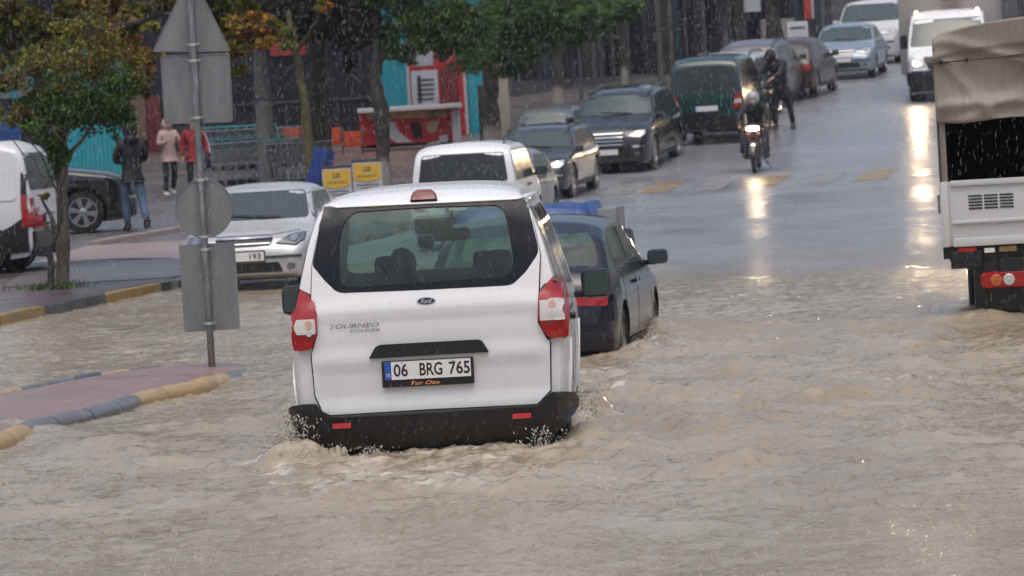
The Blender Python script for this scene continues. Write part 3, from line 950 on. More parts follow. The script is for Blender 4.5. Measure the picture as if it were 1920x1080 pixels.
def ridge(X, Y, pts, w, h):
    """swell along a polyline (x, y)"""
    best = np.full(X.shape, 1e9)
    for (x0, y0), (x1, y1) in zip(pts[:-1], pts[1:]):
        dx, dy = x1 - x0, y1 - y0
        t = np.clip(((X - x0) * dx + (Y - y0) * dy) / (dx * dx + dy * dy), 0, 1)
        d = np.hypot(X - x0 - t * dx, (Y - y0 - t * dy))
        best = np.minimum(best, d)
    return h * np.exp(-(best / w) ** 2)
def water():
    nx, ny = 430, 760
    ts = np.linspace(0, 1, ny)
    Yl = 19.5 + (76 - 19.5) * ts ** 1.15
    U = np.linspace(-1, 1, nx)
    Y = np.repeat(Yl[:, None], nx, 1)
    X = U[None, :] * (2.6 + Y * .115)
    # choppy flow: crests run across, broken up by noise; calmer at both ends
    amp = .35 + .65 * sstep(24, 29, Y) * (1 - .75 * sstep(46, 58, Y))
    rough = .55 + .9 * fbm(X * .35 + 3, Y * .22, 3, 5)
    rough = rough * (.75 + .9 * np.exp(-((X - 1.5) / 2.2) ** 2) * np.exp(-((Y - 34) / 7) ** 2))
    w1 = 1 - np.abs(2 * fbm(X * .42 + .10 * Y, Y * .62 + .25 * X, 3, 1) - 1)
    w2 = 1 - np.abs(2 * fbm(X * 1.9 + 9, Y * 1.9 - .3 * X, 4, 2) - 1)
    w3 = fbm(X * 6.5, Y * 4.6, 3, 3)
    w4 = fbm(X * 19, Y * 11, 2, 4)
    Z = .028 * (w1 - .75) + .032 * (w2 - .75) + .034 * (w3 - .5) + .019 * (w4 - .5)
    Z = Z * amp * rough * 1.25
    # long swells pushed out by the cars
    def gg(px, py): p = gp(px, py); return (p.x, p.y)
    for pts, w, h in [
        ([gg(1240, 632), gg(1400, 622), gg(1600, 612), (gg(1850, 606))], .45, .06),
        ([gg(1190, 668), gg(1350, 652), gg(1560, 648), gg(1700, 655)], .4, .045),
        ([gg(1120, 745), gg(1300, 745), gg(1480, 742), gg(1560, 748)], .35, .05),
        ([gg(1110, 800), gg(1250, 800), gg(1420, 815)], .35, .05),
        ([gg(1340, 880), gg(1400, 872)], .16, .09),
        ([gg(380, 815), gg(480, 800), gg(545, 790)], .25, .05),
        ([gg(560, 882), gg(680, 868), gg(820, 850), gg(960, 862), gg(1090, 850), gg(1160, 835)], .30, .035),
        ([gg(640, 930), gg(800, 905), gg(960, 915), gg(1060, 890)], .3, .04),
        ([gg(150, 845), gg(330, 830), gg(520, 860)], .25, .03),
        ([gg(528, 872), gg(552, 862), gg(575, 868)], .16, .11), ([gg(1096, 832), gg(1112, 806), gg(1118, 770)], .14, .10), ([gg(1196, 664), gg(1226, 652), gg(1244, 632)], .16, .08), ([gg(1700, 690), gg(1900, 660)], .4, .04), ([gg(1150, 705), gg(1330, 690), gg(1520, 700), gg(1680, 735)], .35, .04), ([gg(20, 800), gg(180, 838), gg(300, 872)], .3, .04), ([gg(600, 990), gg(900, 960), gg(1250, 985)], .3, .028), ([gg(1500, 860), gg(1700, 830), gg(1900, 850)], .3, .035), ([gg(40, 960), gg(300, 930), gg(560, 950)], .25, .028)]:
        h *= 1.35 if h > .036 and w > .2 else 1.0
        Z += ridge(X, Y + .5 * (fbm(X * .9, Y * .2, 3, 8) - .5), pts, w, h) * (.25 + 1.5 * fbm(X * 2.2, Y * 1.6, 3, 9))
    Z += .002
    foam = sstep(.62, .80, fbm(X * 7 + 1, Y * 4.0, 4, 21)) 
    near = np.zeros_like(X)
    for px, py, rx, ry in [(560, 870, .45, 1.3), (1110, 790, .35, 1.8), (1215, 650, .35, 1.6), (830, 862, .9, .8), (1130, 720, .3, 3.0), (700, 905, .8, 1.5)]:
        p = gp(px, py)
        near = np.maximum(near, np.exp(-((X - p.x) / rx) ** 2 - ((Y - p.y) / ry) ** 2))
    crest = sstep(.035, .085, Z)
    foam = np.clip(foam * (near * .75 + .30 * crest) + .35 * near * sstep(.5, .62, fbm(X * 11, Y * 7, 3, 31)), 0, 1)
    V = np.stack([X, Y, Z], -1).reshape(-1, 3)
    idx = np.arange(nx * ny).reshape(ny, nx)
    F = np.stack([idx[:-1, :-1], idx[:-1, 1:], idx[1:, 1:], idx[1:, :-1]], -1).reshape(-1, 4)
    me = bpy.data.meshes.new('flood_water')
    me.vertices.add(len(V)); me.vertices.foreach_set('co', V.ravel())
    me.loops.add(F.size); me.loops.foreach_set('vertex_index', F.ravel())
    me.polygons.add(len(F)); me.polygons.foreach_set('loop_start', np.arange(0, F.size, 4)); me.polygons.foreach_set('loop_total', np.full(len(F), 4))
    me.polygons.foreach_set('use_smooth', np.ones(len(F), bool))
    me.update(calc_edges=True); me.validate()
    at_ = me.attributes.new('foam', 'FLOAT', 'POINT'); at_.data.foreach_set('value', foam.ravel())
    o = link(bpy.data.objects.new('flood_water', me)); tag(o, kind='structure')
    m, nt, p = nt_mat('muddy_water')
    co = coords(nt, 'Object', (1, .6, 1))
    f1 = noise(nt, co, .9, 6, .6)
    col = ramp(nt, f1, [(.3, (.26, .205, .135)), (.55, (.335, .28, .20)), (.75, (.39, .34, .265))])
    at2 = node(nt, 'ShaderNodeAttribute', attribute_name='foam')
    col = mixc(nt, at2.outputs['Fac'], col, (.60, .56, .50))
    nt.links.new(col, p.inputs['Base Color'])
    p.inputs['IOR'].default_value = 1.33
    mr = node(nt, 'ShaderNodeMapRange'); nt.links.new(at2.outputs['Fac'], mr.inputs[0]); mr.inputs[3].default_value = .07; mr.inputs[4].default_value = .6
    nt.links.new(mr.outputs[0], p.inputs['Roughness'])
    b0 = bump(nt, None, noise(nt, coords(nt, 'Object', (1, .45, 1)), 9, 6, .62), .55, .035)
    b1 = bump(nt, None, noise(nt, coords(nt, 'Object', (1, .5, 1)), 34, 4, .6), .7, .012, b0)
    vo = node(nt, 'ShaderNodeTexVoronoi', i_Scale=13.0); nt.links.new(coords(nt, 'Object', (1, .8, 1)), vo.inputs['Vector'])
    vo.inputs['Randomness'].default_value = 1
    ring = ramp(nt, vo.outputs['Distance'], [(0, 1.0), (.05, 0.0), (.10, .6), (.16, 0.1), (.2, .35), (.27, 0)])
    bump(nt, p, ring, .8, .012, b1)
    me.materials.append(m)
    # calm skirt out to the sides and behind the camera
    sk = bmesh.new()
    for q in ([(-60, -60), (60, -60), (60, 19.5), (-60, 19.5)], [(-60, 19.5), (-4.84, 19.5), (-11.34, 76), (-60, 76)], [(4.84, 19.5), (60, 19.5), (60, 76), (11.34, 76)]):
        sk.faces.new([sk.verts.new((a, b, 0.0)) for a, b in q])
    s = bm_obj('flood_water_beyond', sk, m); tag(s, kind='structure')
    s.name = 'flood_water'
water()

# ------------------------------------------------------------------ the white van in the middle
VD = FPX / 302.0
VC = Vector((-162 / 302.0, VD, -.12))
VH = math.radians(-1.8)
van = root('white_van', VC, VH, 'white passenger van driving away through flood water, close-up centre, plate 06 BRG 765', 'van')
def R(px, py):
    u, v = uv(px, py)
    return ((u + 162) / 302.0, (842 - (540 - v)) / 302.0 + .12)
vL, vW, vH = 4.15, 1.74, 1.775
fz_v = [(z / vH, w / .872) for z, w in [(0.2, .80), (.32, .845), (.45, .860), (.60, .868), (.80, .872), (.98, .858), (1.05, .842), (1.15, .818), (1.27, .785), (1.45, .735), (1.60, .675), (1.70, .61), (1.78, .56)]]
top_v = [(0, .50), (.002, .565), (.006, .60), (.012, .63), (.030, .78), (.050, .905), (.062, .955), (.085, .985), (.16, 1.0), (.50, 1.0), (.60, .985), (.66, .95), (.82, .66), (.86, .625), (.94, .56), (.985, .48), (1, .36)]
hw_v = [(0, .93), (.004, .95), (.012, .968), (.03, .985), (.07, 1), (.80, 1.005), (.88, .99), (.95, .93), (.985, .85), (1, .76)]
zb_v = [(0, .22), (.03, .19), (.1, .18), (.9, .18), (1, .25)]
st = sorted(set([p[0] for p in top_v] + [p[0] for p in hw_v] + [.02, .025, .036, .042, .056, .07, .10, .12] + [i / 30 for i in range(31)]))
V, F = loft(vL, vW, vH, top_v, hw_v, fz_v, zb_v, st, crown=.085, nf=20, nc=10)
vb = mesh_obj('body', V, F, M['white'], van, smooth=True)
bm = bmesh.new(); bm.from_mesh(vb.data); bmesh.ops.recalc_face_normals(bm, faces=bm.faces); bm.to_mesh(vb.data); bm.free()
vbvh = BVHTree.FromPolygons([Vector(v) for v in V], F)
clear_px = [(650, 410), (665, 401), (800, 392), (931, 388), (944, 400), (952, 433), (962, 490), (958, 512), (945, 521), (800, 531), (650, 541), (638, 530), (634, 502), (636, 455), (641, 425)]
clear_o = [R(*p) for p in clear_px]
ws_v = rounded([(-.70, 1.16), (.70, 1.16), (.60, 1.66), (-.60, 1.66)], .07)
swv = [rounded(q, .06) for q in ([(.22, 1.16), (.98, 1.10), (.98, 1.60), (.36, 1.62)], [(1.06, 1.10), (1.95, 1.06), (1.95, 1.60), (1.06, 1.60)], [(2.03, 1.06), (3.05, 1.04), (2.72, 1.55), (2.45, 1.60), (2.03, 1.60)])]
Vi, Fi = loft(vL, vW, vH, top_v, hw_v, fz_v, zb_v, st, hole_inset=.05, crown=.085, nf=14, nc=6)
ci = mesh_obj('cut', Vi, Fi, M['cabin'])
bm = bmesh.new(); bm.from_mesh(ci.data); bmesh.ops.recalc_face_normals(bm, faces=bm.faces); bm.to_mesh(ci.data); bm.free()
cuts = [ci, prism_cutter(rounded(clear_o, .02, 2), 'R', -.4, 1.6, M['plastic']), prism_cutter(ws_v, 'F', 2.0, 4.4, M['plastic'])]
for s in (-1, 1):
    for o_ in swv: cuts.append(prism_cutter(o_, 'Q', min(s * .4, s * 1.2), max(s * .4, s * 1.2), M['plastic']))
    for yy in (.62, 3.35): cuts.append(cyl_cutter(yy, .33, .365, s * .58, s * 1.1, M['dark']))
boolean(vb, cuts)
vb.data.set_sharp_from_angle(angle=math.radians(35))
# tailgate: raised panel with the creases of the pressing
win_px = [(604, 396), (980, 378), (985, 383), (997, 425), (1008, 468), (1007, 480), (985, 513), (962, 535), (950, 538), (780, 547), (640, 552.5), (628, 549), (605, 527), (584.5, 502), (585, 493), (594, 440), (601, 400)]
win_o = rounded([R(*p) for p in win_px], .02, 2)
gate_px = [(606, 392), (982, 374), (997, 415), (1012, 478), (1010, 556), (1009, 604), (1026, 634), (1032, 640), (1033, 731), (1008, 757), (800, 768), (618, 779), (604, 771), (590, 742), (583, 664), (594, 628), (593, 590), (582, 562), (583, 500), (592, 440), (603, 396)]
gate_o = [R(*p) for p in gate_px]
cx_ = sum(p[0] for p in gate_o) / len(gate_o); cz_ = sum(p[1] for p in gate_o) / len(gate_o)
def grow(o, d): 
    out = []
    for x, z in o:
        v = Vector((x - cx_, z - cz_)); l = v.length
        out.append((cx_ + v.x * (l + d) / l, cz_ + v.y * (l + d) / l))
    return out
def press(x, z):
    d = 0.0
    d += -.016 * float(sstep(.995, .970, z)) + .012 * float(sstep(.80, .74, z))           # waist crease under the window
    d += -.014 * float(sstep(.70, .675, z)) * float(sstep(.80, .62, abs(x)))                # recess round the plate
    d += .018 * float(sstep(.50, .42, z))
    return d
patch('tailgate_gap', vbvh, 'R', grow(gate_o, .006), M['seam'], van, off=.003, holes=[grow(gate_o, -.03)], g=.06)
gate = patch('tailgate', vbvh, 'R', grow(gate_o, -.003), M['white'], van, off=.030, holes=[win_o], g=.035, rim=.028, disp=press)
patch('glass_border', vbvh, 'R', grow(win_o, -.004), M['frit'], van, off=.020, holes=[rounded(clear_o, .03, 3)], g=.05, rim=.012)
patch('rear_window', vbvh, 'R', clear_o, M['clear'], van, off=.012, g=.08, rim=.004)
patch('windscreen', vbvh, 'F', ws_v, M['clear'], van, off=-.006)
for s, v in ((1, 'Q'), (-1, 'L')):
    for o_ in swv: patch('side_window', vbvh, v, o_, M['clearg'] if o_ is not swv[0] else M['glasst'], van, off=.004)
    strip('door_rail', vbvh, v, [(.15, .94), (1.0, .93), (2.0, .92)], .022, M['plastic'], van, off=.008)
    for x_ in (1.02, 2.0, 3.0): strip('door_seam', vbvh, v, [(x_, .3), (x_, 1.04)], .012, M['seam'], van)
    patch('door_handle', vbvh, v, rounded([(1.10, .86), (1.28, .86), (1.28, .90), (1.10, .90)], .012), M['plastic'], van, off=.035, rim=.035)
    for yy in (.62, 3.35):
        # black wheel-arch flare
        o_ = [(yy + .44 * math.cos(a), .33 + .44 * math.sin(a)) for a in np.linspace(0, PI, 15)] + [(yy + .37 * math.cos(a), .33 + .37 * math.sin(a)) for a in np.linspace(PI, 0, 15)]
        patch('arch_flare', vbvh, v, o_, M['white'] if yy > 1 else M['white'], van, off=.012, g=.08, rim=.012)
        wheel(van, s * .74, yy, .31, .19, s, M['rim'], 5)
    mirror(van, s * .885 + s * .02, 2.85, 1.02, s, M['plastic'], w=.20, h=.20)
# window furniture
strip('window_seal', vbvh, 'R', [R(604, 394.5), R(790, 384), R(983, 376)], .010, M['seam'], van, off=.018)
bl = [R(765, 383), R(769, 373), R(778, 368), R(805, 367), R(814, 371), R(818, 381)]
patch('brake_light_housing', vbvh, 'R', grow(rounded(bl, .01), 0), M['seam'], van, off=.030, rim=.03, g=.03)
cbl = Vector((sum(p[0] for p in bl) / 6, sum(p[1] for p in bl) / 6))
patch('brake_light', vbvh, 'R', rounded([tuple(cbl + (Vector(p) - cbl) * .90) for p in bl], .012), simple('unlit_brake_lamp', (.14, .002, .005), .15, coat=.3, b=.3, bs=140), van, off=.045, rim=.02, g=.03)
# wiper: pivot, arm and blade lying along the foot of the glass
bm = bmesh.new()
def RP(px, py, off):
    x, z = R(px, py)
    h, n, _, _ = vbvh.ray_cast(Vector((x, -6, z)), Vector((0, 1, 0)))
    return h + n * off
add_tube(bm, [RP(792, 545, .03), RP(792, 545, .075)], [.036, .03], 12)
add_tube(bm, [RP(794, 542, .075), RP(815, 535, .07), RP(880, 528, .05), RP(930, 524, .04)], [.020, .016, .010, .007], 6)
add_tube(bm, [RP(790, 543, .07), RP(775, 537, .07), RP(762, 543, .06)], [.022, .018, .012], 6)
rw_ = bm_obj('rear_wiper', bm, M['plastic'], van, ang=50)
bm = bmesh.new(); add_tube(bm, [RP(700, 541, .03), RP(830, 534, .032), RP(950, 526, .03)], [.008, .009, .008], 5)
bm_obj('wiper_blade', bm, M['rubber'], rw_, ang=50)
# lamp clusters
lampL = [(563, 545), (577, 556), (590.5, 573), (594.5, 605), (594, 628), (583, 655.6), (558, 658), (556, 640), (554.5, 596), (558, 565)]
lampR = [(1036, 519.5), (1023, 535), (1010, 554), (1009.5, 600), (1019, 620), (1031.8, 633), (1055, 631.5), (1053.5, 560), (1047, 536), (1041, 522)]
for pts, wz, s in ((lampL, (602, 629), -1), (lampR, (563, 600), 1)):
    o_ = [R(*p) for p in pts]
    patch('lamp_gasket', vbvh, 'R', [(p[0] + (.010 if p[0] > sum(q[0] for q in o_) / len(o_) else -.010), p[1] + (.008 if p[1] > .8 else -.008)) for p in o_], M['seam'], van, off=.010, g=.05)
    tl = patch('tail_light', vbvh, 'R', rounded(o_, .012, 3), M['red'], van, off=.034, rim=.03, g=.035, disp=lambda x, z: .012 * math.cos((z - .93) * 6))
    c = Vector((sum(p[0] for p in o_) / len(o_), 0))
    zt, zb_ = R(pts[0][0], wz[0])[1], R(pts[0][0], wz[1])[1]
    zt -= .006
    xl = min(p[0] for p in o_) + .011; xr = max(p[0] for p in o_) - (.011 if s < 0 else .026)
    band = [(xl, zb_), (xr, zb_), (xr, zt), (xl, zt)]
    patch('clear_lens', vbvh, 'R', rounded(band, .008, 3), M['lens'], tl, off=.058, rim=.012, g=.02)
    ac = ((xl + xr) / 2 + .015, zt - .030)
    patch('indicator_bulb', vbvh, 'R', [(ac[0] + .022 * math.cos(a), ac[1] + .022 * math.sin(a)) for a in np.linspace(0, 2 * PI, 11)[:-1]], simple('amber_bulb', (.55, .33, .22), .3, coat=1), tl, off=.060, rim=.003, g=.03)
    patch('reversing_bulb', vbvh, 'R', [(ac[0] + .018 * math.cos(a), ac[1] - .05 + .018 * math.sin(a)) for a in np.linspace(0, 2 * PI, 11)[:-1]], M['clearlamp'], tl, off=.060, rim=.003, g=.03)
# grab bar above the plate
bar = [R(692, 672), R(703, 651), R(712, 646), R(898, 635.5), R(904, 638), R(917.5, 659)]
patch('grab_bar', vbvh, 'R', rounded(bar, .008, 2), M['plastic'], van, off=.048, rim=.045, g=.04)
# number plate
pc = R(802.5, 694.5)
h, n, _, _ = vbvh.ray_cast(Vector((pc[0], -6, pc[1])), Vector((0, 1, 0)))
py_ = h.y - .030
pl = root('number_plate', (0, 0, 0)); pl.parent = van
pl.location = (pc[0], py_, pc[1]); pl.rotation_euler = (0, math.radians(.2), 0)
def pbox(name, c, s, mat, bev=0): return box(name, c, s, mat, pl, bev=bev)
pbox('plate_holder', (0, 0, -.010), (.572, .016, .165), M['ink'], .006)
pbox('plate_face', (0, -.0105, .010), (.535, .005, .112), M['plate'])
pbox('country_band', (-.2475, -.0140, .010), (.040, .003, .112), M['plateblue'])
text('country_code', 'TR', M['white_ink'], pl, (-.2475, -.0162, -.018), (PI / 2, 0, 0), width=.030, height=.022)
for s_, x_, w_ in (('06', -.168, .088), ('BRG', .020, .142), ('765', .197, .130)):
    text('registration', s_, M['ink'], pl, (x_, -.0140, .012), (PI / 2, 0, 0), width=w_, height=.080, bold=.018)
text('dealer_name', 'Tur Oto', M['orange_ink'], pl, (-.02, -.0090, -.072), (PI / 2, 0, 0), width=.18, height=.024, shear=.35, bold=.015)
for s in (-1, 1): pbox('bolt', (s * .16, -.014, .058), (.008, .004, .008), M['chrome'])
# oval badge
bp = R(799, 564)
h, n, _, _ = vbvh.ray_cast(Vector((bp[0], -6, bp[1])), Vector((0, 1, 0)))
bd = root('badge', (0, 0, 0)); bd.parent = van; bd.location = (bp[0], h.y - .030, bp[1])
for nm, rx_, rz_, y_, mt in (('badge_rim', .058, .0245, .0, 'chrome'), ('badge_field', .051, .0195, -.004, 'blue_ink')):
    bm = bmesh.new()
    add_lathe(bm, [(1, .0), (1, -.006), (.96, -.009)], 'Y', (0, 0, 0), 28)
    bmesh.ops.transform(bm, matrix=Matrix.Translation((0, y_, 0)) @ Matrix.Diagonal((rx_, 1, rz_, 1)), verts=bm.verts)
    bm_obj(nm, bm, M[mt], bd, ang=40)
text('badge_script', 'Ford', M['white_ink'], bd, (0, -.0145, 0), (PI / 2, 0, 0), width=.070, height=.026, shear=.4)
# chrome model name
M['badgechrome'] = simple('dull_chrome_letters', (.36, .37, .38), .25, .8)
for s_, px, py, w_, h_ in (('TOURNEO', 664, 610.5, .31, .027), ('COURIER', 684, 619.5, .185, .018)):
    x, z = R(px, py)
    h, n, _, _ = vbvh.ray_cast(Vector((x, -6, z)), Vector((0, 1, 0)))
    text('model_name', s_, M['badgechrome'], van, (x, h.y - .042 - press(x, z), z), (PI / 2, 0, 0), width=w_, height=h_, shear=.25, bold=.01)
# bumper, in black plastic, raised well off the body
bum = [R(*p) for p in [(549, 812), (552, 790), (556, 766), (566, 758), (592, 757), (600, 765), (616, 781), (640, 783), (800, 774), (1008, 760), (1022, 746), (1034, 734), (1058, 733), (1070, 745), (1082, 765), (1086, 800)]]
bum = [(max(-.846, min(.846, p[0])), p[1]) for p in bum]
bum += [(.84, .30), (.80, .09), (-.80, .09), (-.84, .30)]
bump_o = patch('bumper', vbvh, 'R', rounded(bum, .015, 2), M['plastic'], van, off=.060, rim=.06, g=.05, disp=lambda x, z: -.015 * float(sstep(.76, .84, abs(x))) - .02 * float(sstep(.55, .62, z)) + .02 * float(sstep(.30, .40, z)))
patch('bumper_line', vbvh, 'R', [R(612, 782), R(1012, 759), R(1013, 762), R(613, 785)], M['trim'], bump_o, off=.062, rim=.01, g=.06)
for (a, b) in (((624, 792), (659, 803)), ((961.5, 772), (997, 784))):
    x0, z1 = R(*a); x1, z0 = R(b[0], b[1])
    zc = (z0 + z1) / 2
    x0, x1 = min(x0, x1), max(x0, x1)
    patch('reflector', vbvh, 'R', rounded([(x0, zc - .016), (x1, zc - .016), (x1, zc + .016), (x0, zc + .016)], .004), simple('red_reflector', (.55, .012, .012), .3, coat=1, b=.5, bs=200), van, off=.088, rim=.02, g=.03)
box('exhaust', (-.45, .15, .235), (.05, .3, .05), M['trim'], van, bev=.02)
# inside: seats, headrests, mirror, wheel, dashboard
def seat(x, y, rr=False):
    bm = bmesh.new()
    add_box(bm, Vector((x, y, .78)), (.50, .14, .56), Euler((-.18, 0, 0)).to_matrix(), .06)
    add_box(bm, Vector((x, y + .28, .70)), (.50, .52, .14), None, .05)
    s = bm_obj('seat', bm, M['seat'], van, ang=50)
    bm = bmesh.new(); add_tube(bm, [(x - .06, y - .04, 1.0), (x - .06, y - .06, 1.2)], .010, 5); add_tube(bm, [(x + .06, y - .04, 1.0), (x + .06, y - .06, 1.2)], .010, 5)
    add_box(bm, Vector((x, y - .07, 1.20)), (.26, .11, .22), Euler((-.12, 0, 0)).to_matrix(), .05)
    bm_obj('headrest', bm, M['seat'], s, ang=50)
seat(-.29, 1.95); seat(.36, 1.95)
bm = bmesh.new(); add_box(bm, Vector((0, 1.0, .72)), (1.3, .14, .44), Euler((-.15, 0, 0)).to_matrix(), .05)
bm_obj('rear_bench', bm, M['seat'], van, ang=50)
bm = bmesh.new(); add_box(bm, Vector((0.06, 2.95, 1.40)), (.25, .03, .085), None, .03); add_tube(bm, [(0.06, 2.97, 1.42), (0.06, 3.0, 1.56)], .012, 6)
bm_obj('interior_mirror', bm, M['seat'], van, ang=50)
bm = bmesh.new(); add_box(bm, Vector((0, 3.45, .98)), (1.45, .6, .14), None, .05)
bm_obj('dashboard', bm, M['seat'], van, ang=50)
bm = bmesh.new()
for k in range(16):
    a, b = 2 * PI * k / 16, 2 * PI * (k + 1) / 16
    RM = Euler((math.radians(65), 0, 0)).to_matrix()
    add_tube(bm, [Vector((-.33, 3.0, 1.05)) + RM @ Vector((.18 * math.cos(t), .18 * math.sin(t), 0)) for t in (a, b)], .014, 5)
bm_obj('steering_wheel', bm, M['seat'], van, ang=50)

# dark blue hatchback running ahead of it
bc, bbv = car('hatchback', 'hatch', 4.1, 1.66, 1.37, M['navy'], (0.03, 42.4, -.20), math.radians(-7.5),
    'dark navy blue hatchback driving ahead of the white van, half hidden by it', 'car', wr=.30, hollow=True, plate_r='', plate_f=None)
for s in (-1, 1):
    bm = bmesh.new()
    add_box(bm, Vector((s * .36, 1.9, .80)), (.46, .14, .56), Euler((-.2, 0, 0)).to_matrix(), .05)
    st_ = bm_obj('seat', bm, M['seat'], bc, ang=50)
# blue tarpaulin load beyond it
tr = root('covered_trailer', (.32, 53.0, .20), math.radians(-7), 'low grey trailer loaded under a bright blue tarpaulin, beyond the navy hatchback', 'trailer')
M['tarp'] = simple('blue_tarpaulin', (.012, .05, .20), .35, var=.3, b=.5, bs=6)
M['galv'] = simple('galvanised_steel', (.28, .29, .30), .4, .6, var=.25, vs=12)
bm = bmesh.new()
n = 14
for i in range(n + 1):
    for j in range(n + 1):
        x = -.95 + 1.55 * i / n; y = 1.5 * j / n
        e = min(i, n - i, j, n - j)
        bm.verts.new((x, y, .78 + .07 * math.sin(i * 1.1) * math.cos(j * .9) * .5 + (.06 if e > 0 else -.22)))
bm.verts.ensure_lookup_table()
for i in range(n):
    for j in range(n):
        bm.faces.new([bm.verts[a] for a in (i * (n + 1) + j, i * (n + 1) + j + 1, (i + 1) * (n + 1) + j + 1, (i + 1) * (n + 1) + j)])
bm_obj('tarpaulin', bm, M['tarp'], tr, smooth=True)
box('side_panel', (-.17, .75, .52), (1.5, 1.44, .40), M['galv'], tr, bev=.01)
box('end_box', (.70, .5, .52), (.20, .9, .56), M['galv'], tr, bev=.02)
for s in (-1, 1): wheel(tr, s * .80, .8, .28, .16, s, M['rim'], 5)

# ------------------------------------------------------------------ other vehicles
def gz(x, y): return g1(x, y)
def head(deg): return math.radians(-deg)
# parked, facing us: root sits at the rear, so the rear lies a car's length beyond the front
def facing(name, kind, L, Wd, H, pm, fx, fy, deg, label, cat, **k):
    a = math.radians(deg)                       # direction of the street at this place, clockwise from +Y
    bx, by = fx + math.sin(a) * L, fy + math.cos(a) * L
    z0, z1 = gz(fx, fy + .8), gz(bx, by - .8)
    if 'z' in k: z0 = k.pop('z'); z1 = z0
    tilt = math.atan2(z0 - z1, L * .8)
    r, b = car(name, kind, L, Wd, H, pm, (bx, by, z1), PI - a, label, cat, tilt=tilt, **k)
    return r, b
def away(name, kind, L, Wd, H, pm, x, y, deg, label, cat, **k):
    a = math.radians(deg)
    z0 = gz(x, y + .8); z1 = gz(x + math.sin(a) * (L - .8), y + math.cos(a) * (L - .8))
    return car(name, kind, L, Wd, H, pm, (x, y, z0), -a, label, cat, tilt=math.atan2(z1 - z0, L * .8), **k)
facing('hatchback', 'hatch', 3.8, 1.64, 1.37, M['silver'], -3.30, 63.4, 6, 'silver hatchback parked facing the camera at the kerb with plate ending 193', 'car', wr=.29, lamps='darklamp', plate_f='193', z=-.07)
away('white_estate_car', 'van', 4.0, 1.60, 1.52, M['white'], -.62, 74.2, 6, 'white boxy estate car seen from behind above the white van roof, dark rear window', 'van', wr=.30, rails=True, glass=M['glasst'], plate_r='')
facing('hatchback', 'hatch', 3.6, 1.54, 1.32, M['dullsilver'], -.42, 80.0, 9, 'small silver car with lit headlamp squeezed between white estate and dark grey crossover', 'car', lit='dim_on', plate_f='')
facing('crossover', 'suv', 4.2, 1.70, 1.40, M['darkgrey'], .36, 99.2, 11, 'dark grey crossover parked facing the camera in front of the black SUV', 'car', wr=.33, lit=None, plate_f='', rails=True)
facing('suv', 'suv', 4.45, 1.82, 1.66, M['black'], 2.12, 106.6, 12, 'black SUV with a wide chrome grille parked facing the camera beside the green van', 'car', wr=.36, plate_f='', rails=True, grille='bold')
away('grey_hatchback', 'hatch', 3.7, 1.42, 1.38, M['grey'], .90, 114, 10, 'small grey car standing in the yard behind the crossover and the black SUV', 'car', glass=M['glassg'], plate_r='')
away('green_van', 'van', 4.0, 1.68, 1.86, M['green'], 4.48, 112.2, 11, 'dark green van parked with its wide rear window toward the camera', 'van', wr=.31, glass=M['glasst'], plate_r='')
away('silver_estate', 'mpv', 4.3, 1.72, 1.60, M['silver'], 5.10, 118.5, 12, 'silver estate car parked right beyond the dark green van', 'car', glass=M['glass'], plate_r='', rails=True)
away('grey_crossover', 'suv', 4.1, 1.74, 1.60, M['grey'], 5.95, 124.0, 13, 'grey car with roof rails parked beyond the silver estate, behind the black-clad rider', 'car', plate_r='', rails=True)
away('maroon_hatchback', 'hatch', 4.0, 1.66, 1.45, M['maroon'], 6.95, 127, 14, 'dark maroon car parked near the white poster board, behind the man with the scooter', 'car', wr=.30, plate_r='')
facing('sedan', 'sedan', 4.3, 1.70, 1.42, M['bluesilver'], 8.95, 134.2, 10, 'pale blue silver saloon parked facing the camera at the top of the row', 'car', wr=.30, plate_f='')
facing('white_minivan', 'mpv', 4.7, 1.85, 1.78, M['white2'], 10.15, 142.0, 13, 'white minivan parked facing the camera behind the pale blue saloon', 'van', wr=.33, plate_f='')
away('white_pickup', 'cabvan', 5.0, 1.9, 2.0, M['white2'], 13.0, 163.0, 10, 'distant white delivery van between the minivan and the ambulance truck', 'van', wr=.33, plate_r='')
facing('white_car', 'mpv', 4.5, 1.85, 1.9, M['white'], 15.7, 140.0, 10, 'white vehicle at the top edge behind the box truck, above the canvas cover', 'van', wr=.33, plate_f='')

# white van on the left, seen from its left side and tail
wl, wlb = car('panel_van', 'van', 4.0, 1.70, 1.86, M['white'], (-6.52, 72.55, g1(-7, 72)), math.radians(80), 'white panel van standing at the left edge behind the small tree, tail lamp red', 'van', wr=.33, plate_r='', glass=M['glasst'])
patch('bumper_corner', wlb, 'L', rounded([(-.05, .30), (1.15, .24), (1.15, .50), (.62, .52), (.30, .66), (.10, .78), (-.05, .80)], .04), M['plastic'], wl, off=.02, g=.08)
sl = patch('tail_light', wlb, 'L', rounded([(-.02, .62), (.13, .62), (.14, 1.08), (-.02, 1.10)], .02), M['red'], wl, off=.03, g=.06)
patch('lamp_surround', wlb, 'L', rounded([(-.02, 1.08), (.14, 1.08), (.13, 1.40), (.02, 1.48)], .02), M['plastic'], wl, off=.028, g=.06)
patch('cargo_side', wlb, 'L', rounded([(.20, 1.02), (3.1, 1.02), (3.0, 1.70), (.24, 1.70)], .08), M['white'], wl, off=.012, g=.15)
# dark SUV behind it
a0 = at(215, 440, 85)
ws_, wsb = car('suv', 'suv', 4.5, 1.82, 1.66, M['black'], (a0.x - 4.22, 86.4, g1(-8, 85.5)), math.radians(-86), 'black SUV standing side-on in the yard behind the white panel van and the tree', 'car', wr=.365, plate_f='')

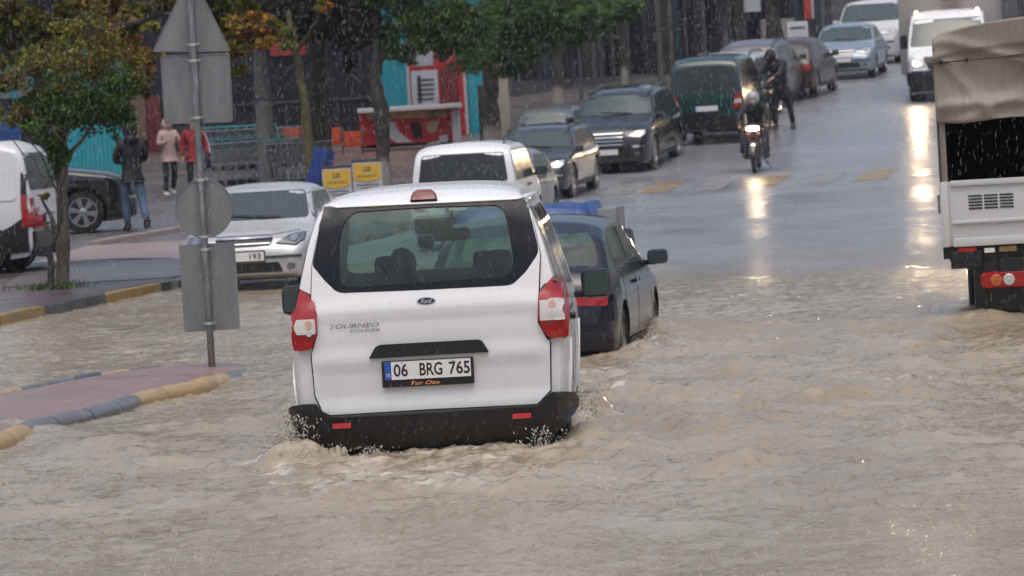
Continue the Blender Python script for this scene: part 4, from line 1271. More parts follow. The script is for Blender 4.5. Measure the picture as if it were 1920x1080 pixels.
# white ambulance-style box truck with lit headlamps, coming downhill
tx, tb = facing('box_truck', 'cabvan', 5.6, 2.02, 2.16, M['white'], 10.75, 123.0, 7, 'white box truck with lit headlamp and red roof light coming downhill toward the camera', 'truck', wr=.36, lit='lamp_on', plate_f='')
L_ = 5.6
bmx = bmesh.new(); add_box(bmx, Vector((0, 1.55, 1.75)), (2.42, 3.9, 2.3), None, .06)
M['boxgrey'] = simple('beige_box_body', (.30, .28, .26), .5, var=.12, vs=2)
bm_obj('box_body', bmx, M['boxgrey'], tx, ang=50)
bmx = bmesh.new(); add_box(bmx, Vector((-.1, L_ * .66, 2.42)), (.5, .2, .12), None, .04)
lb = bm_obj('light_bar', bmx, M['red'], tx, ang=50)
for s in (-1, 1):
    bmx = bmesh.new(); add_ico(bmx, Vector((s * .74, L_ * .715 + .20, 2.12)), .045, 2); bm_obj('marker_lamp', bmx, M['marker_on'], tx, smooth=True)
patch('lower_bumper', tb, 'F', rounded([(-.98, .28), (.98, .28), (.97, .74), (-.97, .74)], .05), M['plastic'], tx, off=.05, rim=.05)
patch('upper_grille', tb, 'F', rounded([(-.44, .78), (.44, .78), (.60, 1.08), (-.60, 1.08)], .08), M['plastic'], tx, off=.03, rim=.03)

# canvas-covered flatbed truck, tail toward us on the right
TS = FPX / 44.5
TC = at(1752, 600, 44.5); tx0 = TC.x
M['canvas'] = None
m, nt, p = nt_mat('weathered_canvas')
co = coords(nt)
a = noise(nt, coords(nt, scale=(1, 1, .6)), 2.2, 6, .62); b = noise(nt, coords(nt, scale=(9, 1, .7)), 5, 4)
c_ = ramp(nt, a, [(.3, (.17, .135, .10)), (.55, (.27, .24, .20)), (.75, (.33, .31, .28))])
c_ = mixc(nt, ramp(nt, b, [(.5, 0), (.72, .35)]), c_, (.15, .115, .08))
nt.links.new(c_, p.inputs['Base Color']); p.inputs['Roughness'].default_value = .6
w_ = noise(nt, coords(nt), 260, 2)
bump(nt, p, w_, .3, .003)
M['canvas'] = m
trk = root('canvas_truck', (tx0 + .11, 44.5, -.10), math.radians(-5.2), 'flatbed truck with brown canvas cover and white tailboard, cut off at the right edge', 'truck')
def TR(px, py):
    u, v = uv(px, py)
    u0, _ = uv(1752, 330)
    return (u - u0) / TS, CAMZ + (350 - (-v) - 0) * 0 + (CAMZ * 0) + (-( (540 - v) - 190) / TS) + .10
TW = 1.86
# canvas: hung sheet with folds, top edge rising toward the ridge, rolled valance at the foot
def canvas_back():
    nx, nz = 60, 40
    zb, zt = 1.86, 2.70
    V = []
    for j in range(nz + 1):
        for i in range(nx + 1):
            x = TW * i / nx
            t = j / nz
            ridge_ = .0 + .12 * (1 - abs(x / TW * 2 - 1) ** 1.6) - .02
            top = zt - .06 + ridge_
            # rounded shoulder
            if x < .10: top -= .05 * (1 - x / .10) ** 2
            z = zb - .0 + (top - zb) * t
            y = -.05 - .020 * math.sin(x * 5 + t * 4) - .018 * math.sin(t * 9 + x * 3) * (1 - t)
            y -= .05 * math.exp(-((t - .18) / .06) ** 2) * (0.4 + .6 * min(1, x / .5))   # roll fold
            y -= .030 * math.exp(-(((x - .25) * .8 + (t - .42) * .5) / .05) ** 2) + .025 * math.exp(-(((x - .9) * -.5 + (t - .35) * .9) / .06) ** 2) + .03 * math.exp(-(((x - 1.3) * .45 + (t - .30) * .9) / .05) ** 2)
            y -= .02 * (t > .74)
            V.append((x, y, z - (.015 * math.sin(x * 7) if j == 0 else 0)))
    F = [(j * (nx + 1) + i, j * (nx + 1) + i + 1, (j + 1) * (nx + 1) + i + 1, (j + 1) * (nx + 1) + i) for j in range(nz) for i in range(nx)]
    o = mesh_obj('canvas_flap', V, F, M['canvas'], trk, smooth=True)
    md = o.modifiers.new('s', 'SOLIDIFY'); md.thickness = .006; md.offset = -1
    return V[nz * (nx + 1):]
topline = canvas_back()
V, F = [], []
for k, yy in enumerate([-.04, .3, 1.1, 1.9, 2.7, 3.0]):
    ring = [(-.0, yy, 1.20)] + [(p[0], yy, p[2] - .012 + (.0 if k == 0 else -.03 * (k % 2))) for p in topline] + [(TW, yy, 1.20)]
    V += ring
n = len(ring)
for k in range(5):
    for i in range(n - 1): F.append((k * n + i, k * n + i + 1, (k + 1) * n + i + 1, (k + 1) * n + i))
cv = mesh_obj('canvas_cover', V, F, M['canvas'], trk, smooth=True)
md = cv.modifiers.new('s', 'SOLIDIFY'); md.thickness = .01; md.offset = -1
strip_v = []
tube('strap', [(.02, -.085, 2.375), (.6, -.085, 2.40), (1.2, -.085, 2.43), (1.84, -.085, 2.44)], .008, M['trim'], trk, 5)
for x_ in (.07, .29, .80, 1.3): box('buckle', (x_, -.09, 2.375 + .04 * x_), (.03, .02, .035), M['plastic'], trk)
tube('frame_post', [(.045, 0, 1.20), (.045, 0, 2.45)], .032, M['canvas'], trk, 6)
tube('frame_post', [(TW - .045, 0, 1.20), (TW - .045, 0, 2.45)], .032, M['canvas'], trk, 6)
box('load_bed', (TW / 2, 1.5, .72), (TW, 3.0, .10), M['plastic'], trk)
box('headboard', (TW / 2, 2.98, 1.5), (TW, .04, 1.6), M['dark'], trk)
# tailboard: pressed steel with ribs and louvres
bm = bmesh.new()
add_box(bm, Vector((TW / 2, -.03, 1.06)), (TW - .01, .05, .56), None, .012)
tbd = bm_obj('tailboard', bm, M['white2'], trk, ang=50)
for zz, hh in ((1.325, .05), (.81, .075), (.985, .03)):
    bm = bmesh.new(); add_box(bm, Vector((TW / 2 + .03, -.065, zz)), (TW - .12, .03, hh), None, .010)
    bm_obj('rib', bm, M['white2'], tbd, ang=50)
for x_ in (.035, TW - .035):
    bm = bmesh.new(); add_box(bm, Vector((x_, -.07, 1.06)), (.065, .04, .57), None, .012)
    bm_obj('edge_post', bm, M['white2'], tbd, ang=50)
for g_ in range(3):
    for k in range(5):
        box('louvre', (.30 + g_ * .135, -.0565, 1.10 + k * .027), (.118, .008, .013), M['seam'] if k % 2 == 0 or True else M['maroon'], tbd, bev=0)
for s in (0, 1):
    box('side_board', (s * TW + (.03 if s == 0 else -.03), 1.5, 1.06), (.04, 2.9, .54), M['white2'], trk, bev=.01)
box('canvas_tie', (-.015, .02, 1.15), (.02, .05, .16), M['canvas'], trk)
box('chassis', (TW / 2, 1.6, .58), (.9, 3.4, .16), M['plastic'], trk)
box('cross_member', (TW / 2, .02, .69), (TW - .1, .08, .09), M['plastic'], trk, bev=.01)
box('light_bracket', (.20, -.0, .66), (.28, .12, .16), M['plastic'], trk, bev=.02)
box('side_reflector', (.21, -.068, .745), (.16, .015, .035), M['red'], trk)
box('small_plate', (.40, -.06, .73), (.09, .012, .04), M['plate'], trk)
o_ = box('yellow_plate', (.56, -.062, .735), (.15, .012, .045), M['kyellow'], trk)
bm = bmesh.new(); add_box(bm, Vector((.56, .02, .44)), (.62, .05, .50), None, .02); bm_obj('mud_flap', bm, M['rubber'], trk, ang=50)
bm = bmesh.new(); add_box(bm, Vector((1.35, .02, .44)), (.5, .05, .50), None, .02); bm_obj('mud_flap', bm, M['rubber'], trk, ang=50)
for c in (.52, TW - .50):
    bm = bmesh.new(); add_box(bm, Vector((c, -.05, .46)), (.42, .07, .145), None, .065 * .5)
    ov = rounded([(-.215, -.072), (.215, -.072), (.215, .072), (-.215, .072)], .07, 6)
    bm.free(); bm = bmesh.new()
    vs0 = [bm.verts.new((c + a, -.03, .47 + b)) for a, b in ov]; vs1 = [bm.verts.new((c + a, -.09, .47 + b)) for a, b in ov]; vs2 = [bm.verts.new((c + a * .93, -.105, .47 + b * .85)) for a, b in ov]
    nn = len(ov)
    for A, B in ((vs0, vs1), (vs1, vs2)):
        for i in range(nn): bm.faces.new((A[i], A[(i + 1) % nn], B[(i + 1) % nn], B[i]))
    bm.faces.new(vs2)
    tl = bm_obj('tail_light', bm, M['red'], trk, ang=40)
    for dx, mt in ((-.075, 'amber'), (.035, 'clearlamp')):
        bm = bmesh.new(); add_lathe(bm, [(.050, -.100), (.050, -.110), (.044, -.116), (.015, -.116), (.012, -.124)], 'Y', (c + dx, 0, .47), 18)
        bm_obj('lamp_lens', bm, M[mt], tl, ang=40)
for s, xx in ((-1, .42), (1, TW - .42)):
    for dx in (0, .17): wheel(trk, xx - s * dx, .55, .33, .17, s, M['trim'], 5)
box('differential', (TW / 2, .55, .33), (.7, .16, .16), M['rubber'], trk, bev=.05)
box('cab', (TW / 2, 3.9, 1.2), (1.7, 1.5, 1.5), M['white2'], trk, bev=.12)
wheel(trk, .28, 4.0, .33, .17, -1, M['trim'], 5); wheel(trk, TW - .28, 4.0, .33, .17, 1, M['trim'], 5)

# ------------------------------------------------------------------ signpost on the island, all plates seen from behind
sp = gp(397, 681, .06)
post = root('signpost', (sp.x, sp.y, .03), math.radians(-4), 'galvanised post on the island carrying triangular, square and round plates seen from behind', 'signpost')
SS = FPX / sp.y
m, nt, p = nt_mat('aluminium_plate_back')
co = coords(nt)
a = noise(nt, coords(nt, scale=(2.2, 1, .5)), 3, 5); b = noise(nt, coords(nt, scale=(8, 1, .6)), 6, 4)
c_ = ramp(nt, a, [(.3, (.19, .205, .215)), (.7, (.28, .298, .308))])
c_ = mixc(nt, ramp(nt, b, [(.52, 0), (.75, .3)]), c_, (.17, .17, .16))
nt.links.new(c_, p.inputs['Base Color']); p.inputs['Metallic'].default_value = .35; p.inputs['Roughness'].default_value = .38
bump(nt, p, noise(nt, coords(nt, scale=(1, 1, 1)), 60, 3), .15, .004)
M['alu'] = m
m, nt, p = nt_mat('galvanised_post')
a = noise(nt, coords(nt, scale=(1, 1, .25)), 14, 5, .65)
c_ = ramp(nt, a, [(.35, (.13, .14, .14)), (.55, (.22, .23, .23)), (.72, (.42, .43, .43))])
sep = nt.nodes.new('ShaderNodeSeparateXYZ'); nt.links.new(coords(nt), sep.inputs[0])
mr = node(nt, 'ShaderNodeMapRange'); nt.links.new(sep.outputs[2], mr.inputs[0]); mr.inputs[1].default_value = .30; mr.inputs[2].default_value = .0; mr.inputs[3].default_value = 0; mr.inputs[4].default_value = .8
c_ = mixc(nt, mr.outputs[0], c_, (.13, .075, .045))
nt.links.new(c_, p.inputs['Base Color']); p.inputs['Metallic'].default_value = .5; p.inputs['Roughness'].default_value = .42
M['post'] = m
bm = bmesh.new(); add_lathe(bm, [(.036, -.15), (.031, .02), (.030, 3.6), (.022, 3.62)], 'Z', (0, 0, 0), 18); bm_obj('post', bm, M['post'], post, ang=40)
u0s, v0s = uv(397, 681)
def SP(px, py):
    u, v = uv(px, py)
    return (u - u0s) / SS, (v - v0s) / SS + .03
def sign(outline, rot, yo, name='sign_plate', fold=True):
    bm = bmesh.new()
    c = (sum(q[0] for q in outline) / len(outline), sum(q[1] for q in outline) / len(outline))
    f = [bm.verts.new((q[0], yo, q[1])) for q in outline]
    b = [bm.verts.new((q[0], yo + .003, q[1])) for q in outline]
    n = len(outline)
    bm.faces.new(f); bm.faces.new(b[::-1])
    for i in range(n): bm.faces.new((f[i], f[(i + 1) % n], b[(i + 1) % n], b[i]))
    # folded rim
    if fold:
        lip = [bm.verts.new((c[0] + (q[0] - c[0]) * .985, yo - .010, c[1] + (q[1] - c[1]) * .985)) for q in outline]
        for i in range(n): bm.faces.new((f[i], f[(i + 1) % n], lip[(i + 1) % n], lip[i]))
    bmesh.ops.rotate(bm, cent=(0, yo, 0), matrix=Matrix.Rotation(rot, 3, 'Z'), verts=bm.verts)
    return bm_obj(name, bm, M['alu'], post)
tri = rounded([SP(284, 98), SP(434, 98 - 1), SP(366, -38), SP(350, -38)], .02)
sign(tri, .02, .044)
sq = rounded([SP(306, 233), SP(439, 229), SP(432, 99), SP(298, 104)], .03)
sign(sq, -.10, .044)
cc = SP(382, 391)
sign([(cc[0] + .251 * math.cos(a), cc[1] + .257 * math.sin(a)) for a in np.linspace(0, 2 * PI, 49)[:-1]], .03, .044)
sign(rounded([SP(344, 624), SP(450, 617), SP(439, 454), SP(334, 460)], .004), .05, .050, fold=False)
for py in (83, 113, 220, 337, 444, 468, 607):
    z = SP(380, py)[1]
    bm = bmesh.new()
    for s in (-1, 1): add_box(bm, Vector((s * .040, .020, z)), (.028, .006, .024), None, .002)
    add_lathe(bm, [(.034, z - .012), (.036, z - .011), (.036, z + .011), (.034, z + .012)], 'Z', (0, 0, 0), 16, closed=False)
    cl = bm_obj('clamp', bm, simple('bright_clamp', (.60, .61, .60), .35, .5) if 'clampm' not in M else M['clampm'], post, ang=40)
    M['clampm'] = cl.data.materials[0]
    for s in (-1, 1): 
        bm = bmesh.new(); add_lathe(bm, [(.006, .016), (.006, .006), (.003, .004)], 'Y', (s * .046, 0, z), 8); bm_obj('bolt', bm, M['plastic'], cl)

# ------------------------------------------------------------------ people
def skin_mesh(name, J, E, mats, parent, root_i=0, sub=1, matfn=None):
    """J: {key: (pos, radius)}; E: edges by key -> one smooth surface"""
    keys = list(J)
    me = bpy.data.meshes.new(name)
    me.from_pydata([J[k][0] for k in keys], [(keys.index(a), keys.index(b)) for a, b in E], [])
    o = bpy.data.objects.new('t', me); COL.objects.link(o)
    o.modifiers.new('s', 'SKIN')
    sv = me.skin_vertices[0].data
    for i, k in enumerate(keys):
        r = J[k][1]
        sv[i].radius = r if hasattr(r, '__len__') else (r, r)
        sv[i].use_root = i == root_i
    md = o.modifiers.new('u', 'SUBSURF'); md.levels = sub; md.render_levels = sub
    bpy.context.view_layer.update()
    nm = bpy.data.meshes.new_from_object(o.evaluated_get(bpy.context.evaluated_depsgraph_get()))
    bpy.data.objects.remove(o)
    nm.name = name; nm.materials.clear()
    for m_ in mats: nm.materials.append(m_)
    nm.polygons.foreach_set('use_smooth', [True] * len(nm.polygons))
    if matfn:
        for p in nm.polygons: p.material_index = matfn(p.center)
    return link(bpy.data.objects.new(name, nm), parent)
M['skin'] = simple('skin', (.42, .25, .18), .5, var=.06)
M['hair'] = simple('dark_hair', (.012, .010, .009), .5, b=.4, bs=60)
def person(loc, rz, pose, top, legs, shoes, label, hair='short', coat_long=0.0, hood=None, bag=None, scale=1.0, group=None, helmet=None, name='person'):
    """pose overrides joint positions; the figure faces local -Y"""
    P = dict(pel=(0, 0, .96), ab=(0, 0, 1.12), ch=(0, .0, 1.33), nk=(0, .01, 1.49), hd=(0, -.01, 1.60), ht=(0, -.0, 1.70),
             shL=(-.17, .01, 1.43), shR=(.17, .01, 1.43), elL=(-.25, .03, 1.15), elR=(.25, .03, 1.15), wrL=(-.26, -.06, .90), wrR=(.26, -.06, .90),
             hpL=(-.10, 0, .92), hpR=(.10, 0, .92), knL=(-.11, -.03, .50), knR=(.11, -.03, .50), anL=(-.12, .02, .09), anR=(.12, .02, .09), toL=(-.13, -.15, .04), toR=(.13, -.15, .04))
    P.update(pose)
    r = root(name, loc, rz, label, 'person', group)
    r.scale = (scale,) * 3
    Rr = dict(pel=(.15, .11), ab=(.13, .10), ch=(.15, .11), nk=.055, hd=(.078, .095), ht=(.060, .075), sh=.062, el=.042, wr=.028, hp=.085, kn=.058, an=.034, to=.022)
    rad = lambda k, e=0: (tuple(x + e for x in Rr[k[:2] if k[:2] in Rr and k not in Rr else k]) if hasattr(Rr[k if k in Rr else k[:2]], '__len__') else Rr[k if k in Rr else k[:2]] + e)
    thin = lambda r_, c_: tuple(q * c_ for q in r_) if hasattr(r_, '__len__') else r_ * c_
    J = {k: (Vector(v), thin(rad(k), .72 if k in ('pel', 'ab', 'ch') or k[:2] in ('hp', 'kn', 'sh', 'el') else 1)) for k, v in P.items()}
    E = [('pel', 'ab'), ('ab', 'ch'), ('ch', 'nk'), ('nk', 'hd'), ('hd', 'ht')]
    for s in 'LR': E += [('ch', 'sh' + s), ('sh' + s, 'el' + s), ('el' + s, 'wr' + s), ('pel', 'hp' + s), ('hp' + s, 'kn' + s), ('kn' + s, 'an' + s), ('an' + s, 'to' + s)]
    # hands: palm, four bent fingers of unequal length and a thumb
    for s in 'LR':
        w, e = Vector(P['wr' + s]), Vector(P['el' + s])
        d = (w - e).normalized(); sx = 1 if s == 'L' else -1
        side = d.cross(Vector((0, 0, 1)) if abs(d.z) < .8 else Vector((sx, 0, 0))).normalized()
        nrm = d.cross(side)
        pm = w + d * .055
        J['pm' + s] = (pm, (.030, .018)); E.append(('wr' + s, 'pm' + s))
        for i, ln in enumerate((.062, .070, .066, .052)):
            a = pm + side * (.024 - .016 * i) + d * .035
            J[f'f{i}{s}'] = (a, .0095); J[f'g{i}{s}'] = (a + d * ln * .5 + nrm * .010, .009); J[f'h{i}{s}'] = (a + d * ln * .8 + nrm * .032, .0075)
            E += [('pm' + s, f'f{i}{s}'), (f'f{i}{s}', f'g{i}{s}'), (f'g{i}{s}', f'h{i}{s}')]
        J['t' + s] = (w + d * .03 + side * .036, .011); J['u' + s] = (w + d * .065 + side * .052 + nrm * .015, .009)
        E += [('wr' + s, 't' + s), ('t' + s, 'u' + s)]
    # nose
    hd = Vector(P['hd'])
    b = skin_mesh('body', J, E, [M['skin']], r)
    bm = bmesh.new()
    add_ico(bm, hd + Vector((0, -.098, .005)), .016, 1, (1, 1, 1.5))
    f = bm_obj('nose', bm, M['skin'], b, smooth=True)
    bm = bmesh.new()
    for s in (-1, 1): add_ico(bm, hd + Vector((s * .033, -.083, .035)), .012, 1, (1.3, .6, .8))
    bm_obj('eyes', bm, M['hair'], b, smooth=True)
    bm = bmesh.new()
    for s in (-1, 1): add_ico(bm, hd + Vector((s * .083, .0, .01)), .026, 1, (.4, .8, 1.2))
    bm_obj('ears', bm, M['skin'], b, smooth=True)
    # jacket
    if top:
        ex = .030
        JJ = {k: (Vector(P[k]), rad(k, ex)) for k in ('pel', 'ab', 'ch', 'shL', 'shR', 'elL', 'elR')}
        JJ['nk'] = (Vector(P['nk']) - Vector((0, 0, .03)), .075)
        for s in 'LR': JJ['wr' + s] = (Vector(P['wr' + s]), .045)
        EE = [('pel', 'ab'), ('ab', 'ch'), ('ch', 'nk')]
        for s in 'LR': EE += [('ch', 'sh' + s), ('sh' + s, 'el' + s), ('el' + s, 'wr' + s)]
        pl_ = Vector(P['pel'])
        JJ['hem'] = (pl_ + Vector((0, 0, -.06 - coat_long)), (.175 + coat_long * .12, .135)); EE.append(('pel', 'hem'))
        j = skin_mesh('jacket', JJ, EE, [top], r)
        if hood:
            bm = bmesh.new(); add_ico(bm, hd + Vector((0, .045, .03)), .135, 2, (.95, .95, 1.15)); add_ico(bm, Vector(P['nk']) + Vector((0, .07, .0)), .12, 2, (1.1, .8, .7))
            bm_obj('hood', bm, hood, j, smooth=True)
    if legs:
        JJ = {k: (Vector(P[k]), rad(k, .020)) for k in ('pel', 'hpL', 'hpR', 'knL', 'knR')}
        for s in 'LR': JJ['an' + s] = (Vector(P['an' + s]) + Vector((0, 0, .03)), .062)
        JJ['w'] = (Vector(P['pel']) + Vector((0, 0, .08)), (.15, .115))
        EE = [('w', 'pel')]
        for s in 'LR': EE += [('pel', 'hp' + s), ('hp' + s, 'kn' + s), ('kn' + s, 'an' + s)]
        skin_mesh('trousers', JJ, EE, [legs], r)
    if shoes:
        for s in 'LR':
            a, t = Vector(P['an' + s]), Vector(P['to' + s])
            skin_mesh('shoe', {'h': (a + Vector((0, .03, -.03)), .052), 'a': (a + Vector((0, 0, .0)), .055), 'm': (a.lerp(t, .6), (.055, .042)), 't': (t, (.050, .036))}, [('a', 'h'), ('h', 'm'), ('m', 't')], [shoes], r)
    if hair and not helmet:
        bm = bmesh.new()
        add_ico(bm, hd + Vector((0, .018, .045)), .105, 2, (.92, 1.0, 1.02))
        if hair == 'long': add_ico(bm, hd + Vector((0, .07, -.08)), .10, 2, (.9, .6, 1.5))
        for v in bm.verts:
            if v.co.y < hd.y - .045 and v.co.z < hd.z + .075: v.co.y = hd.y - .045
            v.co += Vector((random.uniform(-1, 1), random.uniform(-1, 1), random.uniform(-1, 1))) * .004
        bm_obj('hair', bm, M['hair'], r, smooth=True)
    if helmet:
        bm = bmesh.new(); add_ico(bm, hd + Vector((0, .0, .03)), .145, 3, (.92, 1.05, .98)); bm_obj('helmet', bm, helmet, r, smooth=True)
        bm = bmesh.new(); add_ico(bm, hd + Vector((0, -.035, .015)), .125, 2, (.9, 1.0, .42)); bm_obj('visor', bm, M['glass'], r, smooth=True)
    if bag:
        o = Vector(bag[0]); bm = bmesh.new(); add_box(bm, o, (.10, .28, .34), None, .04); bg_ = bm_obj('shoulder_bag', bm, bag[1], r, ang=50)
    return r
M['cloth_black'] = simple('black_coat', (.010, .010, .013), .75, b=.6, bs=22)
M['cloth_jeans'] = simple('blue_jeans', (.06, .11, .18), .8, var=.3, b=.4, bs=60)
M['cloth_pink'] = simple('pale_pink_coat', (.42, .29, .27), .8, var=.1, b=.6, bs=20)
M['cloth_dark'] = simple('dark_trousers', (.022, .022, .025), .8, b=.4)
M['cloth_red'] = simple('red_jacket', (.26, .010, .016), .7, var=.1, b=.6, bs=20)
M['shoe_black'] = simple('black_shoes', (.01, .01, .01), .5)
M['shoe_white'] = simple('white_shoes', (.5, .5, .5), .6)
def pz(x, y): return (x, y, g1(x, y) + .006)
a = at(254, 432, 85)
person(pz(a.x, 85), PI + .3, dict(hd=(0, -.03, 1.60), anL=(-.13, .30, .14), toL=(-.14, .20, .04), knL=(-.12, .07, .50), anR=(.10, -.08, .09), toR=(.11, -.25, .04), knR=(.11, -.10, .50),
       elL=(-.25, -.06, 1.16), elR=(.25, -.06, 1.16), wrL=(-.13, -.24, 1.12), wrR=(.13, -.24, 1.12)),
       M['cloth_black'], M['cloth_jeans'], M['shoe_black'], 'person in a bulky black jacket and blue jeans walking away across the yard', hood=M['cloth_black'], scale=1.03, coat_long=.05)
a = at(322, 371, 112)
person(pz(a.x, 112), .4, dict(anR=(.12, .22, .14), knR=(.11, .02, .50), toR=(.12, .10, .05), wrL=(-.12, -.2, 1.25), elL=(-.25, -.03, 1.18), wrR=(.14, -.22, 1.30), elR=(.26, -.05, 1.18)),
       M['cloth_pink'], M['cloth_dark'], M['shoe_white'], 'person in a pale pink hooded coat and dark trousers beside the red-jacketed one', hair='long', hood=M['cloth_pink'], coat_long=.06, scale=.97)
a = at(368, 360, 109)
dp = Matrix.LocRotScale(VC, Euler((0, 0, VH)), Vector((1, 1, 1))) @ Vector((-.31, 2.22, 0))
person(dp, VH + PI, dict(pel=(0, 0, .62), ab=(0, 0, .78), ch=(0, 0, .97), nk=(0, 0, 1.09), hd=(-.06, -.02, 1.20), ht=(-.06, -.02, 1.28), shL=(-.17, 0, 1.04), shR=(.17, 0, 1.04), elL=(-.27, -.2, .84), elR=(.27, -.2, .84),
       wrL=(-.14, -.46, .98), wrR=(.14, -.46, .98), hpL=(-.1, -.02, .60), hpR=(.1, -.02, .60), knL=(-.13, -.45, .62), knR=(.13, -.45, .62), anL=(-.13, -.72, .36), anR=(.13, -.72, .36), toL=(-.13, -.88, .34), toR=(.13, -.88, .34)),
       M['cloth_dark'], M['cloth_dark'], M['shoe_black'], 'driver seen as a dark shape through the rear window of the white van')
pr = person(pz(a.x, 109), .2, dict(elR=(.27, .03, 1.16), wrR=(.30, -.06, .93)),
       M['cloth_red'], M['cloth_dark'], M['shoe_black'], 'person in a red jacket with white sleeve stripe half behind the signpost', bag=((.30, .02, .80), M['cloth_black']), scale=.98)
bm = bmesh.new(); add_tube(bm, [(.235, -.03, 1.45), (.325, .0, 1.18), (.345, -.055, .96)], [.022, .020, .018], 6)
bm_obj('sleeve_stripe', bm, simple('white_stripe', (.55, .5, .52), .7), pr, ang=50)

# ------------------------------------------------------------------ motorcycles and riders
M['moto'] = simple('dark_moto_plastic', (.015, .015, .018), .3, coat=.5)
M['moto_red'] = simple('dull_red_fairing', (.16, .05, .05), .35, coat=.5)
def moto(name, loc, rz, label, lit, tilt=0.0, screen=False, box_=False):
    """faces local -Y, front wheel at the origin"""
    r = root(name, loc, rz, label, 'motorcycle')
    if tilt: r.rotation_euler = (tilt, 0, rz)
    def whl(y, rr=.29):
        bm = bmesh.new()
        add_lathe(bm, [(rr * .78, -.035), (rr * .93, -.048), (rr, -.02), (rr, .02), (rr * .93, .048), (rr * .78, .035)], 'X', (0, y, rr), 26)
        w = bm_obj('wheel', bm, M['rubber'], r, ang=50)
        bm = bmesh.new()
        add_lathe(bm, [(rr * .78, -.03), (rr * .78, .03), (rr * .70, .03), (rr * .70, -.03)], 'X', (0, y, rr), 24, closed=False)
        add_lathe(bm, [(.05, -.05), (.05, .05)], 'X', (0, y, rr), 12)
        for k in range(5):
            R_ = Matrix.Rotation(2 * PI * k / 5, 3, 'X'); add_box(bm, Vector((0, y, rr)) + R_ @ Vector((0, 0, rr * .38)), (.02, .03, rr * .7), R_)
        bm_obj('rim', bm, M['trim'], w, ang=50)
    whl(0); whl(1.27)
    for s in (-1, 1): tube('fork_leg', [(s * .085, 0, .29), (s * .085, .26, .92)], .020, M['trim'], r)
    bm = bmesh.new(); add_lathe(bm, [(.32, -.05), (.335, .0), (.32, .05)], 'X', (0, 0, .29), 28, closed=False)
    for v in [v for v in bm.verts if v.co.z < .33]: bm.verts.remove(v)
    fm_ = bm_obj('front_mudguard', bm, M['moto'], r, smooth=True)
    bm = bmesh.new(); add_tube(bm, [(-.34, .36, .98), (-.20, .28, .99), (0, .24, .94), (.20, .28, .99), (.34, .36, .98)], .015, 7)
    hb = bm_obj('handlebar', bm, M['moto'], r, ang=50)
    for s in (-1, 1):
        tube('grip', [(s * .24, .30, .99), (s * .36, .37, .98)], .021, M['rubber'], hb)
        bm = bmesh.new(); add_tube(bm, [(s * .22, .30, 1.0), (s * .30, .26, 1.18)], .007, 5); add_ico(bm, Vector((s * .32, .25, 1.20)), .055, 1, (1.2, .3, .8)); bm_obj('mirror', bm, M['moto'], hb, ang=50)
        bm = bmesh.new(); add_ico(bm, Vector((s * .21, .18, .86)), .024, 1, (1.3, 1, .8)); bm_obj('indicator', bm, M['moto_red'], r, smooth=True)
    bm = bmesh.new(); add_ico(bm, Vector((0, .20, .88)), .17, 2, (.95, .7, .75)); add_box(bm, Vector((0, .22, .70)), (.26, .16, .30), Euler((.25, 0, 0)).to_matrix(), .06)
    bm_obj('front_fairing', bm, M['moto'], r, ang=60)
    bm = bmesh.new()
    for s in (-1, 1): add_box(bm, Vector((s * .10, .11, .73)), (.06, .05, .17), Euler((.25, s * .25, 0)).to_matrix(), .02)
    bm_obj('fairing_stripe', bm, M['moto_red'] if lit else M['trim'], r, ang=50)
    bm = bmesh.new(); add_ico(bm, Vector((0, .09, .90)), .10, 2, (1.35, .42, .46)); bm_obj('headlight', bm, M['moto_on'] if lit else M['clearlamp'], r, smooth=True)
    for s in (-1, 1):
        bm = bmesh.new(); add_box(bm, Vector((s * .22, .46, .60)), (.16, .05, .46), Euler((-.2, 0, s * .35)).to_matrix(), .03); bm_obj('leg_shield', bm, M['moto'], r, ang=50)
    bm = bmesh.new(); add_box(bm, Vector((0, .62, .46)), (.24, .5, .30), None, .06); bm_obj('engine', bm, M['trim'], r, ang=50)
    bm = bmesh.new(); add_box(bm, Vector((0, .98, .80)), (.27, .78, .13), None, .05); bm_obj('seat', bm, M['rubber'], r, ang=50)
    bm = bmesh.new(); add_box(bm, Vector((0, 1.2, .68)), (.25, .55, .16), None, .05); bm_obj('tail_section', bm, M['moto'], r, ang=50)
    tube('exhaust', [(.16, .55, .32), (.20, 1.0, .33), (.21, 1.5, .44)], .045, M['chrome'], r)
    bm = bmesh.new(); add_tube(bm, [(-.30, .72, .30), (.30, .72, .30)], .016, 6); bm_obj('footpegs', bm, M['rubber'], r)
    tube('stand', [(.12, .8, .28), (.28, .85, .03)], .014, M['trim'], r)
    bm = bmesh.new(); add_box(bm, Vector((0, .13, .58)), (.18, .02, .12), None, .006); bm_obj('front_plate', bm, M['trim'], r)
    if screen:
        bm = bmesh.new(); add_box(bm, Vector((0, .16, 1.22)), (.42, .015, .42), Euler((-.35, 0, 0)).to_matrix(), .006); bm_obj('windshield', bm, M['glassg'], r)
        bm = bmesh.new(); add_box(bm, Vector((0, .10, 1.08)), (.22, .06, .09), None, .02); bm_obj('nose_panel', bm, M['white'], r, ang=50)
    if box_:
        bm = bmesh.new(); add_box(bm, Vector((0, 1.5, 1.05)), (.42, .40, .36), None, .05); bm_obj('top_box', bm, M['moto'], r, ang=50)
    return r
a = at(1417, 318, 104.5)
zt = math.atan2(.45, 8)
mb = moto('motorcycle', (a.x - .02, 104.5, g1(a.x, 104.5) + .004), math.radians(-7), 'motorcycle with a glaring white headlamp coming down the road over a yellow mark', True, tilt=zt)
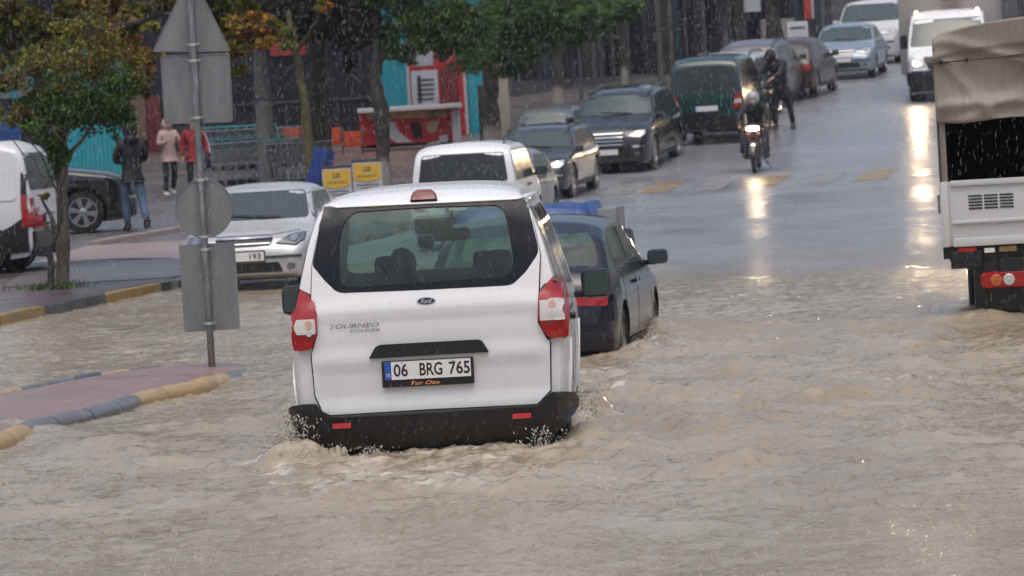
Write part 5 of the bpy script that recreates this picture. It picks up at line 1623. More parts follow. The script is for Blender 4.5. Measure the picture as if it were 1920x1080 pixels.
ride = dict(pel=(0, .96, .92), ab=(0, .90, 1.08), ch=(0, .80, 1.27), nk=(0, .72, 1.40), hd=(0, .66, 1.50), ht=(0, .66, 1.60), shL=(-.17, .78, 1.34), shR=(.17, .78, 1.34),
            elL=(-.33, .62, 1.13), elR=(.33, .62, 1.13), wrL=(-.30, .42, 1.01), wrR=(.30, .42, 1.01), hpL=(-.10, .94, .88), hpR=(.10, .94, .88),
            knL=(-.22, .52, .72), knR=(.22, .52, .72), anL=(-.20, .72, .36), anR=(.20, .72, .36), toL=(-.22, .58, .30), toR=(.22, .58, .30))
person((a.x - .02, 104.5, g1(a.x, 104.5) + .004), math.radians(-7), ride, M['cloth_black'], M['cloth_dark'], M['shoe_black'], 'rider in black with a grey helmet on the motorcycle with the lit headlamp', helmet=simple('grey_helmet', (.30, .31, .34), .3, coat=.5))
a = at(1446, 226, 115.5)
za = g1(a.x, 115.5)
moto('scooter', (a.x - .25, 115.5, za + .004), math.radians(-12), 'dark scooter with windshield standing unlit behind the lit motorcycle', False, tilt=zt, screen=True, box_=True)
person((a.x + .28, 115.6, za + .01), math.radians(-20), dict(ab=(-.02, -.02, 1.13), ch=(-.06, -.12, 1.32), nk=(-.10, -.22, 1.44), hd=(-.13, -.30, 1.53), ht=(-.14, -.31, 1.62), shL=(-.24, -.14, 1.37), shR=(.12, -.16, 1.39),
       elL=(-.42, -.20, 1.16), elR=(.10, -.36, 1.18), wrL=(-.48, -.42, 1.06), wrR=(-.02, -.52, 1.10), anL=(-.16, -.05, .09), toL=(-.17, -.22, .04), anR=(.17, .14, .09), toR=(.18, -.03, .04), knL=(-.14, -.08, .5), knR=(.15, .0, .5)),
       M['cloth_black'], M['cloth_black'], M['shoe_black'], 'person in black raincoat bending over the scooter beside the parked cars', hood=M['cloth_black'], coat_long=.30, scale=1.08)

# ------------------------------------------------------------------ trees
def bark(name, c1, c2, white=None, moss=None):
    m, nt, p = nt_mat(name)
    a = noise(nt, coords(nt, scale=(1, 1, .3)), 9, 6, .65)
    col = ramp(nt, a, [(.3, c1), (.7, c2)])
    if white:      # limewash on the foot of the trunk
        sep = nt.nodes.new('ShaderNodeSeparateXYZ'); nt.links.new(coords(nt), sep.inputs[0])
        ad = node(nt, 'ShaderNodeMath', operation='ADD'); nt.links.new(sep.outputs[2], ad.inputs[0])
        n2 = noise(nt, coords(nt), 5, 4); ml = node(nt, 'ShaderNodeMath', operation='MULTIPLY'); nt.links.new(n2, ml.inputs[0]); ml.inputs[1].default_value = .5; nt.links.new(ml.outputs[0], ad.inputs[1])
        mr = node(nt, 'ShaderNodeMapRange'); nt.links.new(ad.outputs[0], mr.inputs[0]); mr.inputs[1].default_value = white + .35; mr.inputs[2].default_value = white + .15; mr.inputs[3].default_value = 0; mr.inputs[4].default_value = .8
        col = mixc(nt, mr.outputs[0], col, (.34, .31, .28))
    if moss: col = mixc(nt, ramp(nt, noise(nt, coords(nt), 3, 4), [(.35, .9), (.65, .3)]), col, moss)
    nt.links.new(col, p.inputs['Base Color']); p.inputs['Roughness'].default_value = .6
    bump(nt, p, noise(nt, coords(nt, scale=(1, 1, .25)), 22, 5), .8, .02)
    return m
M['bark'] = bark('wet_bark', (.018, .016, .014), (.055, .047, .040))
M['barkw'] = bark('bark_with_limewash', (.025, .021, .018), (.075, .062, .05), white=.55)
M['barkg'] = bark('young_bark', (.06, .05, .035), (.15, .125, .085))
M['barkm'] = bark('mossy_bark', (.03, .03, .02), (.07, .065, .03), moss=(.13, .12, .03))
m, nt, p = nt_mat('leaves')
at2 = node(nt, 'ShaderNodeAttribute', attribute_name='tint')
nt.links.new(at2.outputs['Color'], p.inputs['Base Color'])
p.inputs['Roughness'].default_value = .55; p.inputs['Specular IOR Level'].default_value = .2
tl_ = node(nt, 'ShaderNodeBsdfTranslucent'); nt.links.new(at2.outputs['Color'], tl_.inputs[0])
mx = node(nt, 'ShaderNodeMixShader'); mx.inputs[0].default_value = .28
out = nt.nodes['Material Output']
nt.links.new(p.outputs[0], mx.inputs[1]); nt.links.new(tl_.outputs[0], mx.inputs[2]); nt.links.new(mx.outputs[0], out.inputs[0])
M['leaf'] = m
GREEN = [(0.053, 0.113, 0.026), (0.075, 0.149, 0.03), (0.041, 0.09, 0.03), (0.105, 0.179, 0.03)]
PINE = [(0.076, 0.16, 0.05), (0.118, 0.218, 0.059), (0.151, 0.252, 0.067), (0.05, 0.118, 0.042)]
AUT = [(0.32, 0.24, 0.032), (0.416, 0.224, 0.032), (0.208, 0.208, 0.032), (0.384, 0.144, 0.024), (0.144, 0.176, 0.032), (0.256, 0.112, 0.032), (0.176, 0.08, 0.032)]
OLIVE = [(0.147, 0.176, 0.029), (0.205, 0.219, 0.037), (0.102, 0.132, 0.029), (0.249, 0.19, 0.029), (0.147, 0.081, 0.029)]
DARK = [(.018, .022, .016), (.026, .030, .02), (.014, .018, .014), (.035, .038, .026)]
def leaves(name, parent, clumps, size, n_total, pal, flat=.5, needle=False):
    """clumps: (x, y, z, rx, ry, rz, weight[, palette]) in world space"""
    o0 = np.array(parent.location)
    w = np.array([c[6] for c in clumps], float); w /= w.sum()
    C, S_, Tn = [], [], []
    for c, k in zip(clumps, (w * n_total).astype(int)):
        pl = np.array(c[7] if len(c) > 7 else pal)
        # sub-clumps so that gaps and dense twigs form
        ns = max(3, k // 45)
        sc = rng.normal(size=(ns, 3)); sc /= np.linalg.norm(sc, axis=1)[:, None]; sc *= (rng.random((ns, 1)) ** .45)
        which = rng.integers(0, ns, k)
        p = sc[which] + rng.normal(size=(k, 3)) * .13
        p = p * np.array(c[3:6]) + np.array(c[:3])
        C.append(p)
        tb_ = pl[rng.integers(0, len(pl), ns)][which] * .6 + pl[rng.integers(0, len(pl), k)] * .4
        Tn.append(tb_ * rng.uniform(.7, 1.3, (k, 1)))
        S_.append(rng.uniform(.6, 1.25, k) * size)
    C = np.concatenate(C); Tn = np.concatenate(Tn); S_ = np.concatenate(S_)
    n = len(C)
    a = rng.normal(size=(n, 3)); a[:, 2] *= flat; a /= np.linalg.norm(a, axis=1)[:, None]
    b = rng.normal(size=(n, 3)); b -= (b * a).sum(1)[:, None] * a; b /= np.linalg.norm(b, axis=1)[:, None]
    nr = np.cross(a, b)
    s = S_[:, None]
    if needle: q = [C - a * s, C + b * s * .12, C + a * s, C - b * s * .12]
    else: q = [C - a * s * .55, C + b * s * .42 + nr * s * .08, C + a * s * .60, C - b * s * .42 + nr * s * .08]
    V = np.stack(q, 1).reshape(-1, 3) - o0
    me = bpy.data.meshes.new(name)
    me.vertices.add(n * 4); me.vertices.foreach_set('co', V.ravel())
    me.loops.add(n * 4); me.loops.foreach_set('vertex_index', np.arange(n * 4))
    me.polygons.add(n); me.polygons.foreach_set('loop_start', np.arange(0, n * 4, 4)); me.polygons.foreach_set('loop_total', np.full(n, 4))
    me.update(calc_edges=True)
    ca = me.color_attributes.new('tint', 'FLOAT_COLOR', 'POINT')
    cc = np.ones((n * 4, 4)); cc[:, :3] = np.repeat(Tn, 4, 0)
    ca.data.foreach_set('color', cc.ravel())
    me.materials.append(M['leaf'])
    return link(bpy.data.objects.new(name, me), parent)
def tree(base, label, trunks, limbs, clumps, barkm, pal, size, n, crown='crown', needle=False, group=None, name='tree', flat=.5):
    """trunks/limbs: lists of ([(px, py, D)...], [radii]); clumps: (px, py, D, rpx, rpy, weight[, pal])"""
    b = Vector(base)
    r = root(name, b, 0, label, 'tree', group)
    bm = bmesh.new()
    for pts, rad in trunks:
        P = [at(*q) for q in pts]
        Q, RR = [], []
        for i in range(len(P) - 1):
            for k in range(4):
                t = k / 4
                Q.append(P[i].lerp(P[i + 1], t) + Vector((random.uniform(-1, 1), random.uniform(-1, 1), 0)) * rad[i] * .12)
                RR.append(rad[i] * (1 - t) + rad[i + 1] * t)
        Q.append(P[-1]); RR.append(rad[-1])
        add_tube(bm, [q - b for q in Q], [x * random.uniform(.92, 1.1) for x in RR], 10)
    bm_obj('trunk', bm, barkm, r, ang=70)
    cl = []
    for c in clumps:
        p = at(c[0], c[1], c[2]); s = c[2] / FPX
        cl.append((p.x, p.y, p.z, c[3] * s, (c[3] + c[4]) / 2 * s, c[4] * s, c[5]) + tuple(c[6:7]))
    for pts, rad in limbs:
        P = [at(*q) - b for q in pts]
        Q = [P[0]]
        for i in range(len(P) - 1):
            for k in (1, 2, 3): Q.append(P[i].lerp(P[i + 1], k / 3) + Vector((random.uniform(-1, 1), random.uniform(-1, 1), random.uniform(-1, 1))) * .03)
        bm = bmesh.new(); add_tube(bm, Q, list(np.linspace(rad[0], rad[1], len(Q))), 6)
        bm_obj('limb', bm, barkm, r, ang=70)
    # twigs running out into the clumps
    bm = bmesh.new()
    for c in cl:
        cen = Vector(c[:3]) - b
        for k in range(7):
            d = Vector((random.uniform(-1, 1) * c[3], random.uniform(-1, 1) * c[4], random.uniform(-.9, .9) * c[5]))
            add_tube(bm, [cen - d * .3, cen + d * .3 + Vector((0, 0, .03)), cen + d * .95], [.014, .009, .003], 4, cap=False)
    tag(bm_obj('twigs', bm, barkm, r), kind='stuff')
    if cl: leaves(crown, r, cl, size, n, pal, flat=flat, needle=needle)
    return r
def bp_(px, py, D):
    a = at(px, py, D); return (a.x, D, g1(a.x, D))
# small green tree by the left kerb
tree(bp_(117, 545, 65.3), 'small tree with a pale spotted trunk and dark green leaves by the left kerb',
     [([(117, 556, 65.3), (119, 470, 65.3), (116, 380, 65.3), (120, 300, 65.3), (112, 250, 65.3), (118, 190, 65.3)], [.10, .085, .07, .06, .045, .02])],
     [([(118, 320, 65.3), (150, 265, 65.3), (185, 225, 65.3), (200, 200, 65.3)], (.035, .01)), ([(116, 300, 65.3), (80, 240, 65.4), (50, 200, 65.6)], (.03, .008)),
      ([(112, 375, 65.3), (85, 310, 65.2), (50, 262, 65.1), (0, 195, 65)], (.014, .006)), ([(112, 360, 65.3), (60, 300, 65.5), (20, 262, 65.5), (-10, 245, 65.5)], (.012, .005)),
      ([(120, 290, 65.3), (128, 240, 65.1), (140, 160, 65)], (.035, .01))],
     [(165, 205, 65.2, 85, 50, 2.4), (222, 175, 65.0, 52, 50, 1.6), (115, 185, 65.5, 70, 55, 1.7), (135, 120, 65.2, 80, 55, 1.5, OLIVE), (60, 215, 65.5, 50, 35, .7), (108, 280, 65.3, 26, 50, .8), (20, 215, 65.3, 50, 30, .5, OLIVE), (232, 235, 65.1, 30, 30, .3), (90, 240, 65, 50, 32, .5), (60, 130, 65.4, 60, 50, .8, OLIVE), (200, 110, 65.2, 50, 40, .7, OLIVE), (255, 140, 65.2, 30, 40, .4, OLIVE), (170, 50, 65.4, 90, 45, .8, OLIVE)],
     M['barkg'], GREEN, .047, 14500)
# thin forked sapling beside it
tree(bp_(95, 548, 65.0), 'thin dark crooked sapling growing right beside the small pale-trunked tree',
     [([(93, 552, 65.0), (97, 500, 65.0), (92, 470, 65.0), (104, 440, 65.0), (96, 405, 65.0), (84, 385, 65.0), (78, 372, 65.0)], [.055, .045, .04, .035, .028, .02, .012]),
      ([(104, 440, 65.0), (112, 415, 65.0), (114, 350, 65.0), (122, 320, 65.0)], [.03, .028, .022, .015])], [], [(84, 372, 65, 14, 10, .1, OLIVE)], M['bark'], OLIVE, .05, 150)
# plane tree with autumn leaves over the left part
tree(bp_(86, 300, 74), 'plane tree with orange and olive autumn leaves spreading across the upper left',
     [([(70, 480, 74), (74, 330, 74), (72, 200, 74), (76, 120, 74), (70, 60, 74), (64, -60, 74)], [.14, .12, .10, .085, .07, .05])],
     [([(74, 150, 74), (40, 110, 73.6), (0, 95, 73), (-40, 60, 73)], (.05, .02)), ([(76, 125, 74), (130, 80, 73), (200, 50, 72), (300, 30, 71), (400, 20, 70), (500, 40, 69.5)], (.06, .012)),
      ([(74, 180, 74), (140, 150, 73), (210, 130, 72.4), (280, 110, 72)], (.04, .01)), ([(74, 90, 74), (100, 30, 74), (110, -30, 74)], (.04, .02)), ([(72, 70, 74), (30, 20, 74), (10, -40, 74)], (.04, .02))],
     [(30, 30, 74, 60, 45, 2.2, OLIVE), (110, 45, 74, 65, 50, 2.2, OLIVE), (200, 25, 73, 60, 30, 1.3, AUT), (60, 105, 74, 60, 35, 1.2, OLIVE), (215, 75, 72.5, 55, 38, 1.7, AUT), (265, 120, 72, 40, 35, 1.3, AUT), (260, 40, 72, 40, 30, .9, OLIVE),
      (265, 165, 72, 28, 25, .6, AUT), (110, 100, 73.5, 40, 35, .7, AUT), (430, 30, 70, 55, 35, 1.6, OLIVE), (475, 60, 69.5, 50, 35, 1.5, AUT), (445, 85, 70, 32, 28, .8, AUT), (510, 55, 69, 28, 22, .5, AUT), (300, 10, 71, 40, 20, .6, OLIVE), (400, 5, 70, 60, 22, 1.0, OLIVE), (5, 150, 74, 40, 22, .5, OLIVE), (0, 85, 74, 35, 35, .8, OLIVE), (445, 128, 70, 18, 10, .2, OLIVE),
      (150, -60, 73, 200, 60, 3, OLIVE), (420, -60, 70, 120, 50, 2, OLIVE)],
     M['bark'], AUT, .115, 17000)
# dark evergreen mass on the big trunk
tree(bp_(600, 338, 116), 'large dark-barked tree with near-black foliage, thickest trunk beside the yellow sign boards',
     [([(603, 352, 116), (600, 250, 116), (596, 120, 116), (592, 30, 116), (590, -100, 116)], [.30, .25, .23, .22, .18])],
     [([(592, 60, 116), (540, 20, 115), (480, -20, 114)], (.10, .04)), ([(594, 60, 116), (650, 20, 115), (690, -30, 114)], (.10, .04))],
     [(500, 20, 114, 85, 40, 2.2), (620, 15, 115, 90, 55, 2.6), (660, 55, 114.5, 45, 40, 1.0), (560, 50, 115, 40, 30, .8), (450, 0, 114, 60, 25, 1), (560, -80, 115, 220, 70, 4), (655, 110, 114, 18, 24, .25)],
     M['bark'], DARK, .095, 32000)
# slim mossy trunk leaning in front of it
tree(bp_(585, 338, 113), 'slim yellow-green mossy trunk leaning in front of the thickest dark trunk',
     [([(583, 350, 113), (578, 260, 113), (570, 190, 113), (558, 110, 113), (545, 60, 113), (540, 20, 113)], [.13, .115, .10, .085, .07, .05])],
     [([(556, 100, 113), (580, 60, 112.5), (600, 30, 112)], (.05, .015))], [(540, 70, 112.5, 28, 22, .6, OLIVE), (598, 12, 112, 20, 14, .3, AUT)], M['barkm'], OLIVE, .10, 900)
# forked tree before the teal panels
tree(bp_(722, 347, 111), 'forked dark tree with a knotted lower trunk in front of the teal wall panels',
     [([(724, 360, 111), (719, 290, 111), (716, 232, 111), (714, 205, 111), (704, 150, 111), (708, 90, 111), (704, 20, 111), (700, -80, 111)], [.16, .15, .17, .19, .13, .115, .11, .09])],
     [([(708, 115, 111), (735, 85, 111), (752, 45, 111), (758, -10, 111)], (.085, .06)), ([(720, 80, 111), (770, 85, 111), (800, 95, 110)], (.03, .01))],
     [(760, 100, 110.5, 34, 22, .6, GREEN), (790, 50, 110, 55, 40, 1.6, GREEN), (725, 65, 111, 28, 30, .4, GREEN), (830, 85, 110, 40, 28, .8, GREEN), (680, 25, 111, 35, 40, .8), (740, 5, 111, 60, 30, 1.2, GREEN), (860, 50, 110, 70, 50, 2.4, GREEN), (780, -70, 110, 140, 50, 2.5, DARK)],
     M['barkw'], DARK, .095, 20000)
# pine with bright green boughs
tree(bp_(922, 268, 124), 'pine with light green boughs and a limewashed trunk beside the cream pillar',
     [([(924, 280, 124), (922, 230, 124), (918, 150, 124), (912, 60, 124), (905, -60, 124)], [.24, .22, .19, .16, .12])],
     [([(916, 120, 124), (980, 90, 122), (1060, 55, 120), (1120, 40, 119)], (.08, .02)), ([(914, 100, 124), (860, 90, 122), (820, 70, 121)], (.06, .02))],
     [(930, 105, 121, 60, 38, 1.6), (990, 75, 120.5, 60, 45, 2.0), (1050, 40, 120, 65, 42, 2.2), (1120, 30, 119, 60, 30, 1.6), (1175, 15, 119, 40, 22, .8), (870, 115, 122, 40, 25, .7), (900, 60, 122, 60, 60, 1.2, GREEN), (1000, 20, 120, 90, 40, 2.4), (830, 20, 122, 60, 40, 1.2, GREEN), (1000, -70, 120, 200, 60, 3), (960, 135, 121, 35, 15, .4), (1080, 70, 120, 35, 16, .5)],
     M['barkw'], PINE, .15, 22000, needle=True, name='pine_tree')
for bx, by, D, top, w_, lab in ((1046, 197, 144, 10, .17, 'slender tree with pale limewashed foot behind the small grey car'), (1170, 152, 154, 0, .11, 'thin brown trunk with a red base band by the low wall behind the black SUV'), (1452, 160, 146, -20, .26, 'stout dark trunk rising behind the maroon car')):
    tree(bp_(bx, by, D), lab, [([(bx + 1, by + 8, D), (bx, by - 60, D), (bx - 4, top, D), (bx - 8, top - 120, D)], [w_ * 1.1, w_, w_ * .8, w_ * .6])],
         [([(bx - 2, top + 30, D), (bx + 25, top - 20, D - 1)], (w_ * .5, .02))], [(bx, top - 60, D, 90, 40, 1.5, DARK), (bx + 20, top - 20, D, 40, 15, .2, DARK)], M['barkw'] if bx < 1400 else M['bark'], DARK, .13, 3500)
# weeds round the foot of the small tree
wd = bmesh.new()
for k in range(260):
    x = -6.02 + 8.4 * 0 + random.gauss(.22, .22); y = 65.1 + random.gauss(0, .35)
    a = random.random() * 6.28; h = random.uniform(.03, .12)
    d = Vector((math.cos(a), math.sin(a), 0)) * .012; l = Vector((random.gauss(0, .03), random.gauss(0, .03), h))
    b = Vector((x, y, g1(x, y)))
    wd.faces.new([wd.verts.new(b - d), wd.verts.new(b + d), wd.verts.new(b + l)])
tag(bm_obj('weeds', wd, simple('weed_green', (.05, .09, .02), .5, var=.4), None), 'weeds round the foot of the small tree', 'weeds', kind='stuff')

# ------------------------------------------------------------------ buildings beyond
M['teal'] = simple('teal_cladding', (.02, .33, .39), .45, var=.12, vs=1.2, b=.2, bs=3)
M['tealpale'] = simple('pale_blue_grey_panel', (.20, .27, .29), .5, var=.1)
M['navywall'] = simple('navy_cladding', (.013, .016, .027), .5, var=.2, vs=.8)
M['slate'] = simple('slate_slat', (.050, .054, .070), .42, var=.15)
M['dkwall'] = simple('dark_stained_wall', (.018, .018, .022), .7, var=.3, vs=.7)
M['shopglass'] = glass_dark('shop_glass', (.02, .024, .028), .1)
M['cream'] = simple('cream_render', (.34, .31, .26), .7, var=.08)
M['redprint'] = simple('red_print', (.46, .015, .02), .45, var=.25, vs=2.5)
M['dkred'] = simple('dark_red_print', (.14, .015, .018), .45, var=.4, vs=3)
M['redsign'] = simple('red_sign', (.45, .05, .045), .45, var=.1)
M['whiteprint'] = simple('white_print', (.52, .53, .55), .5, var=.06)
M['orange'] = simple('orange_red_panel', (.46, .06, .018), .5, var=.25, vs=2)
M['yellowprint'] = simple('yellow_print', (.62, .38, .04), .5, var=.08)
M['beige'] = simple('beige_print', (.45, .33, .18), .5, var=.35, vs=5)
M['concrete'] = simple('pole_concrete', (.16, .15, .14), .7, var=.25, vs=3, b=.3)
FY = 131.5
def fx(px, D=FY): return at(px, 150, D).x
def fz(px, py, D=FY): return at(px, py, D).z
def panel(name, px0, px1, py0, py1, mat, parent, D=FY, y=0.0, th=.06, rim=True, cy=None):
    """upright panel between picture columns, real position on the facade plane"""
    xc = (px0 + px1) / 2
    x0, x1 = at(px0, (py0 + py1) / 2, D).x, at(px1, (py0 + py1) / 2, D).x
    z1, z0 = fz(xc, py0, D), fz(xc, py1, D)
    o = Vector(parent.location) if parent else Vector((0, 0, 0))
    return box(name, Vector(((x0 + x1) / 2, D - th / 2 - y, (z0 + z1) / 2)) - o, (x1 - x0, th, z1 - z0), mat, parent, bev=.008)
mk = root('market_building', (fx(460), FY, 1.2), 0, 'market building with slatted grey shutter, teal cladding panels and dark openings', 'building')
ox = mk.location.x
x0, x1 = fx(-160), fx(915)
box('wall', Vector(((x0 + x1) / 2, FY + 4.06, 3.9)) - mk.location, (x1 - x0, 8, 7.6), M['navywall'], mk)
box('added_shade_canopy', Vector(((x0 + x1) / 2, FY - 1.0, 6.6)) - mk.location, (x1 - x0, 2.0, .25), M['dkwall'], mk)  # out of view; added to keep skylight off the shop fronts
# slatted shutter, slat by slat (5 px pitch: kept joined as one mass of slats)
bm = bmesh.new()
za, zb_ = fz(600, 100), fz(600, 190)
nsl = 22
for k in range(nsl):
    z = zb_ + (za - zb_) * k / nsl
    add_box(bm, Vector(((fx(424) + fx(704)) / 2, FY - .06, z)) - mk.location, (fx(704) - fx(424), .05, (za - zb_) / nsl * .55), Euler((.5, 0, 0)).to_matrix())
tag(bm_obj('shutter_slats', bm, M['slate'], mk), kind='stuff')
panel('shop_opening', 430, 700, 192, 262, M['dark'], mk, y=.02)
for k in range(6): panel('mullion', 440 + k * 48, 444 + k * 48, 192, 262, M['slate'], mk, y=.06)
panel('lintel', 424, 704, 188, 193, M['slate'], mk, y=.08)
panel('upper_fascia', 424, 704, 40, 76, M['dkwall'], mk, y=.05)
panel('red_sign', 507, 574, 78, 104, M['redsign'], mk, y=.22)
panel('teal_panel', 706, 766, 42, 205, M['teal'], mk, y=.08)
panel('teal_panel', 700, 905, -20, 44, M['teal'], mk, y=.05)
panel('teal_panel', 766, 905, 44, 86, M['teal'], mk, y=.05)
panel('teal_panel', 878, 914, 88, 255, M['teal'], mk, y=.08)
pst = panel('poster_frame', 764, 876, 84, 262, M['whiteprint'], mk, y=.09)
panel('poster', 770, 870, 90, 256, M['redprint'], mk, y=.13)
panel('poster_dark_band', 828, 862, 128, 250, M['dkred'], mk, y=.17)
panel('poster_notice', 772, 822, 132, 198, M['whiteprint'], mk, y=.17)
panel('poster_picture', 778, 812, 96, 124, M['whiteprint'], mk, y=.17)
for k in range(5): panel('notice_line', 782, 814, 148 + k * 9, 151 + k * 9, M['trim'], mk, y=.20)
panel('notice_bar', 784, 790, 142, 194, M['navywall'], mk, y=.205)
# left bay: teal posts, grey panes, market entrance
for k in range(9):
    panel('pane', -40 + k * 34, -14 + k * 34, 92, 185, M['tealpale'] if k % 3 else M['shopglass'], mk, y=.02)
    panel('teal_post', -48 + k * 34, -39 + k * 34, 60, 190, M['teal'], mk, y=.08)
panel('teal_beam', -60, 262, 56, 68, M['teal'], mk, y=.16)
panel('white_fascia', 160, 225, 2, 10, M['whiteprint'], mk, y=.3)
panel('brown_pillar', 246, 274, 178, 262, simple('brown_pillar', (.20, .12, .08), .6, var=.2), mk, y=.1)
panel('blue_shutter', -30, 40, 210, 275, simple('blue_shutter', (.02, .09, .30), .5, var=.3), mk, y=.1)
panel('entrance', 276, 304, 180, 300, M['dkred'], mk, y=.05)
panel('shelf_display', 306, 420, 236, 330, M['dkwall'], mk, y=.05)
# corrugated teal container in the yard
ct = root('teal_container', (fx(190, 122), 122, .8), 0, 'corrugated teal container standing behind the small tree on the left', 'container')
bm = bmesh.new()
cx0, cx1 = fx(118, 122), fx(226, 122)
n = 26
za, zb_ = at(190, 236, 122).z, g1(-9, 122)
za = at(190, 232, 122).z
for k in range(n):
    a = cx0 + (cx1 - cx0) * k / n; w = (cx1 - cx0) / n
    add_box(bm, Vector((a + w / 2, 122 - (.03 if k % 2 else 0), (za + zb_) / 2)) - ct.location, (w, .06, za - zb_))
bm_obj('corrugated_side', bm, M['teal'], ct)
box('shell', Vector(((cx0 + cx1) / 2, 123.3, (za + zb_) / 2)) - ct.location, (cx1 - cx0 - .02, 2.4, za - zb_ - .02), M['teal'], ct)

# kiosk: red promotional counter with a pale roof slab
KY = 126.0
ks = root('kiosk', (fx(770, KY), KY, g1(0, KY)), 0, 'red promotional kiosk counter with white top and white swoosh', 'kiosk')
def kp(name, a, b, c, d, mat, y, th=.03): return panel(name, a, b, c, d, mat, ks, D=KY, y=y, th=th)
kp('counter_front', 676, 862, 207, 268, M['redprint'], 0, .5)
kp('counter_top', 672, 866, 198, 207, M['whiteprint'], .1, .9)
kp('end_post', 848, 864, 205, 270, M['whiteprint'], .05, .6)
kp('printed_band', 692, 838, 208, 222, M['beige'], .48)
kp('printed_picture', 806, 824, 208, 218, simple('green_print', (.10, .22, .08), .5), .51)
kp('plinth', 676, 862, 268, 274, M['dkwall'], -.05)
def kpoly(name, pts, mat, y):
    P = [at(px, py, KY - .0) for px, py in pts]
    V = [(q.x - ks.location.x, -y - .48 - d, q.z - ks.location.z) for d in (0, .012) for q in P]
    n = len(pts)
    F = [tuple(range(n)), tuple(range(2 * n - 1, n - 1, -1))] + [(i, (i + 1) % n, n + (i + 1) % n, n + i) for i in range(n)]
    return mesh_obj(name, V, F, mat, ks)
kpoly('swoosh', [(726, 226), (740, 228), (748, 244), (764, 260), (776, 266), (745, 267), (730, 258), (726, 250)], M['whiteprint'], .045)
kpoly('printed_bottle', [(771, 232), (778, 227), (786, 228), (790, 240), (793, 256), (786, 262), (777, 258), (774, 246)], M['dark'], .045)
kpoly('printed_emblem', [(801, 229), (812, 225), (820, 230), (821, 242), (814, 249), (804, 246), (800, 238)], M['beige'], .045)
kpoly('printed_patch', [(824, 254), (840, 252), (840, 266), (824, 266)], M['whiteprint'], .045)
# orange-red barrier running from the carts to the kiosk
ob = root('orange_barrier', (fx(610, 123), 123, 1.0), 0, 'low orange-red panel barrier between the shopping carts and the red kiosk', 'barrier')
for k, (a, b, t, bt) in enumerate([(526, 562, 240, 262), (562, 600, 238, 268), (600, 640, 240, 272), (640, 682, 246, 276)]):
    panel('barrier_panel', a + 1, b, t, bt, M['orange'], ob, D=123, y=0, th=.04)
for k in range(5): 
    px = 527 + k * 38
    panel('barrier_post', px, px + 3, 236, 290, M['trim'], ob, D=123, y=.05)

# yard wall behind the parked cars and the block up the street
M['wallband'] = simple('weathered_wall', (.075, .072, .072), .7, var=.2, vs=1.5)
def at_y(px, D): return at(px, 120, D).x
M['tealdim'] = simple('dim_teal_panel', (.02, .05, .065), .5, var=.3, vs=1)
M['greypane'] = glass_dark('grey_shop_pane', (.07, .075, .08), .2)
up = root('street_block', (at_y(1100, 156), 156, 2.4), 0, 'dark navy block with tall columns and shop glass up the street behind the parked cars', 'building')
bx0, bx1 = at_y(925, 156), at_y(1545, 172)
# slanted facade: a polyline of bays running away to the right
def up_pt(t): return Vector((bx0 + (bx1 - bx0) * t, 152 + 20 * t, 0))
d_ = (up_pt(1) - up_pt(0)); Lf = d_.length; ang = math.atan2(d_.y, d_.x)
fr = root('facade', (0, 0, 0)); 
bpy.data.objects.remove(fr)
def ub(name, t0, t1, z0, z1, mat, y=0.0, th=.2, bev=.0):
    a, b = up_pt(t0), up_pt(t1); c = (a + b) / 2; n = Vector((d_.y, -d_.x, 0)).normalized()
    c = c + n * (y + th / 2)
    return box(name, Vector((c.x, c.y, (z0 + z1) / 2)) - up.location, ((b - a).length, th, z1 - z0), mat, up, Euler((0, 0, ang)).to_matrix(), bev)
ub('wall', 0, 1, 1.5, 10.5, M['navywall'], y=-6.0, th=6.0)
for k in range(13):
    t = .015 + k / 13
    ub('column', t, t + .012, 1.8, 10.4, M['dkwall'] if k % 3 else M['wallband'], .0, .35)
    if k < 12:
        ub('shop_window', t + .018, t + .06, 2.6 + k * .03, 5.2, [M['shopglass'], M['tealdim'], M['shopglass'], M['greypane'], M['shopglass']][k % 5], 0, .06)
        ub('mullion', t + .037, t + .039, 2.6 + k * .03, 5.2, M['trim'], .06, .05)
        ub('fascia', t + .014, t + .075, 5.3, 6.0, [M['navywall'], M['wallband'], M['dkwall'], M['tealdim']][k % 4], 0, .22)
        ub('window', t + .02, t + .058, 6.8, 8.6, M['shopglass'], 0, .05)
for t in (.30, .345, .47, .52, .66): ub('drainpipe', t, t + .003, 1.8, 10.2, M['wallband'], .36, .08)
ub('base_wall', 0, .58, 1.9, 2.75, M['wallband'], .3, .3)
ub('cream_panel', .76, .865, 2.9, 4.35, M['cream'], .38, .1)
ub('white_sign', .70, .745, 4.6, 6.6, M['whiteprint'], .5, .1)
cp = root('cream_pillar', bp_(947, 252, 126), 0, 'cream square pillar standing between the pine and the navy building', 'pillar')
box('shaft', (0, .1, 1.0), (.30, .3, 2.3), M['cream'], cp, bev=.02)
box('side_panel', (-.42, .2, .75), (.40, .06, 1.4), M['dkwall'], cp, bev=.02)
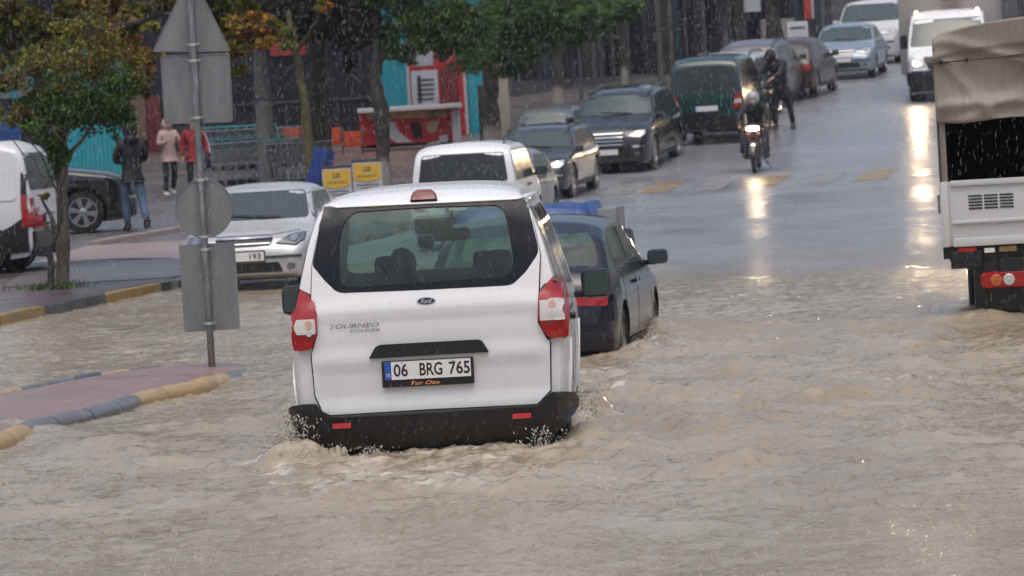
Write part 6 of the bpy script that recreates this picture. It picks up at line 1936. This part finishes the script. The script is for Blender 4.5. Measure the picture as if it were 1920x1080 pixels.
# shop front closing the view at the top of the street
tb_ = root('far_shop', (at(1640, 30, 190).x, 190, 4), 0, 'pale grey shop front closing the view at the top of the street', 'building')
xa, xb = at(1480, 30, 190).x, at(2060, 30, 190).x
box('wall', Vector(((xa + xb) / 2, 194.1, 6.5)) - tb_.location, (xb - xa, 8, 9.5), simple('grey_render', (.12, .12, .12), .7, var=.2), tb_)
M['greyglass'] = glass_dark('pale_shop_glass', (.10, .11, .11), .15)
for k in range(8):
    w = (xb - xa) / 8
    box('shop_window', Vector((xa + w * (k + .5), 190.0, 5.3)) - tb_.location, (w * .86, .1, 2.5), M['greyglass'], tb_)
    box('mullion', Vector((xa + w * k, 189.9, 5.3)) - tb_.location, (w * .07, .2, 2.8), M['trim'], tb_)
box('fascia', Vector(((xa + xb) / 2, 189.85, 7.0)) - tb_.location, (xb - xa, .25, .7), M['dkwall'], tb_)

# street furniture ------------------------------------------------
pb = bp_(503, 340, 115)
po = root('concrete_pole', pb, 0, 'grey concrete utility pole behind the silver hatchback', 'pole')
bm = bmesh.new(); add_lathe(bm, [(.215, -.1), (.20, 1.2), (.165, 3.4), (.12, 8)], 'Z', (0, 0, 0), 18); bm_obj('shaft', bm, M['concrete'], po, ang=40)
box('band', (0, 0, 1.95), (.385, .385, .04), M['trim'], po, bev=.01)
# two yellow sign boards
def board(px, py, D, w, h, label, rz=0.0, tilt=-.06):
    a = at(px, py, D)
    z = g1(a.x, D)
    h = a.z - z
    r = root('sign_board', (a.x, D, z), rz, label, 'sign', 'yellow and white sign boards beside the trunk')
    r.rotation_euler = (tilt, 0, rz)
    box('board', (0, 0, h / 2 + .04), (w, .04, h - .08), M['whiteprint'], r, bev=.008)
    box('top_rail', (0, 0, h - .03), (w + .03, .06, .06), M['slate'], r, bev=.01)
    o = [(-w * .47, h - .09), (w * .47, h - .09)] + [(w * .47 * math.cos(t), h - .09 - .27 - .08 * math.sin(t)) for t in np.linspace(0, PI, 12)]
    V = [(q[0], y, q[1]) for y in (-.022, -.034) for q in o]; n = len(o)
    mesh_obj('yellow_field', V, [tuple(range(n)), tuple(range(2 * n - 1, n - 1, -1))] + [(i, (i + 1) % n, n + (i + 1) % n, n + i) for i in range(n)], M['yellowprint'], r)
    text('lettering', 'LO', M['ink'], r, (0, -.037, h - .20), (PI / 2, 0, 0), width=.13, height=.10, bold=.03)
    box('smile', (0, -.036, h - .272), (.09, .004, .014), M['white_ink'], r)
    text('lettering', 'USTAOĞLU', M['ink'], r, (0, -.037, h - .325), (PI / 2, 0, 0), width=w * .72, height=.055)
    box('printed_line', (0, -.0235, h - .50), (w * .8, .004, .022), M['trim'], r)
    box('printed_line', (.03, -.0235, h - .56), (w * .6, .004, .018), M['trim'], r)
    for s in (-1, 1): tube('leg', [(s * w * .42, .02, h * .9), (s * w * .42, .35, .0)], .015, M['trim'], r)
    return r
board(687, 298, 99, .56, 1, 'yellow and white sign board, the taller of the two beside the knotted trunk')
board(630, 310, 98, .55, 1, 'yellow and white sign board, the shorter one next to the blue leaning panel', rz=.05)
a = at(598, 345, 100)
lb_ = root('leaning_panel', (a.x, 100, g1(a.x, 100)), 0, 'dark blue panel leaning against the yellow sign board', 'panel')
box('sheet', (0, 0, .52), (.42, .04, 1.05), simple('dark_blue_sheet', (.01, .04, .20), .4, var=.2), lb_, Euler((0, .32, 0)).to_matrix(), .01)
box('brace', (.12, -.04, .55), (.05, .03, 1.0), M['navywall'], lb_, Euler((0, .32, 0)).to_matrix(), .005)
# poster stand by the saloon
a = at(1499, 120, 138)
ps = root('poster_stand', (a.x, 138, g1(a.x, 138)), 0, 'white poster board with red food pictures standing beside the maroon car', 'sign')
zz0 = at(1499, 104, 138).z - ps.location.z; zz1 = at(1499, 40, 138).z - ps.location.z
box('board', (0, 0, (zz0 + zz1) / 2), (.56, .06, zz1 - zz0), M['whiteprint'], ps, bev=.01)
for s in (-1, 1): tube('leg', [(s * .25, .04, zz1), (s * .25, .04, 0)], .02, M['trim'], ps)
for x_, h_ in ((-.12, .20), (.08, .26), (.17, .16)):
    bm = bmesh.new(); add_ico(bm, Vector((x_, -.035, zz0 + .20)), .10, 2, (.8, .12, h_ * 4)); bm_obj('food_print', bm, M['orange'], ps, smooth=True)
box('headline_print', (0, -.034, zz1 - .17), (.4, .01, .05), M['maroon'], ps)
a = at(1511, 40, 139)
vs_ = root('vertical_sign', (a.x + .1, 139.5, g1(a.x, 139.5)), 0, 'tall narrow red and white sign behind the poster board', 'sign')
h0 = at(1511, 36, 139.5).z - vs_.location.z
box('panel', (0, 0, h0 + .55), (.20, .06, 1.1), M['redsign'], vs_, bev=.01)
box('white_edge', (.13, 0, h0 + .55), (.05, .06, 1.1), M['whiteprint'], vs_, bev=.005)
tube('post', [(.0, .05, 0), (.0, .05, h0 + 1.1)], .04, M['trim'], vs_)
# street lamp posts up the street
for i, (px, py, D, r_) in enumerate([(1240, 150, 150, .09), (1262, 150, 151, .06), (1325, 140, 153, .05), (1530, 100, 150, .07), (1090, 175, 147, .045)]):
    b = bp_(px, py, D)
    lab = ['grey post, thickest of the bare posts above the black SUV', 'pale thin post right beside the thickest grey post', 'thin dark post above the green van', 'dark post next to the poster board and the pale blue saloon', 'thin grey post between the slender tree and the thin brown trunk'][i]
    p_ = root('street_post', b, 0, lab, 'post', 'bare street posts')
    bm = bmesh.new(); add_lathe(bm, [(r_ * 1.2, -.1), (r_, .5), (r_ * .8, 7)], 'Z', (0, 0, 0), 10); bm_obj('shaft', bm, M['wallband'] if i != 3 else M['dkwall'], p_, ang=50)
    bm = bmesh.new(); add_box(bm, Vector((0, 0, 3.0)), (r_ * 3, r_ * 3, .05)); bm_obj('collar', bm, M['trim'], p_)
# traffic cone
a = at(228, 372, 100)
cn = root('traffic_cone', (a.x, 100, g1(a.x, 100)), 0, 'small orange traffic cone with white band between the black SUV and the walker', 'cone')
bm = bmesh.new(); add_lathe(bm, [(.14, .03), (.03, .52)], 'Z', (0, 0, 0), 14); bm_obj('cone_body', bm, M['orange'], cn, ang=40)
bm = bmesh.new(); add_lathe(bm, [(.105, .20), (.078, .32)], 'Z', (0, 0, 0), 14, closed=False); bm_obj('band', bm, M['whiteprint'], cn, smooth=True)
box('foot', (0, 0, .015), (.34, .34, .03), M['orange'], cn, bev=.01)
# shopping carts
M['wire'] = simple('wet_steel_wire', (.30, .32, .33), .3, .7, var=.2)
M['tealplastic'] = simple('teal_plastic_handle', (.03, .30, .32), .4)
def cart():
    r = root('shopping_cart', (0, 0, 0), 0)
    bm = bmesh.new()
    w0, w1, l0, l1, z0, z1 = .20, .27, .62, .82, .50, .95
    def ring(t):
        w = w0 + (w1 - w0) * t; l = l0 + (l1 - l0) * t; z = z0 + (z1 - z0) * t
        return [Vector((-w, -l / 2, z)), Vector((w, -l / 2, z)), Vector((w, l / 2, z)), Vector((-w, l / 2, z))]
    for t in (0, .33, .66, 1):
        q = ring(t); 
        for a, b in zip(q, q[1:] + q[:1]): add_tube(bm, [a, b], .006 if t < 1 else .011, 4)
    q0, q1 = ring(0), ring(1)
    for i in range(4):
        a0, b0, a1, b1 = q0[i], q0[(i + 1) % 4], q1[i], q1[(i + 1) % 4]
        n = 4 if i % 2 == 0 else 6
        for k in range(n): t = k / n; add_tube(bm, [a0.lerp(b0, t), a1.lerp(b1, t)], .004, 3)
    tag(bm_obj('basket', bm, M['wire'], r), kind=None)
    bm = bmesh.new()
    for s in (-1, 1):
        add_tube(bm, [(s * .24, .42, 1.02), (s * .24, .38, .50), (s * .24, .30, .16), (s * .22, -.42, .14)], .014, 5)
        add_tube(bm, [(s * .22, -.30, .50), (s * .22, -.05, .15)], .012, 5)
    add_tube(bm, [(-.24, .30, .16), (.24, .30, .16)], .012, 5)
    bm_obj('frame', bm, M['wire'], r)
    bm = bmesh.new(); add_tube(bm, [(-.27, .44, 1.03), (.27, .44, 1.03)], .022, 7); bm_obj('handle', bm, M['tealplastic'], r, ang=50)
    for sx, sy in ((-1, -.38), (1, -.38), (-1, .30), (1, .30)):
        bm = bmesh.new(); add_lathe(bm, [(.06, -.014), (.06, .014)], 'X', (sx * .22, sy, .06), 12); bm_obj('castor', bm, M['rubber'], r)
    return r
c0 = cart()
spots = []
for k in range(9): spots.append((404 + k * 19, 346 - k * 1.0, 116.0 + .05 * k, .95, 'front row of nested carts', k))
for k in range(6): spots.append((540 + k * 10, 344 - k * 2, 114.5, 1.2, 'short row by the concrete pole', k))
for k in range(8): spots.append((412 + k * 18, 300, 121.5, 1.0, 'back row of nested carts', k))
rows = {'front row of nested carts': 'metal shopping cart in the front row of nested carts', 'short row by the concrete pole': 'metal cart in the short row right of the concrete pole', 'back row of nested carts': 'metal shopping cart in the back row of nested carts'}
for i, (px, py, D, rz, rowname, k) in enumerate(spots):
    o = c0 if i == 0 else copy_tree(c0)
    a = at(px, py, D)
    o.location = (a.x, D, g1(a.x, D)); o.rotation_euler = (0, 0, rz + random.uniform(-.05, .05))
    pos = ['leftmost', 'second from the left', 'third from the left', 'fourth from the left', 'fifth from the left', 'sixth from the left', 'seventh from the left', 'eighth from the left', 'ninth from the left'][k]
    tag(o, rows[rowname] + ', ' + pos, 'shopping cart', rowname)

# ------------------------------------------------------------------ splashes, rain, haze
def water_bits(name, label, centre, n, spread, up, seed, rmin=.0022, rmax=.0065):
    rr = random.Random(seed)
    bm = bmesh.new()
    for k in range(int(n * 2.2)):
        t = rr.random() ** 2.6
        p = Vector((rr.gauss(0, spread[0]), rr.gauss(0, spread[1]), up * t)) + Vector(centre)
        s = rr.uniform(rmin, rmax) * (1 if rr.random() < .9 else 1.8)
        q = bmesh.ops.create_icosphere(bm, subdivisions=1, radius=s)
        Mx = Matrix.Translation(p) @ Euler((rr.uniform(-1, 1), rr.uniform(-1, 1), 0)).to_matrix().to_4x4() @ Matrix.Diagonal((rr.uniform(.5, 1.1), 1, rr.uniform(.8, 3.4), 1))
        bmesh.ops.transform(bm, matrix=Mx, verts=q['verts'])
    return tag(bm_obj(name, bm, M['splash'], None, smooth=True), label, 'water splash', kind='stuff')
def foam_ridge(name, label, pts, h, w, seed, n=90):
    """ragged curl of churned water along a line"""
    P = resample([Vector((p[0], p[1], 0)) for p in pts], n)
    V, F = [], []
    m = 14
    for i, p in enumerate(P):
        t = i / n
        d = (P[min(i + 1, n)] - P[max(i - 1, 0)]).normalized(); nn = Vector((-d.y, d.x, 0))
        e = math.sin(PI * t) ** .5
        hh = h * e * (.35 + 1.3 * float(fbm(np.array([[i * .09]]), np.array([[seed * 3.1]]), 3, seed)[0, 0]))
        for j in range(m):
            s = j / (m - 1) * 2 - 1
            r_ = float(vnoise(np.array([i * .45]), np.array([j * .9 + seed]), seed)[0]) - .5
            r2 = float(vnoise(np.array([i * 1.1]), np.array([j * 1.7 + seed]), seed + 5)[0]) - .5
            z = hh * (math.exp(-(s * 1.7) ** 2)) * (1 + .7 * r_ + .5 * r2) - .025
            q = p + nn * (s * w + r_ * w * .3)
            V.append((q.x, q.y, z))
    F = [(i * m + j, i * m + j + 1, (i + 1) * m + j + 1, (i + 1) * m + j) for i in range(n) for j in range(m - 1)]
    return tag(mesh_obj(name, V, F, M['churn'], smooth=True), label, 'water splash', kind='stuff')
m, nt, p = nt_mat('water_drops')
p.inputs['Base Color'].default_value = (.62, .58, .51, 1); p.inputs['Roughness'].default_value = .08; p.inputs['Transmission Weight'].default_value = .35; p.inputs['IOR'].default_value = 1.33
M['splash'] = m
m, nt, p = nt_mat('churned_water')
f = noise(nt, coords(nt, 'Object', (1, .7, 1.3)), 14, 6, .65)
c_ = ramp(nt, f, [(.3, (.25, .20, .13)), (.52, (.34, .29, .21)), (.72, (.50, .46, .39))])
nt.links.new(c_, p.inputs['Base Color']); p.inputs['Roughness'].default_value = .2; p.inputs['IOR'].default_value = 1.33
bump(nt, p, noise(nt, coords(nt), 40, 5, .65), .8, .02)
M['churn'] = m
def g2(px, py): q = gp(px, py); return (q.x, q.y)
foam_ridge('wake', 'muddy wake curling off the left rear wheel of the white van', [g2(500, 872), g2(545, 868), g2(590, 872), g2(640, 868), g2(700, 866)], .09, .20, 3)
foam_ridge('wake', 'muddy wash boiling up behind the white van bumper', [g2(640, 868), g2(730, 856), g2(830, 848), g2(930, 852), g2(1010, 846), g2(1085, 838)], .055, .25, 5)
foam_ridge('wake', 'white-brown wash along the right flank of the white van', [g2(1075, 842), g2(1110, 822), g2(1125, 790), g2(1120, 760), g2(1108, 730)], .13, .16, 7)
foam_ridge('wake', 'bow wave at the front wheel of the navy hatchback', [g2(1190, 672), g2(1215, 662), g2(1240, 648), g2(1250, 636), g2(1240, 622)], .13, .2, 9)
foam_ridge('wake', 'ripple line rolling away from the canvas truck wheel', [g2(1800, 612), g2(1860, 604), g2(1920, 600)], .02, .2, 11)
for i, (px, py, n, sx, sy, upz, lab) in enumerate([(556, 866, 420, .07, .10, .30, 'spray thrown up at the left rear wheel of the white van'), (600, 868, 160, .10, .08, .12, 'drops leaping in front of the left end of the bumper'), (1105, 800, 420, .06, .35, .26, 'spray at the right rear wheel of the white van'),
        (700, 862, 120, .06, .06, .10, 'small drops under the middle of the bumper'), (1015, 848, 150, .07, .06, .16, 'drops leaping under the right end of the bumper'), (1228, 644, 220, .08, .3, .16, 'spray at the front wheel of the navy hatchback'), (1395, 872, 70, .05, .08, .07, 'small crest breaking in open water'), (1850, 598, 90, .08, .1, .10, 'spray at the canvas truck rear wheel'), (1185, 662, 90, .06, .2, .10, 'spray at the rear wheel of the navy hatchback')]):
    c = gp(px, py)
    water_bits('splash', lab, (c.x, c.y, -.01), n, (sx, sy), upz, 40 + i)
def pocks():
    """crowns and bubbles where drops strike the water"""
    n = 6000
    y = 21 + 32 * rng.random(n) ** 1.2
    x = rng.uniform(-1, 1, n) * y * .112
    V, F = [], []
    for i in range(n):
        s = 1 if rng.random() < .72 else 0
        h = rng.uniform(.008, .018) if s else rng.uniform(.008, .013); r = rng.uniform(.004, .009) if s else rng.uniform(.007, .012)
        b = len(V)
        dx, dy = rng.normal(size=2) * .004
        for k in range(5):
            a = 2 * PI * k / 5
            V.append((x[i] + r * math.cos(a), y[i] + r * math.sin(a), -.006))
        if s: V.append((x[i] + dx, y[i] + dy, h)); F += [(b + k, b + (k + 1) % 5, b + 5) for k in range(5)]
        else:
            for k in range(5):
                a = 2 * PI * k / 5
                V.append((x[i] + r * .75 * math.cos(a), y[i] + r * .75 * math.sin(a), h * .6))
            V.append((x[i], y[i], h))
            F += [(b + k, b + (k + 1) % 5, b + 5 + (k + 1) % 5, b + 5 + k) for k in range(5)] + [(b + 5 + k, b + 5 + (k + 1) % 5, b + 10) for k in range(5)]
    o = mesh_obj('rain_splashes', V, F, bpy.data.materials['muddy_water'], smooth=True)
    tag(o, 'small crowns and bubbles where rain strikes the flood water', 'rain splashes', kind='stuff')
pocks()
def rain():
    n = 52000
    D = 20 + 100 * rng.random(n) ** 1.05
    hw_ = D * (1000 / FPX) + .3
    x = rng.uniform(-1, 1, n) * hw_
    zc = CAMZ - D * (350 / FPX)
    z = zc + rng.uniform(-1, 1, n) * D * (600 / FPX)
    ok = z > np.maximum(.05, G(x, D) + .05)
    D, x, z = D[ok], x[ok], z[ok]; n = len(D)
    L = rng.uniform(2.5, 6.5, n) * (1 + .8 * (rng.random(n) > .8)) * (D / FPX) * .5 + .006
    L = np.minimum(L, .05)
    r = np.clip(rng.uniform(.30, .80, n) * D / FPX * .55, .0005, .0042)
    dx = -.10 * L + rng.normal(size=n) * .03 * L
    c = np.stack([x, D, z], 1)
    top = c + np.stack([-dx, np.zeros(n), L], 1); bot = c - np.stack([-dx, np.zeros(n), L], 1)
    V = [top, bot]
    for k in range(3):
        a = 2 * PI * k / 3
        V.append(c + np.stack([r * math.cos(a), r * math.sin(a), -L * .3], 1))
    V = np.stack(V, 1).reshape(-1, 3)
    b = np.arange(n)[:, None] * 5
    T = np.concatenate([b + np.array([[0, 2, 3]]), b + np.array([[0, 3, 4]]), b + np.array([[0, 4, 2]]), b + np.array([[1, 3, 2]]), b + np.array([[1, 4, 3]]), b + np.array([[1, 2, 4]])], 1).reshape(-1, 3)
    me = bpy.data.meshes.new('rain')
    me.vertices.add(len(V)); me.vertices.foreach_set('co', V.ravel())
    me.loops.add(T.size); me.loops.foreach_set('vertex_index', T.ravel())
    me.polygons.add(len(T)); me.polygons.foreach_set('loop_start', np.arange(0, T.size, 3)); me.polygons.foreach_set('loop_total', np.full(len(T), 3))
    me.polygons.foreach_set('use_smooth', np.ones(len(T), bool))
    me.update(calc_edges=True)
    m = bpy.data.materials.new('rain_drops'); m.use_nodes = True
    nt = m.node_tree; nt.nodes.clear()
    out = node(nt, 'ShaderNodeOutputMaterial'); tr = node(nt, 'ShaderNodeBsdfTransparent'); di = node(nt, 'ShaderNodeBsdfPrincipled')
    di.inputs['Base Color'].default_value = (.80, .82, .86, 1); di.inputs['Roughness'].default_value = .2
    mx = node(nt, 'ShaderNodeMixShader'); mx.inputs[0].default_value = RAIN_OP
    nt.links.new(tr.outputs[0], mx.inputs[1]); nt.links.new(di.outputs[0], mx.inputs[2]); nt.links.new(mx.outputs[0], out.inputs[0])
    me.materials.append(m)
    tag(link(bpy.data.objects.new('rain', me)), 'heavy rain falling across the street', 'rain', kind='stuff')
RAIN_OP = .24
rain()
# wet air
hz = bmesh.new(); add_box(hz, Vector((0, 130, 8.5)), (300, 300, 21))
hm = bpy.data.materials.new('wet_air'); hm.use_nodes = True
nt = hm.node_tree; nt.nodes.clear()
out = node(nt, 'ShaderNodeOutputMaterial'); pv = node(nt, 'ShaderNodeVolumePrincipled')
pv.inputs['Color'].default_value = (.86, .89, .95, 1); pv.inputs['Density'].default_value = .00018
nt.links.new(pv.outputs[0], out.inputs['Volume'])
tag(bm_obj('haze', hz, hm), 'rain-wet air', 'haze', kind='stuff')
